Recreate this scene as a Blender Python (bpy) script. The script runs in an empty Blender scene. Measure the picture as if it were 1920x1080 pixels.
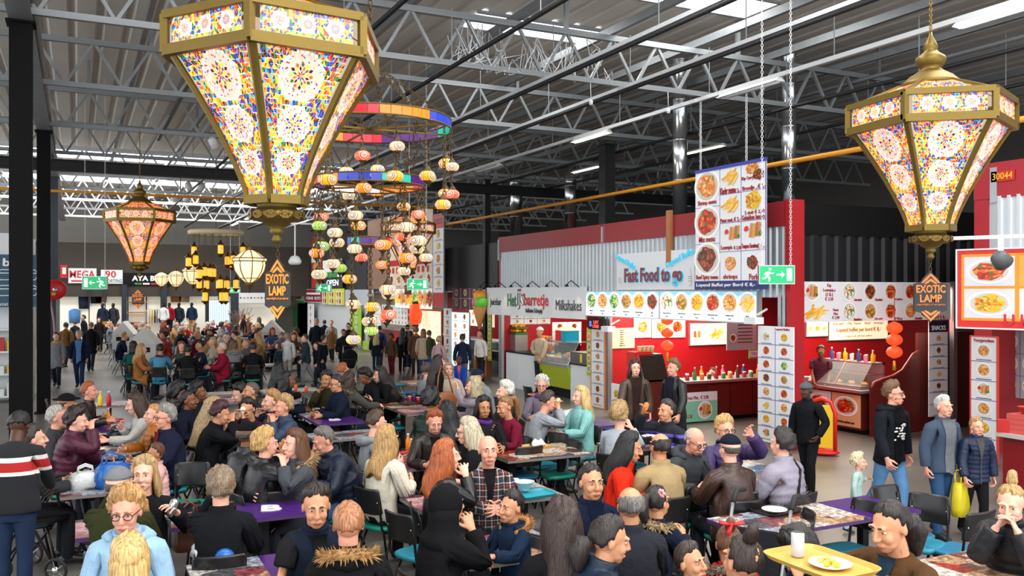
import bpy, math, random
import numpy as np
from mathutils import Matrix, Vector, Euler, Quaternion

R = random.Random(7)
scene = bpy.context.scene
COL = scene.collection

# ---------------------------------------------------------------- camera, world, light
F, HOR, H = 1650.0, 547.0, 2.70            # focal length in pixels, eye level row, eye height
YAW = math.radians(26.29)
SA, CA = math.sin(YAW), math.cos(YAW)
cam_d = bpy.data.cameras.new('camera'); cam = bpy.data.objects.new('camera', cam_d); COL.objects.link(cam)
cam.location = (0, 0, H); cam.rotation_euler = (math.pi/2, 0, -YAW)
cam_d.sensor_width = 36.0; cam_d.lens = F/1920*36; cam_d.shift_y = (HOR-540)/1920
cam_d.clip_start = 0.05; cam_d.clip_end = 200
scene.camera = cam
scene.cycles.max_bounces = 6; scene.cycles.diffuse_bounces = 3; scene.cycles.glossy_bounces = 3

w = bpy.data.worlds.new('world'); scene.world = w; w.use_nodes = True
bg = w.node_tree.nodes['Background']; bg.inputs[0].default_value = (0.92, 0.96, 1.0, 1); bg.inputs[1].default_value = 2.6

def area(name, loc, sx, sy, power, col=(1, .98, .95), rot=(0, 0, 0)):
    l = bpy.data.lights.new(name, 'AREA'); l.shape = 'RECTANGLE'; l.size = sx; l.size_y = sy
    l.energy = power; l.color = col
    o = bpy.data.objects.new(name, l); COL.objects.link(o); o.location = loc; o.rotation_euler = rot
    o['kind'] = 'helper'
    return o
# roof-light daylight; the out-of-view strips are added to light the front tables
ROOF_LIGHTS = ((3.2, 8.2, 9, 1.2, 420), (3.2, 2.6, 9, 1.2, 460), (11.5, 5.6, 8, 1.2, 420), (8.3, 15.6, 3.0, .9, 110), (10.3, 12.7, 2.4, .9, 90), (3, 37.5, 14, 2.2, 1050), (3, 45.5, 14, 2.2, 1000), (4, -3.5, 12, 2.4, 800))
for (x, y, sx, sy, p) in ROOF_LIGHTS:
    area('roof_light_and_fill', (x, y, 7.93), sx, sy, p)
vs = scene.view_settings
vs.view_transform = 'Standard'; vs.look = 'None'; vs.gamma = 1.0; vs.exposure = 0.2; vs.use_curve_mapping = False

# ---------------------------------------------------------------- photo geometry -> places in the hall
def gp(px, py, z=0.0):
    d = F*(H-z)/(py-HOR); lat = d*(px-960)/F
    return (d*SA+lat*CA, d*CA-lat*SA)
def _ratio(px):
    r = (px-960)/F
    return (SA+r*CA)/(CA-r*SA)
def y_on(px, X): return X/_ratio(px)
def x_on(px, Y): return _ratio(px)*Y
def z_on(py, X, Y): return H-(py-HOR)*(X*SA+Y*CA)/F

# ---------------------------------------------------------------- materials
def lin(h):
    if not isinstance(h, str): return tuple(h)
    h = h.lstrip('#')
    if len(h) == 3: h = ''.join(c*2 for c in h)
    out = []
    for i in (0, 2, 4):
        c = int(h[i:i+2], 16)/255
        out.append(c/12.92 if c <= .04045 else ((c+.055)/1.055)**2.4)
    return tuple(out)
_M = {}
def mat(key, col='#888', rough=.6, metal=0., emit=None, es=0., bump=None, vary=0., vscale=8., spec=.5, alpha=None, trans=0.):
    if key in _M: return _M[key]
    m = bpy.data.materials.new(key); m.use_nodes = True; nt = m.node_tree; b = nt.nodes['Principled BSDF']
    c = lin(col)
    b.inputs['Base Color'].default_value = (*c, 1); b.inputs['Roughness'].default_value = rough; b.inputs['Metallic'].default_value = metal
    b.inputs['Specular IOR Level'].default_value = spec
    if emit is not None:
        b.inputs['Emission Color'].default_value = (*lin(emit), 1); b.inputs['Emission Strength'].default_value = es
    if trans: b.inputs['Transmission Weight'].default_value = trans
    if alpha is not None: b.inputs['Alpha'].default_value = alpha
    if vary or bump:
        tc = nt.nodes.new('ShaderNodeTexCoord')
        n = nt.nodes.new('ShaderNodeTexNoise'); n.inputs['Scale'].default_value = vscale; n.inputs['Detail'].default_value = 3
        nt.links.new(tc.outputs['Object'], n.inputs['Vector'])
        if vary:
            mx = nt.nodes.new('ShaderNodeMix'); mx.data_type = 'RGBA'
            mx.inputs[6].default_value = (*[max(0, x*(1-vary)) for x in c], 1); mx.inputs[7].default_value = (*[min(1, x*(1+vary)) for x in c], 1)
            nt.links.new(n.outputs['Fac'], mx.inputs[0]); nt.links.new(mx.outputs[2], b.inputs['Base Color'])
        if bump:
            n2 = nt.nodes.new('ShaderNodeTexNoise'); n2.inputs['Scale'].default_value = bump[0]; n2.inputs['Detail'].default_value = 4
            nt.links.new(tc.outputs['Object'], n2.inputs['Vector'])
            bp = nt.nodes.new('ShaderNodeBump'); bp.inputs['Strength'].default_value = bump[1]; bp.inputs['Distance'].default_value = bump[2] if len(bump) > 2 else .02
            nt.links.new(n2.outputs['Fac'], bp.inputs['Height']); nt.links.new(bp.outputs['Normal'], b.inputs['Normal'])
    if emit is not None and es < 3: m.cycles.emission_sampling = 'NONE'
    _M[key] = m
    return m
def ramp(nt, stops, interp='LINEAR'):
    r = nt.nodes.new('ShaderNodeValToRGB'); r.color_ramp.interpolation = interp
    e = r.color_ramp.elements
    while len(e) < len(stops): e.new(.5)
    for i, (p, c) in enumerate(stops):
        e[i].position = p; e[i].color = (*lin(c), 1)
    return r
def cloth(col, kind='wool'):
    k = 'fabric %s %s' % (kind, col)
    if kind == 'leather': return mat(k, col, .38, bump=(28, .35, .012), vary=.25, vscale=9)
    if kind == 'shiny': return mat(k, col, .45, bump=(20, .4, .014), vary=.2, vscale=7, spec=.3)
    if kind == 'denim': return mat(k, col, .85, bump=(24, .3, .01), vary=.3, vscale=6, spec=.15)
    return mat(k, col, .9, bump=(16, .55, .02), vary=.25, vscale=10, spec=.12)
def hairmat(col):
    k = 'hair '+col
    if k in _M: return _M[k]
    m = mat(k, col, .5, vary=.01); nt = m.node_tree; b = nt.nodes['Principled BSDF']
    tc = nt.nodes.new('ShaderNodeTexCoord'); mp = nt.nodes.new('ShaderNodeMapping'); mp.inputs['Scale'].default_value = (90, 90, 7)
    n = nt.nodes.new('ShaderNodeTexNoise'); n.inputs['Scale'].default_value = 1.; n.inputs['Detail'].default_value = 2
    nt.links.new(tc.outputs['Object'], mp.inputs[0]); nt.links.new(mp.outputs[0], n.inputs['Vector'])
    c = lin(col)
    rp = ramp(nt, [(.3, tuple(x*.45 for x in c)), (.55, c), (.75, tuple(min(1, x*1.5+.01) for x in c))])
    nt.links.new(n.outputs['Fac'], rp.inputs[0]); nt.links.new(rp.outputs[0], b.inputs['Base Color'])
    bp = nt.nodes.new('ShaderNodeBump'); bp.inputs['Strength'].default_value = .7; bp.inputs['Distance'].default_value = .01
    nt.links.new(n.outputs['Fac'], bp.inputs['Height']); nt.links.new(bp.outputs['Normal'], b.inputs['Normal'])
    return m
def skin(col):
    return mat('skin '+col, col, .5, vary=.08, vscale=14)

# ---------------------------------------------------------------- mesh building
class MB:
    def __init__(s): s.v = []; s.f = []; s.m = []; s.sm = []
    def add(s, v, f, m=0, smooth=False):
        o = len(s.v); s.v.extend(tuple(map(float, p)) for p in v)
        for q in f: s.f.append(tuple(i+o for i in q)); s.m.append(m); s.sm.append(smooth)
        return s
    def box(s, x0, y0, z0, x1, y1, z1, m=0):
        v = [(x0,y0,z0),(x1,y0,z0),(x1,y1,z0),(x0,y1,z0),(x0,y0,z1),(x1,y0,z1),(x1,y1,z1),(x0,y1,z1)]
        return s.add(v, [(0,3,2,1),(4,5,6,7),(0,1,5,4),(1,2,6,5),(2,3,7,6),(3,0,4,7)], m)
    def cbox(s, cx, cy, z0, sx, sy, sz, m=0): return s.box(cx-sx/2, cy-sy/2, z0, cx+sx/2, cy+sy/2, z0+sz, m)
    def bar(s, a, b, wd, ht=None, m=0, up=(0,0,1)):
        a = Vector(a); b = Vector(b); d = (b-a).normalized(); u = Vector(up)
        if abs(d.dot(u)) > .98: u = Vector((1,0,0))
        x = d.cross(u).normalized()*(wd/2); y = x.cross(d).normalized()*((ht or wd)/2)
        v = [a-x-y, a+x-y, a+x+y, a-x+y, b-x-y, b+x-y, b+x+y, b-x+y]
        return s.add(v, [(0,1,2,3),(4,7,6,5),(0,4,5,1),(1,5,6,2),(2,6,7,3),(3,7,4,0)], m)
    def loft(s, rings, m=0, smooth=True, close=True, cap=True):
        n = len(rings[0]); v = [p for r in rings for p in r]; f = []
        for i in range(len(rings)-1):
            for j in range(n if close else n-1):
                k = (j+1) % n
                f.append((i*n+j, i*n+k, (i+1)*n+k, (i+1)*n+j))
        s.add(v, f, m, smooth)
        if cap and close:
            o = len(s.v)-len(v)
            s.f.append(tuple(o+j for j in reversed(range(n)))); s.m.append(m); s.sm.append(False)
            q = o+(len(rings)-1)*n
            s.f.append(tuple(q+j for j in range(n))); s.m.append(m); s.sm.append(False)
        return s
    def tube(s, pts, rad, n=8, m=0, smooth=True, cap=True, flat=None, up=(0,0,1)):
        pts = [Vector(p) for p in pts]; L = len(pts)
        if not hasattr(rad, '__len__'): rad = [rad]*L
        rings = []; u = None
        for i, p in enumerate(pts):
            d = (pts[min(i+1, L-1)]-pts[max(i-1, 0)]).normalized()
            if u is None:
                u = Vector(up)
                if abs(d.dot(u)) > .95: u = Vector((0, 1, 0))
            u = (u-d*d.dot(u)).normalized(); w_ = d.cross(u)
            r = rad[i]; ra, rb = (r if hasattr(r, '__len__') else (r, r))
            rings.append([p+w_*(ra*math.cos(2*math.pi*j/n))+u*(rb*math.sin(2*math.pi*j/n)) for j in range(n)])
        return s.loft(rings, m, smooth, True, cap)
    def lathe(s, prof, n=16, m=0, smooth=True, c=(0,0,0), cap=True):
        rings = [[(c[0]+r*math.cos(2*math.pi*j/n), c[1]+r*math.sin(2*math.pi*j/n), c[2]+z) for j in range(n)] for r, z in prof]
        return s.loft(rings, m, smooth, True, cap)
    def ell(s, c, r, n=10, k=7, m=0):
        rings = []
        for i in range(k+1):
            t = -math.pi/2+math.pi*(i/k); cr = max(math.cos(t), .02)
            rings.append([(c[0]+r[0]*cr*math.cos(2*math.pi*j/n), c[1]+r[1]*cr*math.sin(2*math.pi*j/n), c[2]+r[2]*math.sin(t)) for j in range(n)])
        return s.loft(rings, m, True)
    def prism(s, poly, z0, z1, m=0, fr=None):
        n = len(poly); fr = fr or (lambda x, y, z: (x, y, z))
        v = [fr(x, y, z0) for x, y in poly]+[fr(x, y, z1) for x, y in poly]
        f = [tuple(reversed(range(n))), tuple(range(n, 2*n))]+[(i, (i+1) % n, n+(i+1) % n, n+i) for i in range(n)]
        return s.add(v, f, m)
    def xf(s, M, start=0):
        for i in range(start, len(s.v)): s.v[i] = tuple(M @ Vector(s.v[i]))
        return s
    def mesh(s, name, mats):
        me = bpy.data.meshes.new(name); me.from_pydata(s.v, [], s.f)
        if not isinstance(mats, (list, tuple)): mats = [mats]
        for q in mats: me.materials.append(q)
        me.polygons.foreach_set('material_index', s.m); me.polygons.foreach_set('use_smooth', s.sm)
        me.update()
        return me

def ob(name, data, parent=None, loc=(0,0,0), rot=(0,0,0), scale=None, kind=None):
    o = bpy.data.objects.new(name, data); COL.objects.link(o)
    o.location = loc
    if isinstance(rot, Quaternion): o.rotation_mode = 'QUATERNION'; o.rotation_quaternion = rot
    else: o.rotation_euler = rot
    if scale is not None: o.scale = scale if hasattr(scale, '__len__') else (scale,)*3
    if parent is not None: o.parent = parent
    if kind: o['kind'] = kind
    return o
def tag(o, label, cat, group=None, kind=None):
    o['label'] = label; o['category'] = cat
    if group: o['group'] = group
    if kind: o['kind'] = kind
    return o
def thing(name, label, cat, loc=(0,0,0), rz=0., group=None, kind=None):
    return tag(ob(name, None, None, loc, (0, 0, rz)), label, cat, group, kind)
def struct(name, mb, m, label, cat, parent=None):
    o = ob(name, mb.mesh(name, m), parent, kind='structure'); o['label'] = label; o['category'] = cat
    return o
def copy_tree(o, parent=None):
    c = o.copy(); COL.objects.link(c); c.parent = parent
    for ch in o.children: copy_tree(ch, c)
    return c
_UB = None
def beam_between(name, a, b, wd, ht, m, parent):
    """a straight member: one unit box mesh per material, placed and scaled"""
    k = 'member '+m.name
    me = bpy.data.meshes.get(k) or MB().box(-.5, -.5, -.5, .5, .5, .5).mesh(k, m)
    a = Vector(a); b = Vector(b); d = b-a
    return ob(name, me, parent, (a+b)/2, d.to_track_quat('X', 'Z'), (d.length, wd, ht))
_TX = {}
def text_mesh(s, m, bold=0., ext=.004):
    k = (s, m.name, bold)
    if k in _TX: return _TX[k]
    c = bpy.data.curves.new('lettering', 'FONT'); c.body = s; c.size = 1.0; c.align_x = 'CENTER'; c.align_y = 'CENTER'
    c.resolution_u = 2; c.extrude = ext; c.offset = bold
    o = bpy.data.objects.new('t', c); COL.objects.link(o)
    dg = bpy.context.evaluated_depsgraph_get()
    me = bpy.data.meshes.new_from_object(o.evaluated_get(dg)); me.name = 'lettering'
    bpy.data.objects.remove(o); bpy.data.curves.remove(c)
    me.materials.clear(); me.materials.append(m)
    n = len(me.vertices); a = np.empty(n*3); me.vertices.foreach_get('co', a); a = a.reshape(-1, 3)
    w_ = a[:, 0].max()-a[:, 0].min() if n else 1.; h_ = a[:, 1].max()-a[:, 1].min() if n else 1.
    cx = (a[:, 0].max()+a[:, 0].min())/2; cy = (a[:, 1].max()+a[:, 1].min())/2
    a[:, 0] -= cx; a[:, 1] -= cy; me.vertices.foreach_set('co', a.ravel()); me.update()
    _TX[k] = (me, w_, h_)
    return _TX[k]

class Panel:
    """A flat board: O = lower-left corner seen from the front, width W, height V; facing yaw ang (0 faces -Y, i.e. the reader looks along +Y)."""
    def __init__(s, root, O, ang, W, V, dep=.0):
        s.root = root; s.O = Vector(O); s.a = ang; s.W = W; s.V = V
        s.U = Vector((math.cos(ang), math.sin(ang), 0)); s.N = Vector((math.sin(ang), -math.cos(ang), 0))
        s.rl = root.location.copy(); s.rz = root.rotation_euler.z
    def loc(s, u, v, n=0.):
        p = s.O+s.U*u+Vector((0, 0, v))+s.N*n-s.rl
        return Matrix.Rotation(-s.rz, 3, 'Z') @ p
    def rect(s, name, u0, v0, u1, v1, m, n0=0., n1=.004, parent=None):
        k = 'plate '+m.name
        me = bpy.data.meshes.get(k) or MB().box(-.5, -.5, -.5, .5, .5, .5).mesh(k, m)
        return ob(name, me, parent or s.root, s.loc((u0+u1)/2, (v0+v1)/2, (n0+n1)/2), (0, 0, s.a-s.rz), (abs(u1-u0), abs(n1-n0), abs(v1-v0)))
    def text(s, t, u, v, h, m, wmax=None, bold=0., n=.006, tilt=0., name='lettering', w=None):
        me, w0, h0 = text_mesh(t, m, bold)
        sc = h/h0; sx = sc
        if w: sx = w/w0
        elif wmax and w0*sc > wmax: sx = wmax/w0
        return ob(name, me, s.root, s.loc(u, v, n), Euler((math.pi/2, -tilt, s.a-s.rz), 'XYZ'), (sx, sc, 1))
    def pic(s, me, u, v, w, h=None, n=.005, name='food_picture', tilt=0.):
        return ob(name, me, s.root, s.loc(u, v, n), Euler((math.pi/2, -tilt, s.a-s.rz), 'XYZ'), (w/2, (h or w)/2, 1))
# ================================================================ materials of the hall
M_steel = mat('galvanised steel', '#85898b', .5, .55, vary=.2, vscale=3)
M_steel_w = mat('bright white steel', '#d9dcdd', .5, .1)
M_dark = mat('black steel', '#141517', .5, .0, spec=.3)
M_col = mat('column black', '#0c0b0c', .75, .0, bump=(60, .15, .004), spec=.12)
M_roof = mat('roof deck', '#c6c1b8', .8, .0, vary=.1, vscale=1.2)
M_white = mat('white board', '#dfe2e4', .5)
M_red = mat('red panel', '#8e1a22', .45, vary=.08, vscale=2)
M_redwall = mat('red wall', '#a50f18', .45, vary=.06, vscale=2)
M_corr = mat('corrugated zinc', '#aab1b5', .42, .55, vary=.12, vscale=2)
M_blackcorr = mat('black corrugated sheet', '#17191c', .5, .0, spec=.35)
M_chrome = mat('chrome', '#c8ccd0', .2, .95)
M_sky = mat('roof light glazing', '#f4f8ff', .4, emit='#eef5ff', es=2.2)
M_wood = mat('mahogany board', '#5a1a15', .4, vary=.25, vscale=5)
M_plank = mat('pale timber', '#a9703f', .6, vary=.15)
M_orange = mat('gas pipe yellow', '#d48a12', .5)
M_black = mat('black board', '#0f0f11', .6, spec=.2)
M_navy = mat('navy board', '#1e3a5c', .5)
M_alu = mat('aluminium', '#b3b7ba', .32, .8)

def floor_material():
    m = bpy.data.materials.new('polished aggregate concrete'); m.use_nodes = True; nt = m.node_tree; b = nt.nodes['Principled BSDF']
    tc = nt.nodes.new('ShaderNodeTexCoord')
    n1 = nt.nodes.new('ShaderNodeTexNoise'); n1.inputs['Scale'].default_value = 70; n1.inputs['Detail'].default_value = 4; n1.inputs['Roughness'].default_value = .8
    n2 = nt.nodes.new('ShaderNodeTexNoise'); n2.inputs['Scale'].default_value = .5; n2.inputs['Detail'].default_value = 4
    nt.links.new(tc.outputs['Object'], n1.inputs['Vector']); nt.links.new(tc.outputs['Object'], n2.inputs['Vector'])
    r1 = ramp(nt, [(.3, '#4a4641'), (.5, '#75706a'), (.62, '#8b857e'), (.75, '#a39c94')])
    r2 = ramp(nt, [(.35, '#b8b6b4'), (.65, '#ffffff')])
    nt.links.new(n1.outputs['Fac'], r1.inputs[0]); nt.links.new(n2.outputs['Fac'], r2.inputs[0])
    mx = nt.nodes.new('ShaderNodeMix'); mx.data_type = 'RGBA'; mx.blend_type = 'MULTIPLY'; mx.inputs[0].default_value = 1
    nt.links.new(r1.outputs[0], mx.inputs[6]); nt.links.new(r2.outputs[0], mx.inputs[7]); nt.links.new(mx.outputs[2], b.inputs['Base Color'])
    b.inputs['Roughness'].default_value = .34
    return m
struct('floor', MB().box(-14, -6, -.1, 26, 60, 0), floor_material(), 'grey speckled polished concrete floor of the market hall', 'floor')

# ---------------------------------------------------------------- roof deck with roof lights
def deck(x0, x1, y0, y1, z):
    mb = MB(); n = int((x1-x0)/.5)
    for i in range(n):                        # trapezoidal profile running along the hall
        a = x0+i*.5
        for (p, q, zz) in ((0, .32, z), (.36, .46, z+.05)):
            mb.box(a+p, y0, zz, a+q, y1, zz+.012)
        mb.add([(a+.32,y0,z),(a+.36,y0,z+.05),(a+.36,y1,z+.05),(a+.32,y1,z)], [(0,1,2,3)])
        mb.add([(a+.46,y0,z+.05),(a+.5,y0,z),(a+.5,y1,z),(a+.46,y1,z+.05)], [(0,1,2,3)])
    return mb
struct('ceiling', deck(-12, 26, -6, 60, 8.0), M_roof, 'ribbed grey metal roof deck above the food hall', 'roof')
for i, (x, y, sx, sy, _) in enumerate(ROOF_LIGHTS):  # frames out of view are added along with the front lights
    w1 = struct('window_%d' % (i+1), MB().box(x-sx/2-.05, y-sy/2-.05, 7.94, x+sx/2+.05, y-sy/2, 8).box(x-sx/2-.05, y+sy/2, 7.94, x+sx/2+.05, y+sy/2+.05, 8), M_alu, ['unseen roof light added above the front tables', 'unseen roof light added above the viewer', 'unseen roof light added over the right-hand walkway', 'bright roof light above the cable tangle', 'bright roof light over the lamp rail', 'wide roof light in the middle of the far hall', 'wide roof light over the clothing shops', 'unseen roof light added behind the viewer'][i], 'roof window')
    n = max(2, int(sx))
    for j in range(n): ob('pane', MB().box(-sx/n/2+.02, -sy/2, 0, sx/n/2-.02, sy/2, .015).mesh('pane', M_sky) if j == 0 else bpy.data.objects[pn].data, w1, (x-sx/2+(j+.5)*sx/n, y, 7.955)); pn = [c.name for c in w1.children][0]
struct('wall_right', MB().box(25.9, -6, 0, 26, 55, 8), mat('far side wall', '#5a5752', .7), 'dim side wall far behind the right-hand stalls', 'wall')

# ---------------------------------------------------------------- roof trusses
BAY = .96
tn = 0
def truss(Y, x0, x1, zb=6.45, zt=7.25, mt=None, single=True, label=''):
    global tn
    mt = mt or M_steel; tn += 1
    t = thing('roof_truss', label, 'truss', (x0, Y, zb), kind='structure')
    L = x1-x0; h = zt-zb
    beam_between('bottom_chord', (0,0,0), (L,0,0), .09, .09, mt, t); beam_between('top_chord', (0,0,h), (L,0,h), .1, .1, mt, t)
    n = int(L/BAY)
    web = MB()
    for i in range(n):
        a = (i*BAY, 0, 0); b = ((i+.5)*BAY, 0, h); c = ((i+1)*BAY, 0, 0)
        if single:
            beam_between('diagonal', a, b, .05, .05, mt, t); beam_between('diagonal', b, c, .05, .05, mt, t)
            if i % 4 == 2: beam_between('post', b, (b[0], 0, h+.72), .07, .07, mt, t)
        else:
            web.bar(a, b, .05); web.bar(b, c, .05)
            if i % 4 == 2: web.bar(b, (b[0], 0, h+.72), .07)
    if not single: ob('web_members', web.mesh('web_members', mt), t, kind='stuff')
    return t
truss(13.4, -2.4, 19, mt=M_steel, label='pale steel roof truss nearest above the tables')
truss(17.8, -5, 24, label='steel lattice roof truss second from the front')
truss(22.2, -6, 25, label='steel lattice roof truss third from the front')
truss(26.6, -7, 25, label='steel lattice roof truss directly above the long black cross beam')
for k, Y in enumerate((31.0, 35.4, 39.8, 44.2, 48.6)):
    truss(Y, -7, 24, mt=M_steel_w, single=False, label='skylit white lattice truss of the far hall, %s behind the black beam' % ('first', 'second', 'third', 'fourth', 'fifth')[k])  # whiter steel carries the skylight brightness of the far hall
# purlins on the trusses, along the hall
for k, x in enumerate([-4.6+1.9*i for i in range(15)]):
    o = struct('trim_%d' % (k+1), MB().box(x-.045, 6, 7.36, x+.045, 55, 7.5), M_steel, '%s steel purlin from the left along the roof' % ('first second third fourth fifth sixth seventh eighth ninth tenth eleventh twelfth thirteenth fourteenth fifteenth'.split()[k]), 'purlin')
# girder and columns
def column(name, x, y, w_, top, label, m=None):
    mb = MB()
    mb.box(x-w_/2, y-w_/2, 0, x+w_/2, y+w_/2, top)
    mb.box(x-w_/2-.05, y-w_/2-.05, 0, x+w_/2+.05, y+w_/2+.05, .02); mb.box(x-w_/2-.04, y-w_/2-.04, top, x+w_/2+.04, y+w_/2+.04, top+.03)
    return struct('column', mb, m or M_col, label, 'column')
XC = -.67
column('column', XC, 13.4, .27, 6.25, 'broad black steel column nearest on the left')
column('column', XC, 22.2, .27, 6.25, 'black steel column behind the broad one on the left')
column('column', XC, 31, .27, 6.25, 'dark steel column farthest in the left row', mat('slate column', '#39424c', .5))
gi = MB()
gi.box(XC-.14, 4, 6.28, XC+.14, 50, 6.31); gi.box(XC-.02, 4, 6.31, XC+.02, 50, 6.6); gi.box(XC-.14, 4, 6.6, XC+.14, 50, 6.63)
struct('beam', gi, M_steel, 'steel girder running over the left row of columns', 'beam')
cb = MB(); cb.box(-8, 26.3, 5.92, 26, 26.5, 5.95); cb.box(-8, 26.38, 5.95, 26, 26.42, 6.2); cb.box(-8, 26.3, 6.2, 26, 26.5, 6.23)
struct('beam', cb, M_dark, 'long black cross beam between the two halls', 'beam')
column('column', 12.2, 26.6, .2, 6.4, 'slim dark post rising behind the red stall corner', M_dark)
column('column', 12.05, 18.95, .3, 6.4, 'dark post rising behind the red roof boards', M_dark)

# ---------------------------------------------------------------- pipes, rails and lamps under the roof
M_rail = mat('lamp rail white', '#c9cccd', .5, .2)
M_lampon = mat('lit fluorescent tube', '#fff2d0', .5, emit='#fff0cf', es=9)
def pipe(name, pts, r, m, label, cat='pipe', n=8):
    return tag(ob(name, MB().tube(pts, r, n).mesh(name, m)), label, cat)
ZR = 6.28
for k, (x, m1, nm) in enumerate(((5.35, M_dark, 'nearest the chandelier'), (7.2, M_dark, 'second from the chandelier'), (8.75, M_dark, 'third from the chandelier'), (12.4, M_dark, 'above the red kiosk roof'), (14.6, M_dark, 'far over the black kiosk'), (3.6, M_dark, 'above the big hexagonal lantern'))):
    t = thing('conduit_rail', 'long black conduit with pale upper tray, %s' % nm, 'rail', (x, 6, ZR), kind=None)
    ob('conduit', MB().tube([(0,0,0),(0,46,0)], .035, 8).mesh('conduit', m1), t)
    if k in (1, 2): ob('tray', MB().box(-.03, 0, .04, .05, 46, .1).mesh('tray', M_rail), t)
    for y in range(1, 30, 3): ob('hanger', MB().bar((0,y,0), (0,y,.95), .012).mesh('hanger', M_steel) if y == 1 else bpy.data.objects['hanger'].data, t, (0, y-1, 0))
XA = 10.5
t = thing('lamp_rail', 'white fluorescent lamp rail running the length of the hall', 'lamp rail', (XA, 4, ZR))
ob('rail', MB().box(-.035, 0, 0, .035, 48, .07).mesh('rail', M_rail), t)
for y in range(2, 46, 3): ob('hanger', MB().bar((0,0,.07), (0,0,.95), .012).mesh('hanger', M_steel) if y == 2 else bpy.data.objects['hanger'].data, t, (0, y, 0))
M_lampoff = mat('fluorescent housing', '#d6d7d4', .5)
def lamp(x, y, z, on, label, par=None):
    q = thing('fluorescent_lamp', label, 'lamp', (x, y, z))
    mb = MB(); mb.add([(-.11,-.75,-.07),(-.03,-.75,0),(.03,-.75,0),(.11,-.75,-.07),(-.11,.75,-.07),(-.03,.75,0),(.03,.75,0),(.11,.75,-.07)], [(0,1,5,4),(1,2,6,5),(2,3,7,6),(0,3,2,1),(4,5,6,7)])
    ob('housing', mb.mesh('housing', M_lampoff), q)
    ob('tube', MB().tube([(0,-.72,-.06),(0,.72,-.06)], .03, 8).mesh('tube', M_lampon if on else M_white), q)
    return q
for px, on, nm in ((1895, 1, 'lit lamp at the front end of the white rail'), (1405, 0, 'unlit white lamp over the banner on the rail'), (1108, 1, 'lit lamp above the kiosk signs on the rail'), (915, 0, 'unlit lamp farther along the white rail'), (800, 1, 'lit lamp on the rail just beyond the black beam')):
    lamp(XA, y_on(px, XA), ZR, on, nm)
ORD = ['first', 'second', 'third', 'fourth', 'fifth', 'sixth', 'seventh', 'eighth', 'ninth', 'tenth', 'eleventh', 'twelfth', 'thirteenth', 'fourteenth', 'fifteenth']
for k, Y in enumerate((31, 35.4, 39.8, 44.2, 48.6)):
    lamp(7.5, Y, 6.35, 1, '%s lit tube over the far walkway, counted from the black beam' % ORD[k]); lamp(2.5, Y, 6.35, 1, '%s lit tube over the far tables, counted from the black beam' % ORD[k])
lamp(13.4, 22.2, 6.35, 1, 'yellowish lit tube seen over the red boards near the post'); lamp(14.2, 17.8, 6.35, 1, 'yellowish lit tube over the red boards by the timber post')
pipe('gas_pipe', [(11.6, 2, 5.06), (11.6, 30, 5.06)], .045, M_orange, 'yellow gas pipe running above the kiosks')
pipe('gas_pipe', [(-6, 28.5, 5.6), (11.6, 28.5, 5.6)], .04, M_orange, 'yellow gas pipe crossing the left hall beyond the black beam')
pipe('steel_pipe', [(-.55, 6, 6.6), (-.55, 26, 6.6)], .06, M_steel, 'pale steel pipe along the roof above the small lantern')
pipe('steel_pipe', [(2.0, 6, 6.9), (2.0, 26, 6.9)], .06, M_dark, 'dark pipe along the roof left of the big lantern')
def duct(x, y, r, z0, z1, label, base=0):
    t = thing('exhaust_duct', label, 'duct', (x, y, z0))
    prof = [(r, 0)]
    z = 0.
    while z < z1-z0-.01:
        z = min(z+.9, z1-z0); prof += [(r, z-.03), (r*1.06, z-.02), (r*1.06, z), (r, z+.005)]
    ob('flue', MB().lathe(prof, 20).mesh('flue', M_chrome), t)
    if base: ob('base', MB().cbox(0, 0, -.14, .85, .6, .16).mesh('base', M_alu), t)
duct(12.1, 16.0, .16, 4.3, 7.9, 'shiny steel flue rising left of the hanging menu banner')
duct(13.6, 14.2, .15, 4.43, 7.9, 'shiny steel flue rising from the black kiosk', 1)
duct(13.6, 27.2, .22, 4.4, 6.6, 'steel flue behind the dark far kiosk'); duct(14.6, 25.2, .2, 4.4, 6.4, 'steel flue right of the slim dark post')
pipe('steel_pipe', [(14.6, 4, 7.1), (14.6, 26, 7.1)], .05, M_steel, 'pale steel pipe high over the right-hand stalls')

# sensors, spot heads and cables on the first truss
for k, (px, X) in enumerate(((808, 0), (1010, 0))):
    x = x_on((1105, 1250)[k], 13.4)
    t = thing('truss_socket', ('white socket pendant hanging from the first truss', 'second white socket pendant on the first truss')[k], 'socket', (x, 13.36, 6.4))
    ob('cable', MB().tube([(0,0,0),(.01,0,-.3)], .006, 5).mesh('cable', M_white), t); ob('plug', MB().lathe([(.02,0),(.035,-.03),(.03,-.09)], 10, c=(.01,0,-.3)).mesh('plug', M_white), t)
def cable_bundle():
    mb = MB()
    for i in range(26):
        x = R.uniform(0, 3.2); pts = []
        for j in range(7):
            pts.append((x+R.uniform(-.22, .22), R.uniform(-.06, .06), R.uniform(-.1, .75) if 0 < j < 6 else .02))
        mb.tube(pts, .009, 4)
    return mb
x = x_on(905, 13.4)
tag(ob('cable_bundle', cable_bundle().mesh('cable_bundle', M_white), None, (x-.6, 13.4, 6.45)), 'tangle of white cables looped on the first truss', 'cables')
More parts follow.
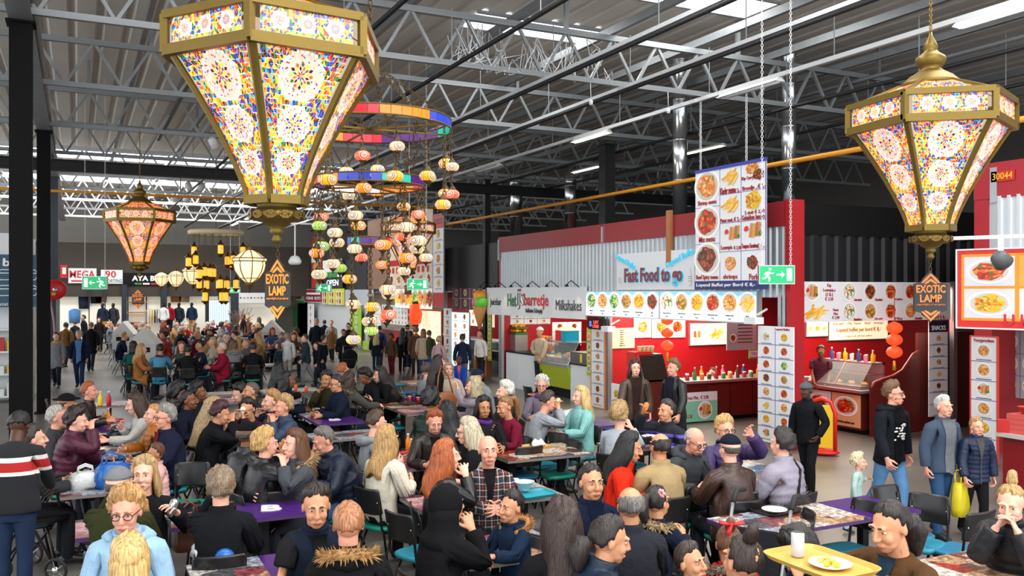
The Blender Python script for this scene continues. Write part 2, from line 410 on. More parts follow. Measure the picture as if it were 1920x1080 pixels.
for px, py, nm in ((395, 270, 'pair of white spot heads above the small lantern'), (345, 350, 'pair of white spot heads under the far truss'), (318, 372, 'lower pair of white spot heads in the far hall')):
    Y = 22.2 if py < 300 else 31; x = x_on(px+20, Y); z = z_on(py, x, Y)
    t = thing('spot_lamp', nm, 'spot lamp', (x, Y-.1, z))
    for s in (-1, 1):
        M_ = Matrix.Translation((s*.2, 0, 0)) @ Matrix.Rotation(s*.5, 4, 'Y') @ Matrix.Rotation(.5, 4, 'X')
        ob('head', MB().lathe([(.05,.14),(.1,.1),(.1,-.12),(.08,-.13)], 12).xf(M_).mesh('head', M_white), t)
    ob('bracket', MB().bar((-.25,0,.16),(.25,0,.16),.04).bar((0,0,.16),(0,0,6.45-z if z < 6.4 else .4),.03).mesh('bracket', M_steel), t)
# ================================================================ mosaic lanterns
M_brass = mat('antique brass', '#74602a', .48, .7, bump=(30, .15, .01), vary=.1)
M_brass_d = mat('dark brass', '#6b5221', .45, .7)
M_chain = mat('bronze chain', '#4a3a22', .5, .6)
TILE = [('yellow', '#ffc21a'), ('amber', '#ff9708'), ('orange', '#ff5a0a'), ('red', '#d41508'), ('blue', '#0b2f9e'), ('sky', '#38a8dc'), ('green', '#0c6e22'), ('purple', '#3c1206'), ('cream', '#f4cf94'), ('white', '#f6e2d2'), ('pink', '#e6b3a4')]
def tile_mats(es, key, warm=1.):
    out = [mat('grout %s' % key, '#e8ddd0', .5, emit='#fff0dc' if warm == 1 else '#ffcf90', es=es*.3)]
    for n, c in TILE:
        l = lin(c); l = (l[0], l[1]*warm, l[2]*warm*warm)
        out.append(mat('mosaic glass %s %s' % (n, key), c, .15, emit=l, es=es*(1.0 if n not in ('blue', 'green', 'purple') else .8)))
    return out
def mosaic(fn, nu, nv, ros, rng, aspect):
    """fn(u,v,h) maps the unit trapezoid to 3-D; ros = rosettes (u, v, radius in units of v)"""
    mb = MB(); N = 14
    for i in range(N):          # grout backing
        mb.add([fn(0, i/N, 0), fn(1, i/N, 0), fn(1, (i+1)/N, 0), fn(0, (i+1)/N, 0)], [(0,1,2,3)], 0)
    def put(poly, c, h=.003): mb.add([fn(u, v, h) for u, v in poly], [tuple(range(len(poly)))], c)
    def inros(u, v):
        for (a, b, r) in ros:
            if ((u-a)*aspect(v))**2+(v-b)**2 < (r*1.06)**2: return True
    for j in range(nv):
        v0, v1 = j/nv, (j+1)/nv; n = max(3, int(nu*(.28+.72*aspect((v0+v1)/2)/aspect(0))))
        g = [[((i+(.22*rng.uniform(-1, 1) if 0 < i < n else 0))/n, v+(.2/nv*rng.uniform(-1, 1) if 0 < v < 1 else 0)) for i in range(n+1)] for v in (v0, v1)]
        for i in range(n):
            q = [g[0][i], g[0][i+1], g[1][i+1], g[1][i]]
            tri = ([q[0], q[1], q[2]], [q[0], q[2], q[3]]) if rng.random() < .5 else ([q[0], q[1], q[3]], [q[1], q[2], q[3]])
            for t in tri:
                cu = sum(p[0] for p in t)/3; cv = sum(p[1] for p in t)/3
                if inros(cu, cv): continue
                dark = (math.sin(cv*19)+1)/2
                c = rng.choice([1,1,1,2,2,2,3,3,4,5,6,7]) if rng.random() > dark*.75 else rng.choice([5,5,7,4,6,8,8,3,2,5])
                put([(cu+(p[0]-cu)*.88, cv+(p[1]-cv)*.88) for p in t], c)
    for (a, b, r) in ros:
        def pol(rad, ang): return (a+rad*math.cos(ang)/aspect(b), b+rad*math.sin(ang))
        k = int(26); 
        put([pol(r, 2*math.pi*i/24) for i in range(24)], 11, .002)
        for i in range(30):                       # white beads round the rim
            t = 2*math.pi*i/30; put([(pol(r*.97, t)[0]+r*.055*math.cos(q)/aspect(b), pol(r*.97, t)[1]+r*.055*math.sin(q)) for q in (0, 1.05, 2.1, 3.14, 4.2, 5.25)], 10, .006)
        for i in range(150):                      # pale granules
            t = rng.uniform(0, 6.28); rr = r*math.sqrt(rng.uniform(.3, .86)); p = pol(rr, t); e = r*.045
            c = rng.choice([9, 10, 10, 11, 11, 11, 5, 6, 4]) 
            put([(p[0]+e*math.cos(q+t)/aspect(b), p[1]+e*math.sin(q+t)) for q in (0, 1.6, 3.1, 4.7)], c, .005)
        pal = [rng.choice([1,2,3,4]), rng.choice([5,7,8]), rng.choice([3,4,1]), rng.choice([6,7,5])]
        for ring, (r0, r1) in enumerate(((.02, .25), (.2, .42), (.36, .58))):
            n = 8 if ring == 0 else 12
            for i in range(n):
                t = 2*math.pi*(i+.5*(ring % 2))/n; w_ = math.pi/n*.8; rm = (r0+r1)/2
                put([pol(r*r0, t), pol(r*rm, t-w_*.8), pol(r*r1, t), pol(r*rm, t+w_*.8)], pal[(ring+i) % 4] if ring else rng.choice([1, 4, 5, 7]), .008)
    return mb
LR = .75                              # corner radius of the lantern's broad band
def lantern(x, y, zfoot, rz, label, mats, sc=1., seed=1, zhook=6.3, lo=False):
    t = thing('mosaic_lantern', label, 'lantern', (x, y, zfoot), rz, group='hexagonal mosaic lanterns')
    t.scale = (sc,)*3
    zb, zt = .3, 1.27; zk = 1.49; apo = math.cos(math.pi/6)
    prof = lambda v: LR*(1-v)**1.25*.735+.265*LR*1.0 if False else .2+(LR-.03-.2)*(1-v)**1.28
    def face(u, v, h):                # v = 0 at the band, 1 at the foot
        r = prof(v); hw = r/2*.86; z = zt+(zb-zt)*v
        return ((u-.5)*2*hw, -(r*apo+h), z)
    key = 'panel mesh %d %s' % (seed, mats[0].name); keyb = 'band '+key; keyr = 'roof '+key
    if key not in bpy.data.meshes:
        rng = random.Random(seed)
        mosaic(face, 30, 34, [(.5, .2, .15), (.5, .5, .112), (.5, .75, .085)], rng, lambda v: prof(v)*.86/.95).mesh(key, mats)
        mosaic(lambda u, v, h: ((u-.5)*.72*LR*1.14, -(LR*apo+h), zk-.03-(zk-zt-.06)*v), 30, 6, [(.2, .5, .36), (.5, .5, .36), (.8, .5, .36)], rng, lambda v: .72*LR*1.14/.15).mesh(keyb, mats)
        mosaic(lambda u, v, h: ((u-.5)*(.24+(LR-.1-.24)*v), -((.24+(LR-.06-.24)*v)*apo+h*.5), zk+.2-.2*v+h), 22, 10, [], rng, lambda v: 1+v).mesh(keyr, mats)
    for k in range(6):
        a = k*math.pi/3; rot = (0, 0, a)
        ob('mosaic_panel', bpy.data.meshes[key], t, rot=rot); ob('band_panel', bpy.data.meshes[keyb], t, rot=rot); ob('roof_panel', bpy.data.meshes[keyr], t, rot=rot)
        fk = 'lantern corner'
        if fk not in bpy.data.meshes:
            mb = MB(); c6, s6 = math.sin(math.pi/6), math.cos(math.pi/6)
            pts = [(prof(v)*c6, -prof(v)*s6, zt+(zb-zt)*v) for v in [i/12 for i in range(13)]]
            mb.tube([(p[0]*1.005, p[1]*1.005, p[2]) for p in pts], [(.032-.008*i/12, .022) for i in range(13)], 6, smooth=False)
            mb.bar((LR*c6, -LR*s6, zt-.03), (LR*c6, -LR*s6, zk+.0), .05)
            mb.bar((LR*c6, -LR*s6, zk), (.24*c6, -.24*s6, zk+.2), .03)
            mb.mesh(fk, M_brass)
            for i_, (z, hh, rr) in enumerate(((zt-.015, .07, LR), (zk, .055, LR), (zb, .06, .21))): MB().bar((-rr*c6, -rr*s6, z), (rr*c6, -rr*s6, z), .05, hh).mesh('lantern rail %d' % i_, M_brass)
        ob('corner_bar', bpy.data.meshes[fk], t, rot=rot); [ob('rail', bpy.data.meshes['lantern rail %d' % i_], t, rot=rot) for i_ in range(3)]
    if 'lantern foot' not in bpy.data.meshes:
        MB().lathe([(.0,0),(.022,.005),(.035,.03),(.022,.055),(.03,.065),(.05,.09),(.04,.105),(.085,.13),(.1,.15),(.15,.16),(.185,.185),(.19,.205),(.175,.228),(.15,.235),(.13,.26),(.17,.31),(.17,.33)], 24).mesh('lantern foot', M_brass)
        MB().lathe([(.27,zk+.17),(.28,zk+.2),(.25,zk+.22),(.2,zk+.27),(.12,zk+.32),(.085,zk+.35),(.11,zk+.37),(.14,zk+.42),(.13,zk+.46),(.075,zk+.5),(.055,zk+.53),(.07,zk+.55),(.05,zk+.6),(.02,zk+.66),(.012,zk+.7)], 24).mesh('lantern dome', M_brass)
        mb = MB()
        for i in range(12):
            a = i*math.pi/6
            for q in range(8): mb.bar((.182*math.cos(a)+.035*math.cos(q*.785)*-math.sin(a), .182*math.sin(a)+.035*math.cos(q*.785)*math.cos(a), .197+.02*math.sin(q*.785)), (.182*math.cos(a)+.035*math.cos((q+1)*.785)*-math.sin(a), .182*math.sin(a)+.035*math.cos((q+1)*.785)*math.cos(a), .197+.02*math.sin((q+1)*.785)), .02)
        mb.mesh('lantern filigree', M_brass_d)
    ft = ob('foot', bpy.data.meshes['lantern foot'], t); ob('filigree', bpy.data.meshes['lantern filigree'], ft); ob('dome', bpy.data.meshes['lantern dome'], t)
    top = (zk+.7); zl = (zhook-zfoot)/sc
    ob('chain', chain((0,0,top-.02), (0,0,zl), .035, .006).mesh('chain', M_brass), t)
    return t
def chain(a, b, link=.05, r=.006):
    mb = MB(); a = Vector(a); b = Vector(b); d = b-a; n = max(1, int(d.length/link/.8)); u = d.normalized()
    s = Vector((1,0,0)) if abs(u.x) < .9 else Vector((0,1,0)); p = u.cross(s).normalized(); q = u.cross(p)
    for i in range(n):
        c = a+d*((i+.5)/n); w_ = (p if i % 2 else q)*link*.3; l = u*(d.length/n*.62)
        pts = [c-l, c-l*.5+w_, c+l*.5+w_, c+l, c+l*.5-w_, c-l*.5-w_]
        for k in range(6): mb.bar(pts[k], pts[(k+1) % 6], r*1.6)
    return mb
tm_day = tile_mats(.72, 'bright'); tm_warm = tile_mats(.95, 'warm', .62)
LANT = []
x, y = gp(519, 455, 3.05)
def lan(px, w_, foot, rz, label, mats, seed):
    s = w_/(2*LR); d = F/s; lat = d*(px-960)/F; X, Y = d*SA+lat*CA, d*CA-lat*SA; z = H-(foot-HOR)/s
    LANT.append((X, Y, z)); lantern(X, Y, z, rz, label, mats, seed=seed, zhook=6.4)
lan(519, 398, 457, math.radians(6), 'huge hexagonal mosaic lantern with gold frame, nearest, lit', tm_day, 1)
lan(1745, 292, 487, math.radians(-38), 'hexagonal mosaic lantern in gold frame hanging above the right-hand snack stall', tm_day, 2)
lan(262, 123, 518, math.radians(-10), 'small orange-lit mosaic lantern hanging by the black columns', tm_warm, 3)
lan(765, 106, 526, math.radians(-40), 'mosaic lantern hanging behind the tiered chandelier', tm_day, 1)

# hanging EXOTIC LAMP signs
M_signblk = mat('sign charcoal', '#1f1d1c', .5); M_signor = mat('sign orange', '#f0871c', .45, emit='#f0871c', es=.25)
def exotic(px, py, hpx, s, label, ztop, mo=None, broad=1.):
    mo = mo or M_signor
    d = F/s; lat = d*(px-960)/F; X, Y = d*SA+lat*CA, d*CA-lat*SA; zc = H-(py-HOR)/s; hh = hpx/s
    t = thing('hanging_sign', label, 'sign', (X, Y, zc), -YAW); k = hh/1.16
    w2 = .225*k*broad
    base = [(0,.58),(.03,.5),(.1,.4),(.12,.33),(.19,.3),(.225,.27),(.225,-.3),(.19,-.33),(.12,-.36),(.1,-.42),(.03,-.5),(0,-.58)]
    pts = [(a*broad*k, b*k) for a, b in base]; poly = pts+[(-a, b) for a, b in reversed(pts[1:-1])]
    ob('board', MB().prism(list(reversed(poly)), -.012, .012, fr=lambda x, y, z: (x, z, y)).mesh('board', M_signblk), t)
    P = Panel(t, (X, Y, zc), -YAW, 1, 1)
    P.text('EXOTIC', 0, .17*k, .18*k, mo, w=.4*k*broad, bold=.03, n=.014); P.text('LAMP', 0, -.04*k, .17*k, mo, w=.3*k*broad, bold=.03, n=.014)
    P.text('superlight.nl projects', 0, -.18*k, .05*k, mo, w=.39*k*broad, n=.014)
    for sg in (1, -1):
        mb = MB()
        for sx in (1, -1):
            for (a0, b0, a1, b1, a2, b2) in ((0, .52, .05, .4, .1, .3), (0, .4, .035, .33, .06, .28)):
                q = [(a0, b0), (a1+.028, b1), (a2+.035, b2), (a2, b2), (a1-.008, b1-.02), (a0, b0-.06)]
                q = [(sx*u*k*broad, (v if sg > 0 else -v-.03)*k) for u, v in q]
                mb.add([(u, -.0145, v) for u, v in q], [tuple(range(6)) if sx*sg < 0 else tuple(reversed(range(6)))])
        ob('leaf_motif', mb.mesh('leaf_motif', mo), t)
    ob('chain', chain((0,0,.56*k), (0,0,ztop-zc+.06), .04, .004).mesh('chain', M_chain), t)
s1 = 392/(2*LR); s3 = 292/(2*LR)
exotic(521, 541, 122, s1*.985, 'orange and black EXOTIC LAMP board hanging under the huge lantern', LANT[0][2]+.02)
exotic(1744, 556, 98, s3*.97, 'charcoal and copper EXOTIC LAMP board hanging above the snack stall', LANT[1][2]+.02, mat('sign copper', '#d97a34', .5), broad=1.62)
exotic(259, 560, 38, 80, 'small EXOTIC LAMP board hanging under the orange lantern', LANT[2][2]+.02, broad=1.5)
exotic(765, 543, 32, 70, 'tiny EXOTIC LAMP board hanging below the lantern behind the chandelier', LANT[3][2]+.02, mat('sign copper', '#d97a34', .5))

# ================================================================ tiered mosaic-globe chandelier
def globe_mat(name, base, dot, dark, es=.95):
    m = bpy.data.materials.new('mosaic globe '+name); m.use_nodes = True; nt = m.node_tree; b = nt.nodes['Principled BSDF']
    N = nt.nodes.new; L = nt.links.new
    def MA(op, a, b_=None):
        n = N('ShaderNodeMath'); n.operation = op
        for i, q in enumerate((a, b_)):
            if q is None: continue
            if hasattr(q, 'links'): L(q, n.inputs[i])
            else: n.inputs[i].default_value = q
        return n.outputs[0]
    tc = N('ShaderNodeTexCoord'); sp = N('ShaderNodeSeparateXYZ'); L(tc.outputs['Object'], sp.inputs[0])
    ang = MA('ARCTAN2', sp.outputs[1], sp.outputs[0]); fa = MA('SUBTRACT', MA('FRACT', MA('ADD', MA('MULTIPLY', ang, 3/6.2832), .25)), .5)
    dx = MA('MULTIPLY', fa, 2.0); dz = MA('MULTIPLY', sp.outputs[2], 1.15)
    r = MA('SQRT', MA('ADD', MA('MULTIPLY', dx, dx), MA('MULTIPLY', dz, dz)))
    rp = ramp(nt, [(0, dot), (.13, '#fff6e8'), (.2, dark), (.3, '#fff6e8'), (.38, dark), (.46, base), (.6, '#fff2dd'), (.66, dark), (.74, base)], 'CONSTANT'); L(r, rp.inputs[0])
    vo = N('ShaderNodeTexVoronoi'); vo.inputs['Scale'].default_value = 9; L(tc.outputs['Object'], vo.inputs['Vector'])
    vr = ramp(nt, [(.0, '#ffffff'), (.5, '#cfc8be')]); L(vo.outputs['Distance'], vr.inputs[0])
    mx = N('ShaderNodeMix'); mx.data_type = 'RGBA'; mx.blend_type = 'MULTIPLY'; mx.inputs[0].default_value = 1; L(rp.outputs[0], mx.inputs[6]); L(vr.outputs[0], mx.inputs[7])
    L(mx.outputs[2], b.inputs['Base Color']); L(mx.outputs[2], b.inputs['Emission Color']); b.inputs['Emission Strength'].default_value = es; b.inputs['Roughness'].default_value = .2
    return m
GM = [globe_mat('cream', '#f3d9b0', '#fff', '#6b3a20', .8), globe_mat('orange', '#ff8a14', '#ff5a0a', '#a82a06'), globe_mat('amber', '#ffb020', '#ffdf7a', '#7a3305'), globe_mat('green', '#9fd94e', '#d8ffb0', '#18701e', .8), globe_mat('red', '#ff6a48', '#ff3a20', '#a01808'), globe_mat('blue', '#ffd890', '#2fb8ff', '#5a1a8a', .8)]
GN = ['cream', 'orange', 'amber', 'green', 'red', 'blue-eyed']
GME = []
for g in GM:
    mb = MB(); mb.lathe([(.3,-.62),(.58,-.57),(.82,-.42),(.96,-.2),(1,0),(.96,.2),(.82,.42),(.58,.57),(.3,.62)], 18); GME.append(mb.mesh('globe', g))
CAPM = MB().lathe([(.03,1.5),(.08,1.4),(.13,1.2),(.34,.98),(.58,.62),(.6,.52),(.3,.5)], 10).mesh('globe_cap', M_chain); FINM = MB().lathe([(.3,-.5),(.58,-.54),(.28,-.86),(.1,-1.05),(.12,-1.15),(.01,-1.35)], 10).mesh('globe_finial', M_chain)
sC = 184.; dC = F/sC; latC = dC*(694-960)/F; CX, CY = dC*SA+latC*CA, dC*CA-latC*SA
ch = thing('tiered_chandelier', 'three-tier chandelier of coloured glass rings and hanging mosaic globes', 'chandelier', (CX, CY, 2.7))
RINGS = [(.82, 1.66, .085, 48), (.55, 1.07, .075, 32), (.215, .47, .075, 12)]
RC = ['#c0142a', '#f07d10', '#2a3fae', '#16b09a', '#4a1668', '#e9d7cf', '#7a1838', '#f07d10']
RMAT = [mat('ring glass '+c, c, .25, emit=c, es=.3, vary=.25, vscale=60) for c in RC]
tile_i = 0
for (r, z, hgt, n) in RINGS:
    ob('ring_frame', MB().lathe([(r, z-.012), (r+.012, z-.012), (r+.012, z+.004), (r, z+.004)], 48, cap=False).lathe([(r, z+hgt), (r+.012, z+hgt), (r+.012, z+hgt+.012), (r, z+hgt+.012)], 48, cap=False).mesh('ring_frame', M_brass_d), ch)
    w_ = 2*math.pi*r/n*.94
    tms = [MB().box(-w_/2, -.006, 0, w_/2, .006, hgt).mesh('ring_panel', q) for q in RMAT]
    for i in range(n):
        a = 2*math.pi*i/n; dg_ = (math.degrees(a)+(0 if r > .6 else 75 if r > .3 else 140)) % 360; seg = next(q for lim, q in ((10, 3), (60, 4), (92, 0), (140, 1), (200, 5), (227, 4), (260, 0), (294, 1), (334, 2), (361, 3)) if dg_ < lim)
        ob('ring_panel', tms[seg], ch, (r*math.cos(a), r*math.sin(a), z), (0, 0, a+math.pi/2))
    for i in range(8 if r > .3 else 4):
        a = i*math.pi/4
        if i < 4: ob('spoke', MB().bar((-r*math.cos(a), -r*math.sin(a), z), (r*math.cos(a), r*math.sin(a), z), .018).mesh('spoke', M_brass_d), ch)
apex = (0, 0, 2.34)
for i in range(8):
    a = i*math.pi/4+.2; r, z = RINGS[0][0], RINGS[0][1]+.09
    ob('chain', chain((r*math.cos(a), r*math.sin(a), z), apex, .045, .005).mesh('chain', M_chain), ch)
ob('chain', chain(apex, (0, 0, 3.7), .06, .007).mesh('chain', M_chain), ch)
for i in range(4):
    a = i*math.pi/2+.4
    ob('chain', chain((.54*math.cos(a), .54*math.sin(a), 1.15), (.7*math.cos(a), .7*math.sin(a), 1.66), .045, .004).mesh('chain', M_chain), ch)
    ob('chain', chain((.21*math.cos(a), .21*math.sin(a), .54), (.5*math.cos(a), .5*math.sin(a), 1.07), .045, .004).mesh('chain', M_chain), ch)
GW = .078
rg = random.Random(11); gcount = 0
for ring, (r, z, drops) in enumerate(((.82, 1.66, [(.3,.62),(.42,),(.72,),(.3,.55),(.34,.6),(.85,),(.44,),(.36,.62),(.5,.78),(.3,),(.62,),(.4,.7),(.3,.58),(.55,),(.8,),(.38,.66)]),
                        (.55, 1.07, [(.3,.62),(.48,.85),(.78,),(.36,.7),(.55,.82),(.3,.6),(.68,),(.42,.9),(.5,.8),(.34,.66),(.62,),(.44,.74),(.3,.56),(.72,)]), (.215, .47, [(.5,.74),(.78,),(.34,.6),(.95,),(.62,.86),(.45,.7)]))):
    n = len(drops)
    for i, dr in enumerate(drops):
        a = 2*math.pi*i/n+.13*ring; p = (r*math.cos(a), r*math.sin(a))
        ob('chain', chain((p[0], p[1], z), (p[0], p[1], z-max(dr)+GW*1.2), .05, .004).mesh('chain', M_chain), ch)
        for dz in dr:
            c = rg.choice([0, 0, 0, 0, 1, 1, 2, 2, 3, 4, 4, 5]); gcount += 1
            gs = GW*rg.uniform(.92, 1.1)
            g = ob('globe', GME[c], ch, (p[0]+rg.uniform(-.02, .02), p[1], z-dz), (0, 0, rg.uniform(0, 6)), gs)
            g['label'] = GN[c]+' mosaic glass globe'; ob('globe_cap', CAPM, g); ob('globe_finial', FINM, g)

# ================================================================ far lanterns and the chandelier of little yellow lanterns
M_cream = mat('cream lantern cloth', '#ffe2b4', .6, emit='#ffdca8', es=.85)
def cream_lantern(px, py, wpx, d, label):
    s = F/d; lat = d*(px-960)/F; X, Y = d*SA+lat*CA, d*CA-lat*SA; z = H-(py-HOR)/s; r = wpx/s/2
    t = thing('cream_lantern', label, 'lantern', (X, Y, z), group='cream lanterns of the far hall')
    prof = [(.22,-.95),(.55,-.7),(.85,-.25),(.93,.1),(.9,.28),(1,.32),(1,.5),(.85,.56),(.5,.85),(.2,1.0)]
    ob('shade', MB().lathe([(a*r, b*r) for a, b in prof], 16, smooth=False).mesh('shade', M_cream), t)
    mb = MB()
    for i in range(8):
        q = i*math.pi/4
        for (a, b), (c, e) in zip(prof, prof[1:]): mb.bar((a*r*1.01*math.cos(q), a*r*1.01*math.sin(q), b*r), (c*r*1.01*math.cos(q), c*r*1.01*math.sin(q), e*r), r*.05)
    for a, b in ((1, .32), (1, .5), (.55, -.7)): mb.lathe([(a*r*1.0, b*r-.03*r), (a*r*1.03, b*r), (a*r*1.0, b*r+.03*r)], 16, cap=False)
    ob('ribs', mb.mesh('ribs', M_brass_d), t)
    ob('finial', MB().lathe([(.02*r,-1.6*r),(.05*r,-1.4*r),(.16*r,-1.2*r),(.24*r,-1.02*r),(.22*r,-.93*r)], 10).lathe([(.22*r,.98*r),(.1*r,1.2*r),(.05*r,1.4*r),(.012*r,1.5*r),(.012*r, 8-z)], 10).mesh('finial', M_brass_d), t)
cream_lantern(468, 500, 62, 17.5, 'large cream lantern with brass ribs beside the EXOTIC LAMP board')
cream_lantern(362, 515, 38, 27, 'cream lantern hanging behind the yellow lantern cluster'); cream_lantern(330, 523, 30, 31, 'small cream lantern second from the columns'); cream_lantern(303, 524, 26, 33, 'smallest cream lantern nearest the orange lantern')
d = 25.; s = F/d; lat = d*(405-960)/F; X, Y = d*SA+lat*CA, d*CA-lat*SA
M_ylw = mat('yellow lantern glass', '#ffb638', .4, emit='#ffab2a', es=.9)
yc = thing('lantern_chandelier', 'ring chandelier hung with many small yellow lanterns in the far hall', 'chandelier', (X, Y, 2.7))
ob('ring', MB().lathe([(.72, 1.62), (.76, 1.6), (.76, 1.72), (.72, 1.74)], 40, cap=False).mesh('ring', mat('ring white', '#d9c9a0', .5)), yc)
LB = MB().lathe([(.06,-.12),(.075,-.1),(.075,.1),(.06,.12)], 6, smooth=False).mesh('lantern_glass', M_ylw)
LCAP = MB().lathe([(.12,.12),(.1,.15),(.05,.2),(.02,.26)], 8).mesh('lantern_cap', M_brass_d); LFOOT = MB().lathe([(.02,-.22),(.06,-.17),(.11,-.14),(.11,-.12)], 8).mesh('lantern_foot', M_brass_d)
for i in range(24):
    a = 2*math.pi*i/24*3.02; r = (.74, .55, .3)[i//8] if i < 24 else .2; z = 1.62-(.35, .62, .98)[i//8]-(.34*(i % 3)); p = (r*math.cos(a), r*math.sin(a))
    g = ob('lantern_glass', LB, yc, (p[0], p[1], z-.1)); ob('lantern_cap', LCAP, g); ob('lantern_foot', LFOOT, g); ob('wire', MB().bar((p[0], p[1], z), (p[0], p[1], 1.66), .008).mesh('wire', M_chain), yc)
ob('wire', MB().bar((0,0,1.7),(0,0,3.7),.012).bar((-.7,0,1.68),(.7,0,1.68),.02).bar((0,-.7,1.68),(0,.7,1.68),.02).mesh('wire', M_chain), yc)

# ================================================================ green exit signs
M_exit = mat('exit green', '#0c9a5a', .4, emit='#0aa060', es=.75); M_exw = mat('exit white', '#eafff2', .4, emit='#eafff2', es=1.)
def exit_sign(px, py, wpx, d, right, label, ang=-YAW):
    s = F/d; lat = d*(px-960)/F; X, Y = d*SA+lat*CA, d*CA-lat*SA; z = H-(py-HOR)/s; W = wpx/s; V = W*.5
    t = thing('exit_sign', label, 'sign', (X, Y, z-V/2), ang)
    P = Panel(t, (X-W/2*math.cos(ang), Y-W/2*math.sin(ang), z-V/2), ang, W, V)
    ob('case', MB().box(-W/2-.01, 0, -.012, W/2+.01, .07, V+.012).mesh('case', M_alu), t)
    P.rect('face', 0, 0, W, V, M_exit, 0, .006)
    sg = 1 if right else -1; c = W/2
    f = lambda u: c+sg*u*W
    P.rect('door_symbol', f(.28), V*.14, f(.43), V*.86, M_exw, .006, .009)
    mb = MB(); ar = [(-.02,.46),(.14,.46),(.12,.3),(.22,.5),(.12,.7),(.14,.54),(-.02,.54)]
    mb.add([(sg*u*W, -.011, v*V) for u, v in ar], [tuple(range(7)) if sg > 0 else tuple(reversed(range(7)))])
    q = lambda a, b, w_: mb.bar((sg*a[0]*W, -.009, a[1]*V), (sg*b[0]*W, -.009, b[1]*V), w_*V, .004, up=(0, 1, 0))
    q((-.24,.66),(-.3,.42),.17); q((-.3,.42),(-.22,.3),.1); q((-.22,.3),(-.24,.1),.09); q((-.3,.42),(-.36,.28),.1); q((-.36,.28),(-.44,.28),.08)
    q((-.24,.64),(-.15,.56),.07); q((-.15,.56),(-.1,.6),.06); q((-.26,.64),(-.34,.6),.07); q((-.34,.6),(-.38,.48),.06)
    mb.lathe([(.075*V, -.001), (.075*V, .001)], 10); M_ = Matrix.Translation((sg*-.21*W, -.011, .82*V)) @ Matrix.Rotation(math.pi/2, 4, 'X'); mb.xf(M_, len(mb.v)-20)
    ob('running_figure', mb.mesh('running_figure', M_exw), t)
    for u in (-.42, .42): ob('chain', chain((u*W, .03, V), (u*W, .03, 8-(z-V/2)), .04, .0026).mesh('chain', M_steel_w), t)
exit_sign(1457, 515, 64, 10.5, 1, 'large green running-man exit sign hung before the menu banner')
exit_sign(783, 533, 38, 19, 1, 'green exit sign hung below the chandelier, arrow to the right')
exit_sign(177, 530, 45, 22, 0, 'green exit sign with left arrow hung by the black columns')
exit_sign(607, 540, 28, 30, 1, 'green exit sign before the grill stall with the flag'); exit_sign(440, 544, 20, 42, 1, 'smallest green exit sign above the far doorway')
# ================================================================ people: one modelled figure, posed per person
def _ring_tube(mb, pts, rad, n=12, up=(0, 0, 1)):
    """closed tube with rounded ends"""
    pts = [Vector(p) for p in pts]; rad = [r if hasattr(r, '__len__') else (r, r) for r in rad]
    d0 = (pts[1]-pts[0]).normalized(); d1 = (pts[-1]-pts[-2]).normalized(); e0, e1 = min(rad[0]), min(rad[-1])
    P = [pts[0]-d0*e0*.95, pts[0]-d0*e0*.6]+pts+[pts[-1]+d1*e1*.6, pts[-1]+d1*e1*.95]
    Rr = [tuple(q*.3 for q in rad[0]), tuple(q*.8 for q in rad[0])]+rad+[tuple(q*.8 for q in rad[-1]), tuple(q*.3 for q in rad[-1])]
    mb.tube(P, Rr, n, up=up)
def unify(mb, voxel, tris, smooth=2):
    me = bpy.data.meshes.new('tmp'); me.from_pydata(mb.v, [], mb.f); me.update()
    o = bpy.data.objects.new('tmp', me); COL.objects.link(o)
    m = o.modifiers.new('r', 'REMESH'); m.mode = 'VOXEL'; m.voxel_size = voxel
    if smooth:
        m = o.modifiers.new('s', 'SMOOTH'); m.factor = .5; m.iterations = smooth
    me2 = bpy.data.meshes.new_from_object(o.evaluated_get(bpy.context.evaluated_depsgraph_get()))
    o.modifiers.clear(); o.data = me2
    n = sum(len(p.vertices)-2 for p in me2.polygons)
    m = o.modifiers.new('d', 'DECIMATE'); m.ratio = min(1, tris/n)
    me3 = bpy.data.meshes.new_from_object(o.evaluated_get(bpy.context.evaluated_depsgraph_get()))
    V = np.empty(len(me3.vertices)*3); me3.vertices.foreach_get('co', V); V = V.reshape(-1, 3)
    Fc = [tuple(p.vertices) for p in me3.polygons]
    bpy.data.objects.remove(o)
    for q in (me, me2, me3): bpy.data.meshes.remove(q)
    return V, Fc

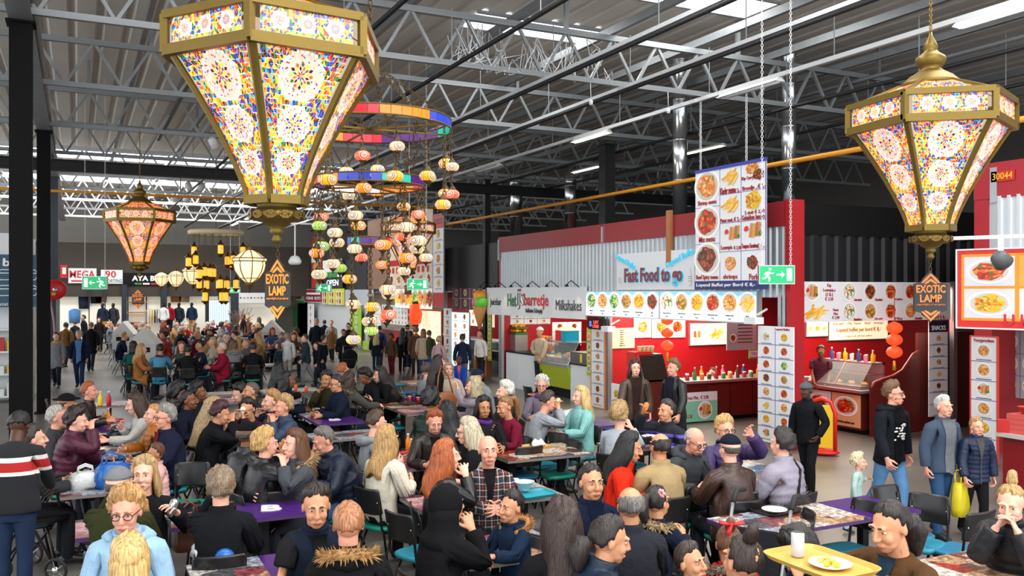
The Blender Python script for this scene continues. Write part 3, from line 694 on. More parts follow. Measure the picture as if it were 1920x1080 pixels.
JT = dict(pel=(0,0,.95), spi=(0,0,1.05), che=(0,-.01,1.22), nec=(0,-.015,1.46), hea=(0,-.005,1.54))
BN = ['pel','spi','che','nec','hea','uaL','faL','haL','fgL','uaR','faR','haR','fgR','thL','shL','ftL','thR','shR','ftR']
for sd, sg in (('L', -1), ('R', 1)):
    JT['ua'+sd] = (sg*.165,-.012,1.405); JT['fa'+sd] = (sg*.44,-.012,1.405); JT['ha'+sd] = (sg*.685,-.012,1.405); JT['fg'+sd] = (sg*.775,-.012,1.40)
    JT['th'+sd] = (sg*.09,0,.9); JT['sh'+sd] = (sg*.09,.005,.49); JT['ft'+sd] = (sg*.09,-.01,.085)
BI = {b: i for i, b in enumerate(BN)}
REST = np.array([JT[b] for b in BN])
def sst(x, a, b):
    t = np.clip((x-a)/(b-a), 0, 1); return t*t*(3-2*t)
def weights(V):
    """skin weights from the rest position (arms out along X)"""
    x, y, z = V[:, 0], V[:, 1], V[:, 2]; W = np.zeros((len(V), len(BN)))
    a = np.abs(x)
    arm = sst(a, .125, .215)*sst(z, 1.2, 1.3)*(z < 1.62)
    leg = 1-sst(z, .80, .93)
    hz = z-.25*np.maximum(y-.02, 0)*(z < 1.6)*0
    wh = sst(hz+.35*np.maximum(y, 0), 1.5, 1.545); wn = sst(z, 1.43, 1.475)*(1-wh); wc = sst(z, 1.13, 1.25)*(1-wn-wh*1)*(1-wh); ws = sst(z, .98, 1.08)*(1-sst(z, 1.13, 1.25)); wp = 1-sst(z, .98, 1.08)
    core = np.stack([wp, ws, np.clip(wc, 0, 1), wn, wh], 1); core /= core.sum(1, keepdims=True)
    W[:, :5] = core*((1-arm)*(1-leg))[:, None]
    f1 = sst(a, .39, .49); f2 = sst(a, .665, .70); f3 = sst(a, .765, .785)
    seg = np.stack([1-f1, f1*(1-f2), f2*(1-f3), f3], 1)*arm[:, None]
    l1 = 1-sst(z, .43, .55); l2 = 1-sst(z, .06, .115)
    lg = np.stack([1-l1, l1*(1-l2), l2], 1)*(leg*(1-arm))[:, None]
    sR = sst(x, -.03, .03)
    W[:, 5:9] = seg*(x < 0)[:, None]; W[:, 9:13] = seg*(x >= 0)[:, None]
    W[:, 13:16] = lg*(1-sR)[:, None]; W[:, 16:19] = lg*sR[:, None]
    return W/W.sum(1, keepdims=True)

# ---- the bare figure: head, neck, hands and the limbs inside the clothes
def body_mb():
    mb = MB(); E = mb.ell
    E((0,-.014,1.658), (.077,.096,.092), 20, 14); E((0,.022,1.612), (.064,.072,.09), 18, 12)         # skull, face
    E((0,.062,1.545), (.036,.032,.026), 12, 8); E((0,.045,1.565), (.056,.05,.036), 14, 8)            # chin, jaw
    for s in (-1, 1):
        E((s*.034,.066,1.603), (.028,.026,.03), 10, 8); E((s*.077,-.008,1.625), (.010,.02,.029), 10, 8)   # cheek, ear
        E((s*.031,.083,1.664), (.026,.014,.010), 10, 6)                                                  # brow
        E((s*.0115,.105,1.604), (.010,.012,.009), 8, 6)                                                  # nostril
    _ring_tube(mb, [(0,.09,1.655),(0,.106,1.63),(0,.117,1.608)], [.0095,.011,.0125], 10)               # nose
    E((0,.092,1.5705), (.025,.013,.0075), 12, 6); E((0,.09,1.5605), (.022,.013,.0075), 12, 6)         # lips
    _ring_tube(mb, [(0,-.02,1.40),(0,-.012,1.48),(0,.0,1.56)], [.07,.056,.055], 14)
    rings = [(.88,.10,.07),(.95,.11,.075),(1.05,.10,.07),(1.2,.11,.075),(1.32,.115,.075),(1.39,.11,.065),(1.455,.08,.06)]
    mb.tube([(0,-.005,z) for z, a, b in rings], [(a, b) for z, a, b in rings], 18, up=(0, 1, 0))
    for s in (-1, 1):
        _ring_tube(mb, [(s*.12,-.012,1.40),(s*.2,-.012,1.405),(s*.44,-.012,1.405),(s*.56,-.012,1.405),(s*.69,-.012,1.405)], [.035,.034,.033,.034,.026], 12)
        _ring_tube(mb, [(s*.68,-.012,1.405),(s*.72,-.010,1.403),(s*.775,-.010,1.402)], [(.026,.018),(.036,.016),(.042,.013)], 12, up=(0, 0, 1))   # palm
        for k, (yo, ln, sp) in enumerate(((.033, .062, .30), (.0105, .072, .09), (-.013, .067, -.1), (-.036, .052, -.32))):
            b0 = Vector((s*.772, -.010+yo, 1.402)); a1 = b0+Vector((s*ln*.5, ln*.5*sp, -.006)); a2 = a1+Vector((s*ln*.32, ln*.32*sp, -.016)); a3 = a2+Vector((s*ln*.2, ln*.2*sp, -.02))
            _ring_tube(mb, [b0, a1, a2, a3], [.0098, .0092, .0082, .0072], 8)
        _ring_tube(mb, [(s*.712,.012,1.398),(s*.74,.048,1.39),(s*.77,.066,1.382),(s*.79,.07,1.375)], [.014,.0125,.0105,.009], 8)
        _ring_tube(mb, [(s*.085,0,.92),(s*.09,.005,.7),(s*.09,.005,.49),(s*.09,-.012,.3),(s*.09,-.01,.085)], [.05,.046,.036,.034,.03], 12)
        _ring_tube(mb, [(s*.09,-.03,.045),(s*.092,.05,.04),(s*.095,.15,.025)], [(.034,.03),(.038,.028),(.036,.016)], 10, up=(0, 0, 1))
    return mb
# ---- garments, modelled on the same rest pose
def torso_g(mb, zs, t, arms=None, t_arm=None, quilt=0, collar=0.):
    base = [(.62,.185,.14),(.74,.182,.14),(.84,.178,.132),(.95,.175,.125),(1.06,.158,.115),(1.2,.168,.122),(1.32,.178,.124),(1.4,.165,.108),(1.445,.115,.085),(1.475,.075,.07)]
    zz = np.linspace(zs, 1.475, 34)
    A = np.interp(zz, [b[0] for b in base], [b[1] for b in base])+t; B = np.interp(zz, [b[0] for b in base], [b[2] for b in base])+t
    if quilt: q = np.abs(np.sin((zz-zs)*math.pi/quilt)); A = A+.016*q-.008; B = B+.016*q-.008
    mb.tube([(0,-.006,z) for z in zz], list(zip(A, B)), 22, up=(0, 1, 0))
    if collar: mb.tube([(0,-.01,1.44),(0,-.012,1.47),(0,-.008,1.475+collar)], [(.085+t*.6,.08+t*.6),(.078+t*.5,.076+t*.5),(.074+t*.45,.075+t*.45)], 18, up=(0, 1, 0))
    if arms:
        xs = np.linspace(.1, arms, 20)
        r = np.interp(xs, [.1,.2,.44,.56,.69], [.066,.063,.053,.05,.042])+(t if t_arm is None else t_arm)
        if quilt: r = r+.012*np.abs(np.sin(xs*math.pi/quilt))-.006
        for s in (-1, 1):
            zc = np.interp(xs, [.1, .2], [1.395, 1.405])
            mb.tube([(s*x_, -.012, z_) for x_, z_ in zip(xs, zc)], list(r), 14)
    return mb
def trousers_mb():
    mb = MB()
    zs = [.80,.86,.92,1.0]; A = [.15,.168,.168,.155]; B = [.108,.12,.118,.11]
    mb.tube([(0,-.004,z) for z in zs], list(zip(A, B)), 20, up=(0, 1, 0))
    for s in (-1, 1):
        mb.tube([(s*.088,0,.93),(s*.09,.003,.8),(s*.09,.005,.65),(s*.09,.005,.49),(s*.09,-.01,.3),(s*.09,-.008,.06)], [.088,.092,.08,.066,.064,.056], 16)
    return mb
def shoe_mb():
    mb = MB()
    for s in (-1, 1):
        _ring_tube(mb, [(s*.09,-.045,.05),(s*.09,.02,.055),(s*.094,.1,.042),(s*.097,.18,.03)], [(.042,.045),(.045,.05),(.046,.04),(.042,.026)], 12, up=(0, 0, 1))
        _ring_tube(mb, [(s*.09,-.015,.06),(s*.09,-.012,.12)], [.048,.046], 10)
    return mb
def hood_mb():
    mb = MB()
    _ring_tube(mb, [(-.1,.03,1.475),(-.12,-.05,1.46),(-.075,-.125,1.44),(0,-.15,1.43),(.075,-.125,1.44),(.12,-.05,1.46),(.1,.03,1.475)], [(.03,.03),(.04,.042),(.05,.055),(.055,.065),(.05,.055),(.04,.042),(.03,.03)], 12)
    return mb
def front_strip(t, z0=.9, wtop=.05, wb=.008):
    base = [(.62,.14),(.84,.132),(.95,.125),(1.06,.115),(1.2,.122),(1.32,.124),(1.4,.108),(1.445,.085),(1.475,.07)]
    V = []; n = 18
    for i in range(n+1):
        z = z0+(1.5-z0)*i/n; b = np.interp(z, [q[0] for q in base], [q[1] for q in base])+t; w_ = wb+wtop*max(0, (z-1.18)/.3)**1.2
        for x in (-1, -.5, 0, .5, 1): V.append((x*w_, b*math.sqrt(max(0, 1-(x*w_/.19)**2))-.006+.004+(.004 if x == 0 else 0), z))
    Fc = [(i*5+j, i*5+j+1, (i+1)*5+j+1, (i+1)*5+j) for i in range(n) for j in range(4)]
    return np.array(V), Fc
TPL = {}
def tpl(name, V, Fc): TPL[name] = (V, Fc, weights(V))
_b = body_mb()
tpl('body', *unify(_b, .0052, 9500, 2)); tpl('body_far', *unify(_b, .011, 1500, 1))
def both(name, mb, tris, far, voxel=.011, smooth=3):
    tpl(name, *unify(mb, voxel, tris, smooth)); tpl(name+'_far', *unify(mb, voxel*1.6, far, 2))
both('jacket', torso_g(MB(), .82, .018, .675, .016, 0, .045), 3000, 700)
both('coat', torso_g(MB(), .64, .024, .68, .018, 0, .05), 3200, 700)
both('sweater', torso_g(MB(), .87, .006, .675, .008), 2600, 600)
both('puffer', torso_g(MB(), .82, .03, .675, .02, .07, .06), 4200, 800, .010, 2)
both('tshirt', torso_g(MB(), .88, .006, .34, .012), 2200, 500)
both('vest', torso_g(MB(), .86, .026, .17, .01, 0, .05), 2200, 500)
both('trousers', trousers_mb(), 2200, 500); both('shoes', shoe_mb(), 900, 200, .008, 1); both('hood', hood_mb(), 900, 300)

for _k, _t, _z in (('jacket', .022, .83), ('coat', .028, .7), ('puffer', .042, .83), ('sweater', .011, 1.2), ('vest', .03, .87)): tpl('front_'+_k, *front_strip(_t, _z)); tpl('frontw_'+_k, *front_strip(_t+.003, _z, .035, .065))

# ---- hair, hats and small wear: shaped shells in the head's rest place
HC = np.array([0, -.004, 1.648]); HR = np.array([.079, .1, .104])
def shell(fn, n=40, k=26, noise=0., seed=3):
    """closed shell round the skull; fn(dir) = thickness (negative sinks it under the skin)"""
    rn = random.Random(seed); V = []; Fc = []
    for i in range(k+1):
        t = -math.pi/2+math.pi*i/k
        for j in range(n):
            p = 2*math.pi*j/n; d = np.array((math.cos(t)*math.cos(p), math.cos(t)*math.sin(p), math.sin(t)))
            th = fn(d); 
            if th > 0 and noise: th += noise*rn.uniform(-1, 1)
            V.append(HC+d*(HR+th))
    for i in range(k):
        for j in range(n): Fc.append((i*n+j, i*n+(j+1) % n, (i+1)*n+(j+1) % n, (i+1)*n+j))
    return np.array(V), Fc
def hairline(d, low=-.45, front=.5, side=-.1):
    """>0 where hair grows: front hairline, over the ears, down to the nape"""
    x, y, z = d
    fr = max(0., y); lim = low+(front-low)*min(1, max(0, (y+.35)/1.05))
    if y > .1: lim = max(lim, front-.25*abs(x)*1.6)
    if -.3 < y <= .35: lim = max(lim, side)
    return z-lim
def cap_fn(t, low=-.45, front=.74, side=-.1, top=0., back=0.):
    def f(d):
        az = math.atan2(d[0], d[1]); h = hairline(d, low, front, side)+.05*math.sin(az*9+1)+.03*math.sin(az*23); g = min(1., max(0., (h+.02)/(.2+.25*max(0, d[1]))))
        return -.02+g*(.02+t+top*max(0, d[2])+back*max(0, -d[1])+min(.0025, t*.2)*math.sin(az*31+d[2]*7)+t*.25*math.sin(az*5+d[2]*6))
    return f
def curtain(length, w=.105, thick=.03, wave=.012, arc=115, seed=1, spread=1.15, n=18, k=14):
    rn = random.Random(seed); mb = MB(); rings = []
    ph = [rn.uniform(0, 6) for _ in range(n)]
    for i in range(k+1):
        s = i/k; z = 1.735-s*(length+.03); grow = (1+(spread-1)*min(1, s*1.6))*(.74+.26*min(1, s*length/.1)**.6); ring = []
        yo = -.012-.035*max(0, min(1, (1.58-z)/.14))
        for side_ in (1, -1):
            for j in range(n):
                jj = j if side_ > 0 else n-1-j
                a = math.radians(-90-arc+2*arc*jj/(n-1))
                r = (w*grow+(0 if side_ > 0 else -thick)+wave*math.sin(s*9+ph[jj])*(s+.2)*(.3 if side_ < 0 else 1))
                zz = z-(.03*math.sin(ph[jj]*3) if i == k else 0)
                ring.append((r*math.cos(a)*.92, r*math.sin(a)*1.05+yo, zz))
        rings.append(ring)
    mb.loft(rings, cap=True)
    return np.array(mb.v), mb.f
def mbarr(mb): return np.array(mb.v), mb.f
def merge(*parts):
    V = []; Fc = []; o = 0
    for v, f in parts:
        V.append(v); Fc += [tuple(i+o for i in q) for q in f]; o += len(v)
    return np.vstack(V), Fc
HAIR = {}
def hdef(name, V, Fc, rigid=False):
    W = weights(V)
    if rigid: W[:] = 0; W[:, BI['hea']] = 1
    else:      # strands above the collar follow the head, below it the chest
        W[:] = 0; t = sst(V[:, 2], 1.42, 1.56); W[:, BI['hea']] = t; W[:, BI['che']] = 1-t
    HAIR[name] = (V, Fc, W)
hdef('short', *shell(cap_fn(.012, top=.016, front=.78), noise=.004), True)
hdef('tousled', *shell(cap_fn(.018, top=.026, low=-.55, front=.76), noise=.009), True)
hdef('buzz', *shell(cap_fn(.0115, low=-.42, front=.74)), True)
hdef('nape', *shell(lambda d: .007 if d[2] < .2 and hairline(d, -.42, .74, -.1) > 0 else -.03), True)
hdef('curly', *shell(cap_fn(.03, top=.018, low=-.6, side=-.25), noise=.012), True)
hdef('afro', *shell(cap_fn(.05, top=.03, low=-.4), noise=.01), True)
hdef('bob', *merge(shell(cap_fn(.022, top=.014, low=-.6, side=-.3), noise=.004), curtain(.24, .108, .03, .008, 118, 2, 1.08)))
hdef('balding', *shell(lambda d: cap_fn(.012, low=-.5)(d) if d[2] < .42-.3*d[1] and d[1] < .45 else -.02, noise=.003), True)
hdef('long', *merge(shell(cap_fn(.018, top=.014, low=-.6, side=-.2), noise=.003), curtain(.42, .108, .035, .012, 118, 3, 1.22)))
hdef('verylong', *merge(shell(cap_fn(.02, top=.014, low=-.6, side=-.2), noise=.003), curtain(.60, .112, .04, .014, 122, 4, 1.4)))
def tailpts(pts, rad): mb = MB(); _ring_tube(mb, pts, rad, 12); return mbarr(mb)
hdef('ponytail', *merge(shell(cap_fn(.011, low=-.5), noise=.002), tailpts([(0,-.10,1.70),(0,-.155,1.69),(0,-.175,1.62),(0.01,-.17,1.52),(.015,-.165,1.42)], [.022,.036,.042,.034,.016])))
hdef('lowtail', *merge(shell(cap_fn(.013, low=-.55), noise=.002), tailpts([(0,-.09,1.60),(0,-.135,1.59),(.0,-.15,1.53),(.01,-.15,1.46)], [.03,.055,.06,.035])))
hdef('bun', *merge(shell(cap_fn(.009, low=-.5), noise=.002), tailpts([(0,-.055,1.76),(0,-.075,1.80)], [.036,.03])))
hdef('backbun', *merge(shell(cap_fn(.012, low=-.5), noise=.002), tailpts([(0,-.105,1.675),(0,-.14,1.675)], [.045,.036])))
def scarf_head():
    def f(d):
        face = d[1] > .45 and abs(d[0]) < .62 and d[2] < .62
        return -.03 if face else .016
    V, Fc = shell(f)
    mb = MB(); zz = [1.62,1.56,1.5,1.45,1.41,1.36]; A = [.098,.1,.105,.135,.17,.175]; B = [.1,.1,.1,.115,.13,.125]
    mb.tube([(0,-.012-.004*i,z) for i, z in enumerate(zz)], list(zip(A, B)), 20, up=(0, 1, 0))
    v2, f2 = mbarr(mb)
    m = (v2[:, 1] > .05) & (v2[:, 2] > 1.53); v2[m, 1] = .03
    return merge((V, Fc), (v2, f2))
hdef('headscarf', *scarf_head())
hdef('beanie', *shell(lambda d: .016 if d[2] > .22-.12*d[1]*-1 else -.03), True)
hdef('cap', *merge(shell(lambda d: .014 if d[2] > .3+.0*d[1] else -.03), mbarr(MB().loft([[(.075*math.cos(a), .085+.075*math.sin(a)*q, 1.695-.012*q+dz) for a in [math.pi*i/10 for i in range(11)]] for q, dz in ((.0, 0), (1.0, -.008), (1.0, -.014), (0, -.008))], cap=False))), True)
hdef('flatcap', *shell(lambda d: (.02+.03*max(0, d[1])-.012*max(0, d[2])) if d[2] > .26-.1*d[1] else -.03), True)
hdef('hat', *merge(shell(lambda d: .02 if d[2] > .3 else -.03), mbarr(MB().lathe([(.09, 0), (.155, -.006), (.155, .004), (.09, .012)], 24, c=(0, -.004, 1.70)))), True)
def face_parts():
    ey = MB(); ir = MB(); br = MB(); lp = MB()
    for s in (-1, 1):
        ey.ell((s*.0315,.0795,1.6415), (.0125,.011,.0055), 10, 6); ir.ell((s*.0315,.0868,1.6412), (.0058,.0045,.0056), 8, 6)
        br.tube([(s*.014,.094,1.664),(s*.03,.0955,1.669),(s*.05,.081,1.663)], [(.004,.004),(.0045,.004),(.003,.003)], 6)
    lp.tube([(-.023,.0965,1.566),(-.01,.1035,1.569),(0,.1045,1.5675),(.01,.1035,1.569),(.023,.0965,1.566)], [(.003,.003),(.005,.004),(.005,.004),(.005,.004),(.003,.003)], 6, up=(0, 1, 0))
    lp.tube([(-.021,.0955,1.563),(0,.1015,1.5585),(.021,.0955,1.563)], [(.003,.003),(.006,.005),(.003,.003)], 6, up=(0, 1, 0))
    gl = MB()
    for s in (-1, 1):
        for q in range(12):
            a, b = q*math.pi/6, (q+1)*math.pi/6
            gl.bar((s*.034+.025*math.cos(a), .104, 1.639+.019*math.sin(a)), (s*.034+.025*math.cos(b), .104, 1.639+.019*math.sin(b)), .0042)
        gl.bar((s*.059,.103,1.645), (s*.08,.0,1.645), .004)
    gl.bar((-.009,.106,1.643), (.009,.106,1.643), .004)
    sc = MB(); _ring_tube(sc, [(.095*math.cos(t), .088*math.sin(t)-.008, 1.465+.012*math.sin(t*2)) for t in [2*math.pi*i/16 for i in range(17)]], [.03]*17, 10)
    fu = MB(); rn = random.Random(4)
    for i in range(420):
        t = rn.uniform(math.radians(150), math.radians(390)); p = Vector((.14*math.cos(t), .135*math.sin(t)-.045, 1.455+.03*math.sin(-t)*1.0))
        d = Vector((math.cos(t)*rn.uniform(.2, 1), math.sin(t)*rn.uniform(.2, 1), rn.uniform(-.7, 1))).normalized()
        q = d.cross(Vector((rn.uniform(-1, 1), rn.uniform(-1, 1), 1))).normalized()*.011
        fu.add([p-q, p+q, p+d*rn.uniform(.045, .085)], [(0, 1, 2)])
    _ring_tube(fu, [(.14*math.cos(t), .135*math.sin(t)-.045, 1.455-.03*math.sin(t)) for t in [math.radians(145+250*i/14) for i in range(15)]], [.034]*15, 10)
    bd = shell(lambda d: .006 if (d[2] < -.32 and d[1] > .25 and abs(d[0]) < .75 and not (d[2] > -.6 and abs(d[0]) < .16 and d[1] > .7 and d[2] < -.45)) else -.03)
    return {k: mbarr(v) for k, v in dict(eye=ey, iris=ir, eyebrow=br, lips=lp, glasses=gl, scarf=sc, fur_collar=fu).items()} | {'beard': bd}
for k, (v, f) in face_parts().items():
    hdef(k, v, f, k not in ('scarf', 'fur_collar'))
    if k in ('scarf', 'fur_collar'): W = HAIR[k][2]; W[:] = 0; W[:, BI['che']] = .7; W[:, BI['nec']] = .3
M_eye = mat('eye white', '#c9bfb6', .3); M_iris = mat('iris dark', '#1c120c', .2); M_gl = mat('spectacle frame', '#2a1c18', .3)

def Rx(a): c, s = math.cos(a), math.sin(a); return np.array(((1,0,0),(0,c,-s),(0,s,c)))
def Rz(a): c, s = math.cos(a), math.sin(a); return np.array(((c,-s,0),(s,c,0),(0,0,1)))
def Rfrom(u, v):
    u = u/np.linalg.norm(u); v = v/np.linalg.norm(v); q = Vector(u).rotation_difference(Vector(v)); return np.array(q.to_matrix())
ARMS = {  # hand targets (right hand; x outwards), metres in front of the hips / above the floor, seated
    'table': (.15,.40,.80), 'near': (.12,.30,.82), 'mouth': (.035,.2,1.14), 'chin': (.06,.18,1.07), 'lap': (.12,.24,.63), 'cup': (.1,.33,.92), 'side': (.27,.03,.80),
    'pocket': (.2,.1,.93), 'carry': (.2,.36,1.06), 'push': (.2,.42,.98), 'fork': (.08,.3,.95), 'reach': (.2,.5,.84), 'wide': (.3,.3,.80), 'cross': (.03,.38,.81), 'up': (.16,.26,1.22), 'swing': (.25,.2,.86), 'back': (.25,-.14,.84)}
def pose(mode, lean=8., hy=0., hp=0., tw=0., aL='table', aR='table', step=0., s=1., zseat=.46, curl=25., sp=0.):
    """rotation and place of every bone"""
    Rm = {}; P = {}; J = {b: np.array(JT[b])*s for b in BN}; rad = math.radians
    seated = mode == 's'
    Rm['pel'] = Rx(-rad(lean*.35 if seated else lean*.2)); P['pel'] = np.array((0, 0, (zseat+.115*s) if seated else .95*s-abs(step)*.0006))
    Rm['spi'] = Rm['pel'] @ Rx(-rad(lean*.3)) @ Rz(rad(tw*.3)); Rm['che'] = Rm['spi'] @ Rx(-rad(lean*.35)) @ Rz(rad(tw*.7))
    Rm['hea'] = Rz(rad(hy)) @ Rx(-rad(hp)); Rm['nec'] = Rz(rad(hy*.5+tw*.5)) @ Rx(-rad((hp+lean)/2))
    def place(c, p): P[c] = P[p]+Rm[p] @ (J[c]-J[p])
    place('spi', 'pel'); place('che', 'spi'); place('nec', 'che'); place('hea', 'nec')
    for sd, sg, a in (('L', -1, aL), ('R', 1, aR)):
        t = np.array(ARMS[a] if isinstance(a, str) else a, float); t = t*np.array((sg, 1, 1))
        if seated:
            if isinstance(a, str):
                t = t*np.array((s, s, 1.)); 
                if t[2] > 1.0: t[2] = (t[2]-1.2)*s+P['hea'][2]+.105*s-.03
                if t[2] > 1.0: t[:2] += P['hea'][:2]*np.array((1, .8))
        else:
            t = t*s
        place('ua'+sd, 'che'); sh = P['ua'+sd]; d = t-sh; L = np.linalg.norm(d); l1, l2 = .275*s, .265*s
        if L > (l1+l2)*.985: d = d*((l1+l2)*.985/L); L = np.linalg.norm(d)
        if L < .12: d = d/L*.12; L = .12
        u = d/L; ca = (l1*l1+L*L-l2*l2)/(2*l1*L); ca = max(-1, min(1, ca)); h = l1*math.sqrt(1-ca*ca)
        pole = np.array((sg*.65, -.35, -1.)) if t[2] < 1.35*s else np.array((sg*1., -.1, -.6)); pole = pole-u*pole.dot(u); pole /= np.linalg.norm(pole)
        el = sh+u*(l1*ca)+pole*h; d1 = el-sh; d2 = sh+d-el
        r0 = np.array((sg, 0., 0.)); R1 = Rfrom(r0, d1); R2 = Rfrom(d1, d2) @ R1
        Rm['ua'+sd] = R1; Rm['fa'+sd] = R2; P['fa'+sd] = el; P['ha'+sd] = el+d2/np.linalg.norm(d2)*(.245*s)
        Rm['ha'+sd] = R2; ax = R2 @ np.array((0, 1., 0)); Q = np.array(Quaternion(Vector(ax), rad(curl)*sg).to_matrix()); Rm['fg'+sd] = Q @ R2; P['fg'+sd] = P['ha'+sd]+R2 @ (J['fg'+sd]-J['ha'+sd])
        place('th'+sd, 'pel')
        if seated:
            k1 = np.array((sg*(.12+sp), 1., -.05)); k2 = np.array((sg*.02, -.06, -1.)); Rt = Rfrom(np.array((0, 0, -1.)), k1); Rs = Rfrom(np.array((0, 0, -1.)), k2)
            Rt = Rx(math.pi/2*.98) @ Rz(0) if False else Rt
            Rm['th'+sd] = Rt; Rm['sh'+sd] = Rs; Rm['ft'+sd] = np.eye(3)
        else:
            a_ = rad(step)*(1 if sd == 'L' else -1); Rm['th'+sd] = Rx(a_); Rm['sh'+sd] = Rx(min(a_, 0)*1.5-(.08 if a_ < 0 else 0)); Rm['ft'+sd] = Rx(min(a_, 0)*.9)
        place('sh'+sd, 'th'+sd); place('ft'+sd, 'sh'+sd)
    if not seated:     # stand on the floor
        zf = min(P['ftL'][2], P['ftR'][2])-.085*s
        for b in P: P[b] = P[b]-np.array((0, 0, zf))
    return np.stack([Rm[b] for b in BN]), np.stack([P[b] for b in BN])
def deform(T, RP, s, bulk=(1, 1), hs=1.):
    V, Fc, W = T; Rm, P = RP; V = V.copy()
    if bulk != (1, 1):
        t = (np.abs(V[:, 0]) < .3)|(V[:, 2] < 1.2); V[:, 1] *= bulk[1]; V[t & (V[:, 2] < 1.3), 0] *= bulk[0]
    if hs != 1.:
        hw = W[:, BI['hea']][:, None]; c = np.array((0, -.01, 1.54)); V = V*(1-hw)+(c+(V-c)*hs)*hw
    V = V*s; J = REST*s; out = np.zeros_like(V)
    for b in range(len(BN)):
        w_ = W[:, b]; m = w_ > 1e-4
        if m.any(): out[m] += w_[m, None]*((V[m]-J[b]) @ Rm[b].T+P[b])
    return out
def pmesh(name, V, Fc, m, smooth=True):
    me = bpy.data.meshes.new(name); me.from_pydata(V.tolist(), [], Fc); me.materials.append(m)
    me.polygons.foreach_set('use_smooth', [smooth]*len(me.polygons)); me.update()
    return me
SK = dict(p='#e6ad95', t='#c98d68', o='#b27a52', b='#7a4a2e', d='#4b2d1d', r='#dc9a80')
TOPK = {'jacket': 'jacket', 'coat': 'coat', 'sweater': 'sweater', 'puffer': 'puffer', 'tshirt': 'tshirt', 'vest': 'vest', 'leather': 'jacket', 'shirt': 'sweater', 'denim': 'jacket', 'hoodie': 'sweater'}
FABK = {'leather': 'leather', 'puffer': 'shiny', 'denim': 'denim'}
PEOPLE = []; PRP = {}; HANDS = {}
def person(label, x, y, yaw, mode='s', hair='short', hc='#2a1c14', sk='p', top='jacket', tc='#222', lc='#23262e', s=1., hs=1.06, far=False, ext='', acc='#999', bulk=(1, 1), shoe='#1a1a1c', under=None, group=None, front=None, topm=None, **pz):
    RP = pose(mode, s=s, **pz); sfx = '_far' if far else ''
    body = ob('person', pmesh('person', deform(TPL['body'+sfx], RP, s, hs=hs), TPL['body'+sfx][1], skin(SK[sk])), None, (x, y, 0), (0, 0, yaw-math.pi/2))
    tag(body, label, 'person', group)
    def child(nm, T, m, bk=(1, 1)): return ob(nm, pmesh(nm, deform(T, RP, s, bk, hs), T[1], m), body)
    child(top if top not in ('shirt',) else 'sweater', TPL[TOPK[top]+sfx], topm or cloth(tc, FABK.get(top, 'wool')), bulk)
    if top == 'vest' or under: child('t_shirt', TPL['tshirt'+sfx], cloth(under or '#1c1c1e'), (bulk[0]*.99, bulk[1]*.99))
    if front: child('shirt_front', TPL[('frontw_' if 'w' in ext else 'front_')+TOPK[top]], cloth(front), bulk)
    child('trousers', TPL['trousers'+sfx], cloth(lc, 'denim')); child('shoes', TPL['shoes'+sfx], cloth(shoe, 'leather'))
    if hair != 'bald':
        nm = {'headscarf': 'headscarf', 'beanie': 'beanie', 'cap': 'cap', 'flatcap': 'flat_cap', 'hat': 'hat'}.get(hair, 'hair')
        child(nm, HAIR[hair], cloth(hc) if nm != 'hair' else hairmat(hc))
        if nm in ('cap', 'flat_cap', 'hat', 'beanie'): child('hair', HAIR['nape'], hairmat('#4a443e'))
    if not far:
        child('eyes', HAIR['eye'], M_eye); child('irises', HAIR['iris'], M_iris)
        child('eyebrows', HAIR['eyebrow'], hairmat(hc if nm_is_hair(hair) else '#2a1c14')); child('lips', HAIR['lips'], mat('lips '+sk, {'p': '#b9685c', 'r': '#b55f54', 't': '#a25a4a', 'o': '#94523f', 'b': '#6a3a30', 'd': '#4a2622'}[sk], .4))
    if 'g' in ext: child('glasses', HAIR['glasses'], M_gl)
    if 's' in ext: child('scarf', HAIR['scarf'], cloth(acc))
    if 'f' in ext: child('fur_collar', HAIR['fur_collar'], mat('fur '+acc, acc, .9, vary=.5, vscale=60)); child('hood', TPL['hood'+sfx], cloth(tc))
    if 'h' in ext: child('hood', TPL['hood'+sfx], cloth(acc if acc != '#999' else tc))
    if 'b' in ext: child('beard', HAIR['beard'], hairmat(hc if nm_is_hair(hair) else '#2a1c14'))
    PRP[label] = (RP, s, hs, body)
    Rr = Rz(yaw-math.pi/2); PEOPLE.append((body, x, y, yaw, mode))
    HANDS[label] = [Rr @ RP[1][BI[b]]+np.array((x, y, 0)) for b in ('fgL', 'fgR')]
    return body
CH_Q = []
def chair_for(b, x, y, yaw, label, ch): CH_Q.append((x, y, yaw, label, ch, False))
def nm_is_hair(h): return h not in ('headscarf', 'beanie', 'cap', 'flatcap', 'hat', 'bald')
def at_head(label, qx, qy, yaw, mode='s', s=1., foot=None, **kw):
    """stand or seat a person so that the head is where the photograph shows it"""
    yaw = math.radians(yaw); pz = {k: v for k, v in kw.items() if k in ('lean', 'hy', 'hp', 'tw', 'aL', 'aR', 'step', 'zseat', 'curl', 'sp')}
    if foot:
        d = F*H/(foot-HOR); s = (H-(qy-HOR)*d/F)/1.648
    RP = pose(mode, s=s, **pz); Rh = RP[0][BI['hea']]
    h = RP[1][BI['hea']]+Rh @ np.array((0, .01, .1))*s*kw.get('hs', 1.06); h = Rz(yaw-math.pi/2) @ h
    x, y = gp(qx, qy, h[2])
    ch = kw.pop('chair', None)
    b = person(label, x-h[0], y-h[1], yaw, mode, s=s, **kw)
    if mode == 's' and ch != 0: chair_for(b, x-h[0], y-h[1], yaw, label, ch)
    return b
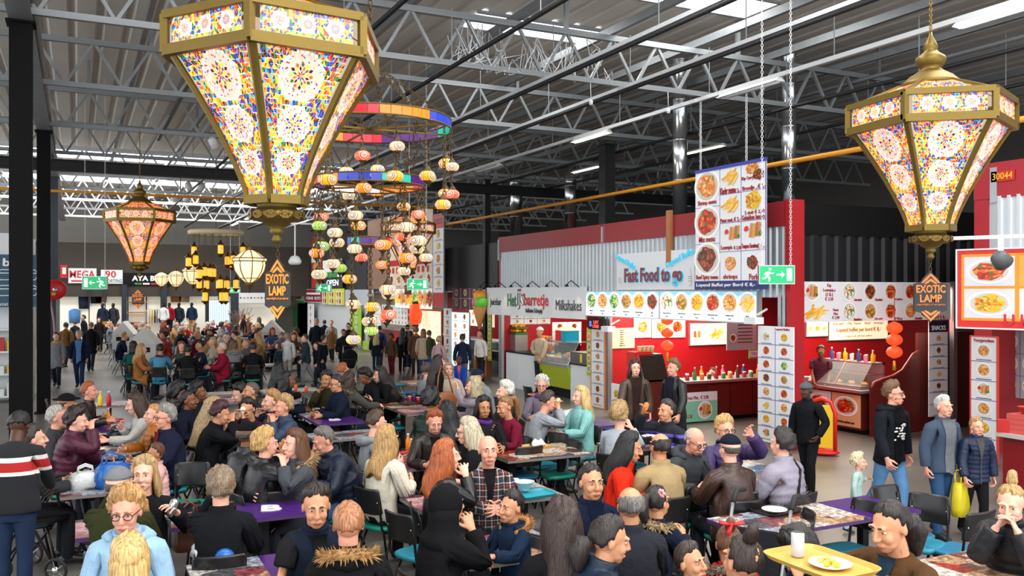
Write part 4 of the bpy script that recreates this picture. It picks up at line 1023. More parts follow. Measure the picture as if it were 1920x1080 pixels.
# ================================================================ tables and chairs
def collage(name, cols, seed, txt=True):
    m = bpy.data.materials.new('table print '+name); m.use_nodes = True; nt = m.node_tree; b = nt.nodes['Principled BSDF']; N = nt.nodes.new; L = nt.links.new
    tc = N('ShaderNodeTexCoord'); mp = N('ShaderNodeMapping'); mp.inputs['Location'].default_value = (seed*3.1, seed*1.7, seed); L(tc.outputs['Object'], mp.inputs[0])
    vo = N('ShaderNodeTexVoronoi'); vo.distance = 'CHEBYCHEV'; vo.inputs['Scale'].default_value = 4.5; L(mp.outputs[0], vo.inputs['Vector'])
    sp = N('ShaderNodeSeparateColor'); L(vo.outputs['Color'], sp.inputs[0])
    n = len(cols); rp = ramp(nt, [(i/n, c) for i, c in enumerate(cols)], 'CONSTANT'); L(sp.outputs[0], rp.inputs[0])
    no = N('ShaderNodeTexNoise'); no.inputs['Scale'].default_value = 22; no.inputs['Detail'].default_value = 6; no.inputs['Roughness'].default_value = .75; L(mp.outputs[0], no.inputs['Vector'])
    r2 = ramp(nt, [(.36, '#15120f'), (.48, '#8a7a70'), (.56, '#ffffff')]); L(no.outputs['Fac'], r2.inputs[0])
    mx = N('ShaderNodeMix'); mx.data_type = 'RGBA'; mx.blend_type = 'MULTIPLY'; mx.inputs[0].default_value = .75; L(rp.outputs[0], mx.inputs[6]); L(r2.outputs[0], mx.inputs[7])
    L(mx.outputs[2], b.inputs['Base Color']); b.inputs['Roughness'].default_value = .28
    return m
M_print = [collage('newspaper', ['#d9d9d6', '#b9bcc0', '#ece9e4', '#8f4a50', '#a8b4c4', '#5a5a60', '#c99a80'], 1), collage('market scene', ['#caa27c', '#7a5040', '#d9c9b0', '#a83a2c', '#39506e', '#e8e0d4', '#5a4a3c'], 2),
           collage('pink evening', ['#c07a94', '#a45a70', '#6a3a54', '#d9a0a8', '#3a2a3c'], 3), collage('blue lanes', ['#4a78a8', '#a9c4d8', '#d9e0e4', '#2c3c58', '#c8b49c'], 4), collage('grey slate', ['#8a8a88', '#aaa8a4', '#6a6a6c', '#c4c0ba'], 5)]
PK = dict(n=0, m=1, k=2, b=3, w=4)
M_purple = mat('purple tabletop', '#44206e', .28); M_edge = mat('tabletop edge', '#4a2a60', .4); M_logo = mat('table logo white', '#e9e4ee', .4); M_edgeg = mat('tabletop edge grey', '#7a726c', .4)
TABLES = []
def table(px, py, LX, LY, seg, label, logo=False, xy=None):
    x, y = xy or gp(px, py, .75); TABLES.append((x, y, LX, LY))
    t = thing('dining_table', label, 'table', (x, y, 0), group='food hall tables')
    ob('tabletop', MB().box(-LX/2, -LY/2, .715, LX/2, LY/2, .745).mesh('tabletop', M_edge if 'p' in seg else M_edgeg), t)
    along = LX >= LY; L = LX if along else LY; n = len(seg); far = y > 20
    for i, c in enumerate(seg):
        a, b = -L/2+L*i/n, -L/2+L*(i+1)/n; m = M_purple if c == 'p' else M_print[PK[c]]
        bx = (a, -LY/2, .745, b, LY/2, .752) if along else (-LX/2, a, .745, LX/2, b, .752)
        cx, cy = (bx[0]+bx[3])/2, (bx[1]+bx[4])/2
        ob('purple_panel' if c == 'p' else 'printed_panel', MB().box(bx[0]-cx, bx[1]-cy, 0, bx[3]-cx, bx[4]-cy, .007).mesh('panel', m), t, (cx, cy, .745))
        if c == 'p' and logo:
            me, w0, h0 = text_mesh('B', M_logo, .03)
            ob('logo_lettering', me, t, (cx, cy, .7545), (0, 0, -.2), (.34, .3, 1))
    xs = [0] if L < 1.15 else [-L*.3, L*.3]
    for q in xs:
        p = (q, 0) if along else (0, q)
        k = 'table leg mesh'
        if k not in bpy.data.meshes: MB().box(-.035, -.035, .02, .035, .035, .715).mesh(k, M_dark); MB().box(-.3, -.035, 0, .3, .035, .028).mesh('table foot mesh', M_dark)
        lg = ob('leg', bpy.data.meshes[k], t, (p[0], p[1], 0)); ob('foot', bpy.data.meshes['table foot mesh'], lg, rot=(0, 0, 1.5708 if along else 0))
    return t
for a in ((1530, 964, 1.9, .62, 'nmp', 'long table of printed panels with a purple end beside the walking family', 1), (1862, 1064, 1.9, .7, 'mmp', 'table printed with a colourful ceiling picture in the front right corner', 0),
          (1035, 1012, 1.7, .68, 'nk', 'newspaper-printed table where the boy in navy sits', 0), (905, 930, 1.45, .62, 'kn', 'pink printed table in front of the man in plaid', 0), (1005, 846, 1.15, .8, 'm', 'market-print table with a yellow tray behind the plaid man', 0),
          (1290, 886, 2.1, .6, 'bnb', 'long blue printed table between the red jacket and the beige coat', 0), (1088, 795, .95, .65, 'p', 'purple table with a stack of white bags beside the mint jacket', 0), (1222, 830, 1.3, .6, 'n', 'table between the curly-haired woman and the man in striped black', 0),
          (890, 800, 1.2, .6, 'b', 'table with teal trays before the woman in maroon', 0), (792, 866, 1.1, .65, 'k', 'table with burgers before the woman in cream jacket', 0), (616, 781, .7, 1.5, 'pn', 'purple and grey table with trays and small bottles, empty seats behind', 1),
          (712, 741, .7, 1.4, 'pm', 'purple-ended table beside the woman in black with long hair', 0), (772, 764, .7, 1.5, 'km', 'table holding a tray with red cups', 0), (648, 815, 1.0, .65, 'n', 'half-hidden printed table behind the grey hoodie', 0), (560, 893, 1.0, .65, 'p', 'purple table with a blue tray between curly blonde and navy quilted coat', 0),
          (370, 968, 1.9, .62, 'knp', 'printed table with purple end carrying a white logo, behind the young man', 1), (500, 1068, 1.0, .7, 'np', 'purple table under the elbows of the young man in the vest', 0), (200, 846, .75, .8, 'n', 'printed table with plates before the man in grey jacket', 0), (192, 912, .75, .65, 'n', 'small table with plastic bags behind the flat cap', 0),
          (205, 800, .85, .7, 'p', 'purple table with an orange bottle before the woman in grey knit', 0), (205, 757, .85, .7, 'k', 'pink table with mustard and ketchup bottles', 0), (278, 682, .75, .7, 'w', 'small white-topped table beside the cabin with teal chairs', 0), (400, 752, .9, .7, 'k', 'pink table behind the group in black coats', 0), (405, 738, .9, .6, 'w', 'pale empty table before the wheelchair', 0),
          (545, 732, 1.1, .7, 'w', 'table with orange cans before the woman in navy', 0), (610, 752, .8, .6, 'w', 'grey table with glasses in front of the man in olive', 0), (795, 716, .9, .7, 'm', 'bare brown table left of the shopper with the tan bag', 0), (862, 738, .9, .7, 'p', 'purple table before the woman in the beige headscarf', 0), (385, 671, .9, .7, 'w', 'table before the man in the red coat', 0), (490, 684, 1.0, .7, 'n', 'dark table behind the man in the black jacket', 0)):
    table(*a[:6], logo=bool(a[6]))

M_seat = [mat('seat teal', '#17849a', .5), mat('seat green', '#128a72', .5), mat('seat blue', '#1a6f93', .5)]
M_ply = mat('black plywood', '#1c1b1b', .3, vary=.2); M_tube = mat('black tube', '#161617', .4, .4)
def chair_proto(sm):
    c = ob('chair', None)
    mb = MB(); n = 9; rings = []
    for dz, k in ((-.022, .94), (-.006, 1.), (.012, 1.), (.022, .93)):
        rings.append([((.195*k)*math.copysign(abs(math.cos(a))**.5, math.cos(a))*(1+.06*math.sin(a)), .2*k*math.copysign(abs(math.sin(a))**.5, math.sin(a)), .45+dz-.012*(math.sin(a) > .8)) for a in [2*math.pi*i/24 for i in range(24)]])
    mb.loft(rings); ob('seat', mb.mesh('seat', sm), c)
    mb = MB(); rows = []
    for z, yo, wk in ((.60, -.2, .9), (.62, -.2, 1.), (.74, -.225, 1.), (.83, -.245, 1.), (.85, -.25, .9)):
        fr = []; bk = []
        for i in range(9):
            u = -1+2*i/8; fr.append((u*.185*wk, yo-.035*(1-u*u), z)); bk.append((u*.185*wk, yo-.035*(1-u*u)-.012, z))
        rows.append(fr+list(reversed(bk)))
    mb.loft(rows); bk = ob('backrest', mb.mesh('backrest', M_ply), c)
    sc = MB().ell((0,0,0), (.009,.006,.009), 8, 4).mesh('screw', M_chrome)
    for s in (-1, 1):
        ob('screw', sc, bk, (s*.15, -.2275, .72)); ob('screw', sc, bk, (s*.15, -.2425, .72))
        ob('side_frame', MB().tube([(s*.17, .17, .425), (s*.17, -.16, .425), (s*.17, -.2, .47), (s*.165, -.215, .62), (s*.16, -.235, .78)], .0115, 8).mesh('side_frame', M_tube), c)
        ob('leg', MB().tube([(s*.17, .12, .425), (s*.195, .21, .012)], .0115, 8).mesh('leg', M_tube), c)
        ob('leg', MB().tube([(s*.17, -.06, .425), (s*.195, -.25, .012)], .0115, 8).mesh('leg', M_tube), c)
    ob('crossbar', MB().tube([(-.17, .0, .42), (.17, .0, .42)], .01, 6).mesh('crossbar', M_tube), c)
    return c
PROTO = []
def chair_at(x, y, yaw, label, col=0):
    while len(PROTO) < 3: PROTO.append([chair_proto(M_seat[len(PROTO)]), False])
    p = PROTO[col]
    if not p[1]: c = p[0]; p[1] = True
    else: c = copy_tree(p[0])
    c.location = (x, y, 0); c.rotation_euler = (0, 0, yaw-math.pi/2)
    tag(c, label, 'chair', 'food hall chairs')
    return c
CN = ['teal', 'green', 'blue']
def short(label, n=9): return ' '.join(label.split()[:n])
rc = random.Random(5)
def flush_chairs():
    for (x, y, yaw, label, ch, far) in CH_Q:
        col = ch if ch in (1, 2) else rc.choice([0, 0, 1, 2])
        chair_at(x+.06*math.cos(yaw), y+.06*math.sin(yaw), yaw, '%s-seated black chair under the %s' % (CN[col], short(label, 10)), col)
    CH_Q.clear()
EMPTY = [  # px, py of the seat pad, yaw, colour
 (1045, 888, 180, 1, 'front empty green chair facing the yellow tray table'), (1023, 873, 200, 0, 'empty teal chair tucked behind the green one at the yellow tray table'), (975, 890, 90, 2, 'empty blue chair between the plaid man and the tray table'), (1275, 975, 100, 1, 'empty green chair pushed back behind the girl in fur collar'),
 (1400, 985, 90, 2, 'black-backed empty chair under the left end of the long printed table'), (1590, 1030, 180, 0, 'empty teal chair beside the girl carrying the tray'), (1460, 1045, 150, 1, 'empty green chair beside the man resting his head'), (1725, 1018, 200, 0, 'empty teal chair beneath the purple table end'), (1790, 1030, 90, 2, 'empty blue chair at the ceiling-print table'),
 (1700, 1000, 270, 2, 'empty chair at the purple end near the walking man'), (245, 703, 0, 0, 'leftmost empty teal chair by the cabin'), (303, 703, 180, 0, 'empty teal chair right of the white-topped table'), (460, 697, 90, 0, 'empty teal chair behind the wheelchair'), (350, 945, 250, 1, 'empty green chair behind the person in black with short hair'), (330, 1010, 90, 0, 'empty teal chair with a leather bag on it'),
 (395, 1012, 90, 1, 'empty chair beside the white plastic bag'), (520, 985, 90, 2, 'empty blue chair behind the young man in vest'), (790, 1035, 20, 0, 'empty teal chair behind the woman in the sparkling headscarf'), (660, 790, 180, 0, 'empty teal chair right of the purple and grey table'), (672, 772, 180, 1, 'empty green chair farther along the purple and grey table'), (735, 800, 0, 0, 'empty teal chair before the red cup table'),
 (725, 782, 0, 1, 'second empty green chair before the red cup table'), (745, 720, 180, 0, 'empty chair near the brown bare table'), (770, 735, 180, 2, 'empty chair behind the red cup table'), (545, 790, 180, 1, 'empty green chair left of the purple and grey table'), (880, 790, 250, 0, 'empty teal chair left of the woman in maroon'), (120, 790, 0, 2, 'empty chair with red strip beside the broad column'),
 (1150, 800, 150, 2, 'empty dark chair behind the mint jacket'), (1010, 760, 0, 0, 'empty chair behind the grey sweater man'), (1180, 870, 90, 0, 'empty chair left of the red jacket'), (340, 905, 200, 1, 'empty green chair left of the black knit coat'), (610, 800, 90, 0, 'empty teal chair before the half-hidden table')]
def empty_chairs():
    for px, py, yaw, col, lab in EMPTY:
        x, y = gp(px, py, .46); chair_at(x, y, math.radians(yaw), lab, col)
def nth(i): return str(i)+('th' if 10 < i % 100 < 14 else {1: 'st', 2: 'nd', 3: 'rd'}.get(i % 10, 'th'))
# ================================================================ food prints
FOOD = {'shrimp': ['#e8843a', '#f0a860', '#d9642a', '#f4c890', '#7aa03a'], 'noodle': ['#b8782a', '#d9a24a', '#8a4a1c', '#e0b870', '#5a8a30'], 'rice': ['#f2efe6', '#e8b040', '#d9d4c4', '#4a8a30', '#c84a20'], 'veg': ['#2f7a34', '#7ab850', '#e8efe0', '#c9d84a', '#4a9a40'], 'curry': ['#e8b81c', '#f0d050', '#c98a14', '#d84a20', '#8ab030'],
        'beef': ['#7a2a14', '#9a3c1c', '#5a1c10', '#c05a2a', '#3c6a28'], 'chicken': ['#d98a30', '#eab060', '#b8641c', '#f0c880', '#c0401c'], 'chili': ['#c42a10', '#e05a20', '#a01c0c', '#f08a40', '#4a7a28'], 'fries': ['#f0b838', '#e8a020', '#f6d070', '#d98c18', '#fff0b0'], 'roll': ['#c8843a', '#d99a4a', '#b06a24', '#d82a18', '#3a7a30'], 'cup': ['#d9561c', '#e87a2c', '#f6e8c8', '#f0b838', '#c03a14']}
_FM = {}
def food_mesh(kind, lit=False, plate=True, seed=0):
    k = (kind, lit, plate, seed)
    if k in _FM: return _FM[k]
    rn = random.Random(kind+str(seed)); e = .45 if lit else 0
    def fm(c): return mat('print %s%s' % (c, ' lit' if lit else ''), c, .35, emit=c if lit else None, es=e)
    mats = [fm('#f4f2ec')]+[fm(c) for c in FOOD[kind]]+[fm('#c9c4ba')]
    mb = MB(); z = 0.
    if plate:
        n = 28; mb.add([(math.cos(2*math.pi*i/n), math.sin(2*math.pi*i/n), .0) for i in range(n)], [tuple(range(n))], 0)
        n = 24; mb.add([(.84*math.cos(2*math.pi*i/n), .84*math.sin(2*math.pi*i/n), .001) for i in range(n)], [tuple(range(n))], 6); z = .002
    def blob(cx, cy, rx, ry, a, c, zz, n=9, j=.22):
        P = []
        for i in range(n):
            t = 2*math.pi*i/n; q = 1+rn.uniform(-j, j); u, v = rx*q*math.cos(t), ry*q*math.sin(t); P.append((cx+u*math.cos(a)-v*math.sin(a), cy+u*math.sin(a)+v*math.cos(a), zz))
        mb.add(P, [tuple(range(n))], c)
    if kind in ('fries', 'roll', 'cup'):
        m = {'fries': 22, 'roll': 4, 'cup': 3}[kind]
        for i in range(m):
            if kind == 'fries': cx, cy, l, w_, a = rn.uniform(-.55, .55), rn.uniform(-.4, .4), .42, .075, rn.gauss(.9, .45)
            elif kind == 'roll': cx, cy, l, w_, a = -.2+.27*i, rn.uniform(-.08, .08), .55, .13, 1.45
            else: cx, cy, l, w_, a = -.55+.55*i, 0, .5, .2, 1.57
            dx, dy = l*math.cos(a), l*math.sin(a); nx, ny = -w_*math.sin(a), w_*math.cos(a); zz = z+.001+.0002*i
            mb.add([(cx-dx-nx, cy-dy-ny, zz), (cx+dx-nx*.85, cy+dy-ny*.85, zz), (cx+dx+nx*.85, cy+dy+ny*.85, zz), (cx-dx+nx, cy-dy+ny, zz)], [(0, 1, 2, 3)], 1+i % 3)
            if kind == 'fries' and i % 2: blob(cx, cy, l*.5, w_*.3, a, 3, zz+.0001, 6)
        if kind == 'roll': blob(-.6, .15, .24, .22, 0, 4, z+.003); blob(.62, -.3, .2, .16, 0, 5, z+.003)
    else:
        blob(0, 0, .72, .66, rn.uniform(0, 3), 1, z+.001, 16, .12)
        for i in range(46):
            r_ = .62*math.sqrt(rn.random()); t = rn.uniform(0, 6.28); c = rn.choice([1, 2, 2, 3, 3, 4, 4, 5])
            blob(r_*math.cos(t), r_*math.sin(t)*.95, rn.uniform(.08, .19), rn.uniform(.05, .11), rn.uniform(0, 3), c, z+.0015+.00012*i, 7)
    _FM[k] = mb.mesh('food_print', mats)
    return _FM[k]
FK = list(FOOD)
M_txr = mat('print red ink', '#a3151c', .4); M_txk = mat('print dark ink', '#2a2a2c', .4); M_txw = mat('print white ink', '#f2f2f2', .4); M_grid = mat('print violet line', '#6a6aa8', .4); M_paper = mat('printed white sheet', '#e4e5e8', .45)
M_lit = mat('lit white light box', '#f2fbff', .4, emit='#e6f6ff', es=.62); M_litw = mat('lit warm light box', '#fff3d8', .4, emit='#ffe9c0', es=.62); M_litb = mat('lit blue light box edge', '#8ad4ea', .4, emit='#8fd6ea', es=.5)
def board(name, label, O, ang, W, V, m, th=.03, frame=None, cat='sign'):
    t = thing(name, label, cat, O, ang); P = Panel(t, O, ang, W, V)
    P.rect('panel', 0, 0, W, V, m, -th, 0)
    if frame is not None:
        for (a, b, c, d) in ((-.02, -.02, W+.02, .0), (-.02, V, W+.02, V+.02), (-.02, 0, 0, V), (W, 0, W+.02, V)): P.rect('frame', a, b, c, d, frame, -th-.005, .012)
    return P
def menu_grid(P, u0, v0, u1, v1, nx, ny, kinds, lit=False, cap=True, line=None, inkm=None, seed=0, fill=.8):
    rn = random.Random(seed); cw, chh = (u1-u0)/nx, (v1-v0)/ny; i = 0
    for r in range(ny):
        for c in range(nx):
            u, v = u0+cw*(c+.5), v1-chh*(r+.5); k = kinds[i % len(kinds)]; i += 1; s = min(cw, chh)*fill
            P.pic(food_mesh(k, lit, k != 'fries', rn.randint(0, 2)), u, v+(chh*.06 if cap else 0), s, s*.92)
            if cap: P.rect('caption', u-cw*.3, v-chh*.44, u+cw*.3, v-chh*.4, inkm or M_txk, 0, .003)
    if line:
        for c in range(1, nx): P.rect('grid_line', u0+cw*c-.006, v0, u0+cw*c+.006, v1, line, 0, .003)
        for r in range(1, ny): P.rect('grid_line', u0, v0+chh*r-.006, u1, v0+chh*r+.006, line, 0, .003)
W90 = -math.pi/2          # boards facing -X: reader looks along +X, left end at larger Y
XF = 10.9
def fx(px0, px1, X=XF): return y_on(px0, X), y_on(px1, X)
def fboard(name, label, px0, px1, z0, z1, m, X=XF, th=.04, frame=None, off=.0):
    ya, yb = fx(px0, px1, X); return board(name, label, (X-off, ya, z0), W90, ya-yb, z1-z0, m, th, frame)
def corr(y0, y1, z0, z1, X=0., pitch=.16, dep=.035, axis='x'):
    mb = MB(); n = int((y1-y0)/pitch); pr = []
    for i in range(n):
        a = y0+i*pitch; pr += [(a, 0), (a+pitch*.35, 0), (a+pitch*.5, dep), (a+pitch*.85, dep)]
    pr.append((y1, 0)); v = []; f = []
    for p, q in pr:
        for z in (z0, z1): v.append((X-q, p, z) if axis == 'x' else (p, X-q, z))
    for i in range(len(pr)-1): f.append((2*i, 2*i+1, 2*i+3, 2*i+2))
    return mb.add(v, f)
# ================================================================ the red and zinc kiosk block
YA, YB, YM = 11.45, y_on(936, XF), y_on(1138, XF)
k = struct('wall_kiosk_front', corr(YA, YB, 2.6, 3.84, XF+.03), M_corr, 'corrugated zinc wall of the kiosk block above its signs', 'wall')
yt = [YB, y_on(1130, XF), y_on(1258, XF)-.09, YA]
for a, b in zip(yt, yt[1:]): ob('red_board', MB().box(XF-.03, b+.012, 3.83, XF+.03, a-.012, 4.26).mesh('red_board', M_red), k)
ob('post', MB().box(XF-.07, y_on(1133, XF)-.03, 3.83, XF-.03, y_on(1133, XF)+.03, 4.2).mesh('post', M_alu), k); ob('post', MB().box(XF-.07, YB-.1, 3.6, XF-.03, YB-.05, 4.2).mesh('post', M_alu), k)
ob('timber_post', MB().box(XF-.1, y_on(1260, XF)-.07, 3.3, XF-.03, y_on(1260, XF)+.07, 4.36).mesh('timber_post', M_plank), k)
struct('wall_kiosk_corner', MB().box(XF-.02, YA-.12, 0, XF+.3, YA, 4.28), M_redwall, 'red corner panel between the hanging banner and the black kiosk', 'wall')
KP = [(XF+.05, YA+.05), (11.4, YA+.05), (11.45, 11.95), (14.0, 14.72), (16.4, 14.72), (16.4, YB), (XF+.05, YB)]
struct('roof_kiosk', MB().prism(KP, 4.15, 4.2), M_dark, 'flat dark roof over the kiosk block', 'roof')
struct('ceiling_kiosk', MB().prism(KP, 2.62, 2.66), mat('kiosk ceiling', '#b8b4ac', .6), 'pale ceiling inside the kiosk block', 'ceiling')
struct('wall_kiosk_red', MB().box(XF+.1, YM, 0, 16.5, YM+.08, 2.64), M_redwall, 'red inner wall of the fast food stall', 'wall')
struct('wall_kiosk_end', MB().box(XF, YB-.08, 0, 16.5, YB+.02, 4.2), M_redwall, 'red end wall of the ice-cream stall', 'wall')
struct('wall_kiosk_back', MB().box(16.4, 14.75, 0, 16.5, YB, 4.2), mat('kiosk back wall', '#6b5a50', .6), 'dim back wall of the kiosk block', 'wall')
for y, nm in ((YM-.05, 'steel door post between ice-cream and fast food stalls'), (YB-.12, 'steel post at the far end of the ice-cream stall'), (YA+.08, 'steel post at the near end of the fast food stall')):
    mb = MB(); mb.box(XF-.02, y-.1, 0, XF+.05, y-.01, 2.64); ob_ = struct('trim_post', mb, M_alu, nm, 'post'); ob('rib', MB().box(XF-.03, y+.01, 0, XF+.04, y+.09, 2.64).mesh('rib', M_alu), ob_)
# stall lamps (the stalls' own lights)
def stall_light(x, y, z, p, sx=1.2, sy=1.2, col=(1, .88, .72)): area('stall_ceiling_light', (x, y, z), sx, sy, p, col)
stall_light(12.4, 15.9, 2.58, 190, 2.4, 2.4); stall_light(12.4, 20.2, 2.58, 130, 2, 3)

# ---- light-box fascia of the fast food stall
for (a, b, n, nm, ks) in ((1099, 1236, 6, 'left light box with six dishes over the fast food stall', ['veg', 'chicken', 'veg', 'noodle', 'curry', 'beef']), (1238, 1419, 6, 'right light box with dishes over the fast food stall', ['rice', 'noodle', 'curry', 'chili', 'chicken', 'fries'])):
    P = fboard('menu_light_box', nm, a, b, 2.15, 2.7, M_lit, XF-.1, .1, M_alu)
    P.rect('blue_edge', 0, P.V*.86, P.W, P.V, M_litb, 0, .002)
    cw = P.W/n
    for i in range(n):
        P.pic(food_mesh(ks[i], True, True, i % 3), cw*(i+.5), P.V*.62, cw*1.0, P.V*.76)
        P.text(['Mihoen', 'Chicken Wings', 'Vegetables', 'Beef Spicy Noodle', 'Chicken Hawaii', 'Mix', 'Shrimps Chili Sauce', 'Chicken Kung Bao', 'Chicken Curry', 'Pork Sweet Sour', 'Chicken Sate', 'Patat'][i if n == 6 and a < 1200 else 6+i], cw*(i+.5), P.V*.2, P.V*.055, M_txk, wmax=cw*.85)
        P.text('€ 8,-', cw*(i+.5), P.V*.08, P.V*.07, M_txk, wmax=cw*.5)
        if i: P.rect('divider', cw*i-.004, 0, cw*i+.004, P.V, mat('box divider', '#b9d8e0', .4), 0, .003)
# ---- Fast Food to go
P = fboard('stall_sign', 'white Fast Food to go sign with thumbs and turquoise lettering', 1156, 1302, 2.74, 3.54, M_white, XF-.08, .05)
M_ffr = mat('sign dark red', '#8a1c2a', .4); M_trq = mat('sign turquoise neon', '#2a9ab4', .4, emit='#30b8d8', es=.6)
P.text('Fast Food to go', P.W*.5, P.V*.33, .42, M_trq, w=P.W*.76, bold=.055, n=.004, name='neon_edge'); P.text('Fast Food to go', P.W*.5, P.V*.34, .4, M_ffr, w=P.W*.745, bold=.035, n=.03)
P.text('Lopend Buffet', P.W*.14, P.V*.76, .17, M_trq, w=.8, bold=.02, n=.02, tilt=-.38); P.text('Lopend Buffet', P.W*.84, P.V*.78, .17, M_trq, w=.95, bold=.02, n=.02, tilt=.28)
for u, sg in ((.055, 1), (.955, -1)):
    mb = MB(); th = [(-.5,-.9),(.45,-.9),(.6,-.6),(.6,.1),(.25,.2),(.15,.95),(-.15,1),(-.2,.3),(-.5,.05)]
    mb.prism([(a*.1*sg, b*.17) for a, b in (th if sg > 0 else list(reversed(th)))], 0, .01)
    o = ob('thumb_symbol', mb.mesh('thumb_symbol', M_white), P.root, P.loc(P.W*u, P.V*.32, .012), Euler((math.pi/2, 0, P.a-P.rz), 'XYZ'))
    ob('finger_line', MB().box(-.03, -.04, .01, .05, -.03, .012).box(-.03, -.09, .01, .05, -.08, .012).box(-.03, .0, .01, .05, .01, .012).mesh('finger_line', M_ffr), o)
# ---- Het IJsbarretje
P = fboard('stall_sign', 'long white Het IJsbarretje ice-cream sign with small spotlights', 913, 1097, 2.04, 2.82, M_white, XF-.12, .05)
M_grn = mat('sign green', '#1d6b3a', .4); M_red2 = mat('sign bright red', '#c2222c', .4)
P.text('Het', P.W*.30, P.V*.55, .36, M_grn, w=P.W*.10, bold=.02, n=.01); P.text('IJS', P.W*.395, P.V*.52, .46, M_txk, w=P.W*.075, bold=.03, n=.008); P.text('IJS', P.W*.391, P.V*.53, .46, M_white, w=P.W*.075, n=.014)
for i in range(2): P.rect('cherry', P.W*(.365+.02*i), P.V*.86, P.W*(.38+.02*i), P.V*.94, (M_grn, M_red2)[i], 0, .02)
P.text('barretje', P.W*.555, P.V*.51, .42, M_red2, w=P.W*.245, bold=.02, n=.01); P.text('Italiaans Schepijs', P.W*.535, P.V*.19, .16, M_txk, w=P.W*.17, bold=.01, n=.01)
P.text('Juicebar', P.W*.11, P.V*.44, .26, M_txk, w=P.W*.13, n=.01); P.text('Milkshakes', P.W*.86, P.V*.42, .26, M_txk, w=P.W*.225, n=.01)
for i in range(6):
    t = ob('sign_spot', MB().tube([(0,0,0),(.0,-.22,.16),(0,-.34,.06)], .012, 6).lathe([(.03,.0),(.05,-.06)], 8, c=(0,-.34,.07)).mesh('sign_spot', M_dark), P.root, P.loc(P.W*(.05+.18*i), P.V-.01, 0))
    l = bpy.data.lights.new('sign_spot_bulb', 'SPOT'); l.energy = 14; l.color = (1, .86, .66); l.spot_size = 1.0; l.spot_blend = .6; l.shadow_soft_size = .03
    o = bpy.data.objects.new('sign_spot_bulb', l); COL.objects.link(o); o.location = P.O+P.U*(P.W*(.05+.18*i))+P.N*.32+Vector((0, 0, P.V+.06)); o.rotation_euler = (Vector((.22, 0, -.62))).to_track_quat('-Z', 'Y').to_euler(); o['kind'] = 'helper'
# ---- hanging menu banner
P = fboard('menu_banner', 'tall hanging banner of dishes headed by shrimp menu and mix menu', 1304, 1437, 2.9, 4.98, M_paper, XF-.35, .012)
W, V = P.W, P.V
c1, c2 = W*.37, W*.67
P.rect('edge', -.01, V-.04, W+.01, V+.02, mat('banner blue hem', '#3a3f9a', .4), -.01, .012); P.rect('edge', W-.02, 0, W, V, bpy.data.materials['banner blue hem'], 0, .004)
P.rect('footer', -.02, -.16, W+.03, 0, mat('banner navy', '#1d2f70', .4), -.012, .006); P.text('Lopend Buffet per Bord € 8,-', W*.44, -.08, .085, M_txw, w=W*.84, n=.01, bold=.01)
for u in (c1, c2): P.rect('grid_line', u-.006, 0, u+.006, V, M_grid, 0, .003)
for v in (.33, .66): P.rect('grid_line', 0, V*v, c1, V*v+.01, M_grid, 0, .003)
for v in (.25, .5, .75): P.rect('grid_line', c1, V*v, W, V*v+.01, M_grid, 0, .003)
for (kd, u, v, w_, h_) in (('shrimp', .18, .85, .62, .5), ('chili', .18, .53, .62, .5), ('beef', .18, .2, .64, .5), ('fries', .52, .9, .45, .32), ('chicken', .82, .94, .38, .26), ('beef', .9, .88, .34, .22), ('fries', .52, .66, .5, .32), ('curry', .83, .67, .5, .36), ('roll', .55, .41, .42, .34), ('roll', .83, .42, .46, .36), ('shrimp', .52, .15, .34, .28), ('beef', .82, .15, .34, .28)):
    P.pic(food_mesh(kd, False, w_ > .6, int(u*10) % 3), W*u, V*v, w_*1.2, h_*1.25)
for (tx, u, v, h_, w_) in (('Shrimp menu', .18, .7, .085, .28), ('Mix menu', .18, .375, .085, .24), ('Beef Spicy menu', .18, .03, .085, .33), ('Kinder menu', .48, .785, .1, .2), ('€ 5,-', .62, .77, .07, .08), ('Kip Curry', .76, .86, .06, .16), ('Broodje ...€ 3,-', .84, .775, .085, .3), ('Patat met..€ 2,-', .52, .525, .075, .28), ('Gebakken banaan', .83, .53, .075, .3), ('5 stuk € 2,50', .85, .57, .06, .26), ('Loempia', .47, .285, .08, .16), ('€ 2,50', .62, .28, .06, .1), ('Tempura Garnalen', .78, .285, .085, .2), ('€ 3,-', .93, .28, .08, .1), ('shrimps', .52, .03, .085, .2), ('Pork', .84, .03, .085, .12)):
    P.text(tx, W*u, V*v, h_*1.25, M_txr, w=W*w_, n=.006, bold=.012)
for u in (.08, .74): ob('chain', chain(P.loc(W*u, V, 0), P.loc(W*u, 6.3-2.9, 0), .06, .005).mesh('chain', M_steel_w), P.root)
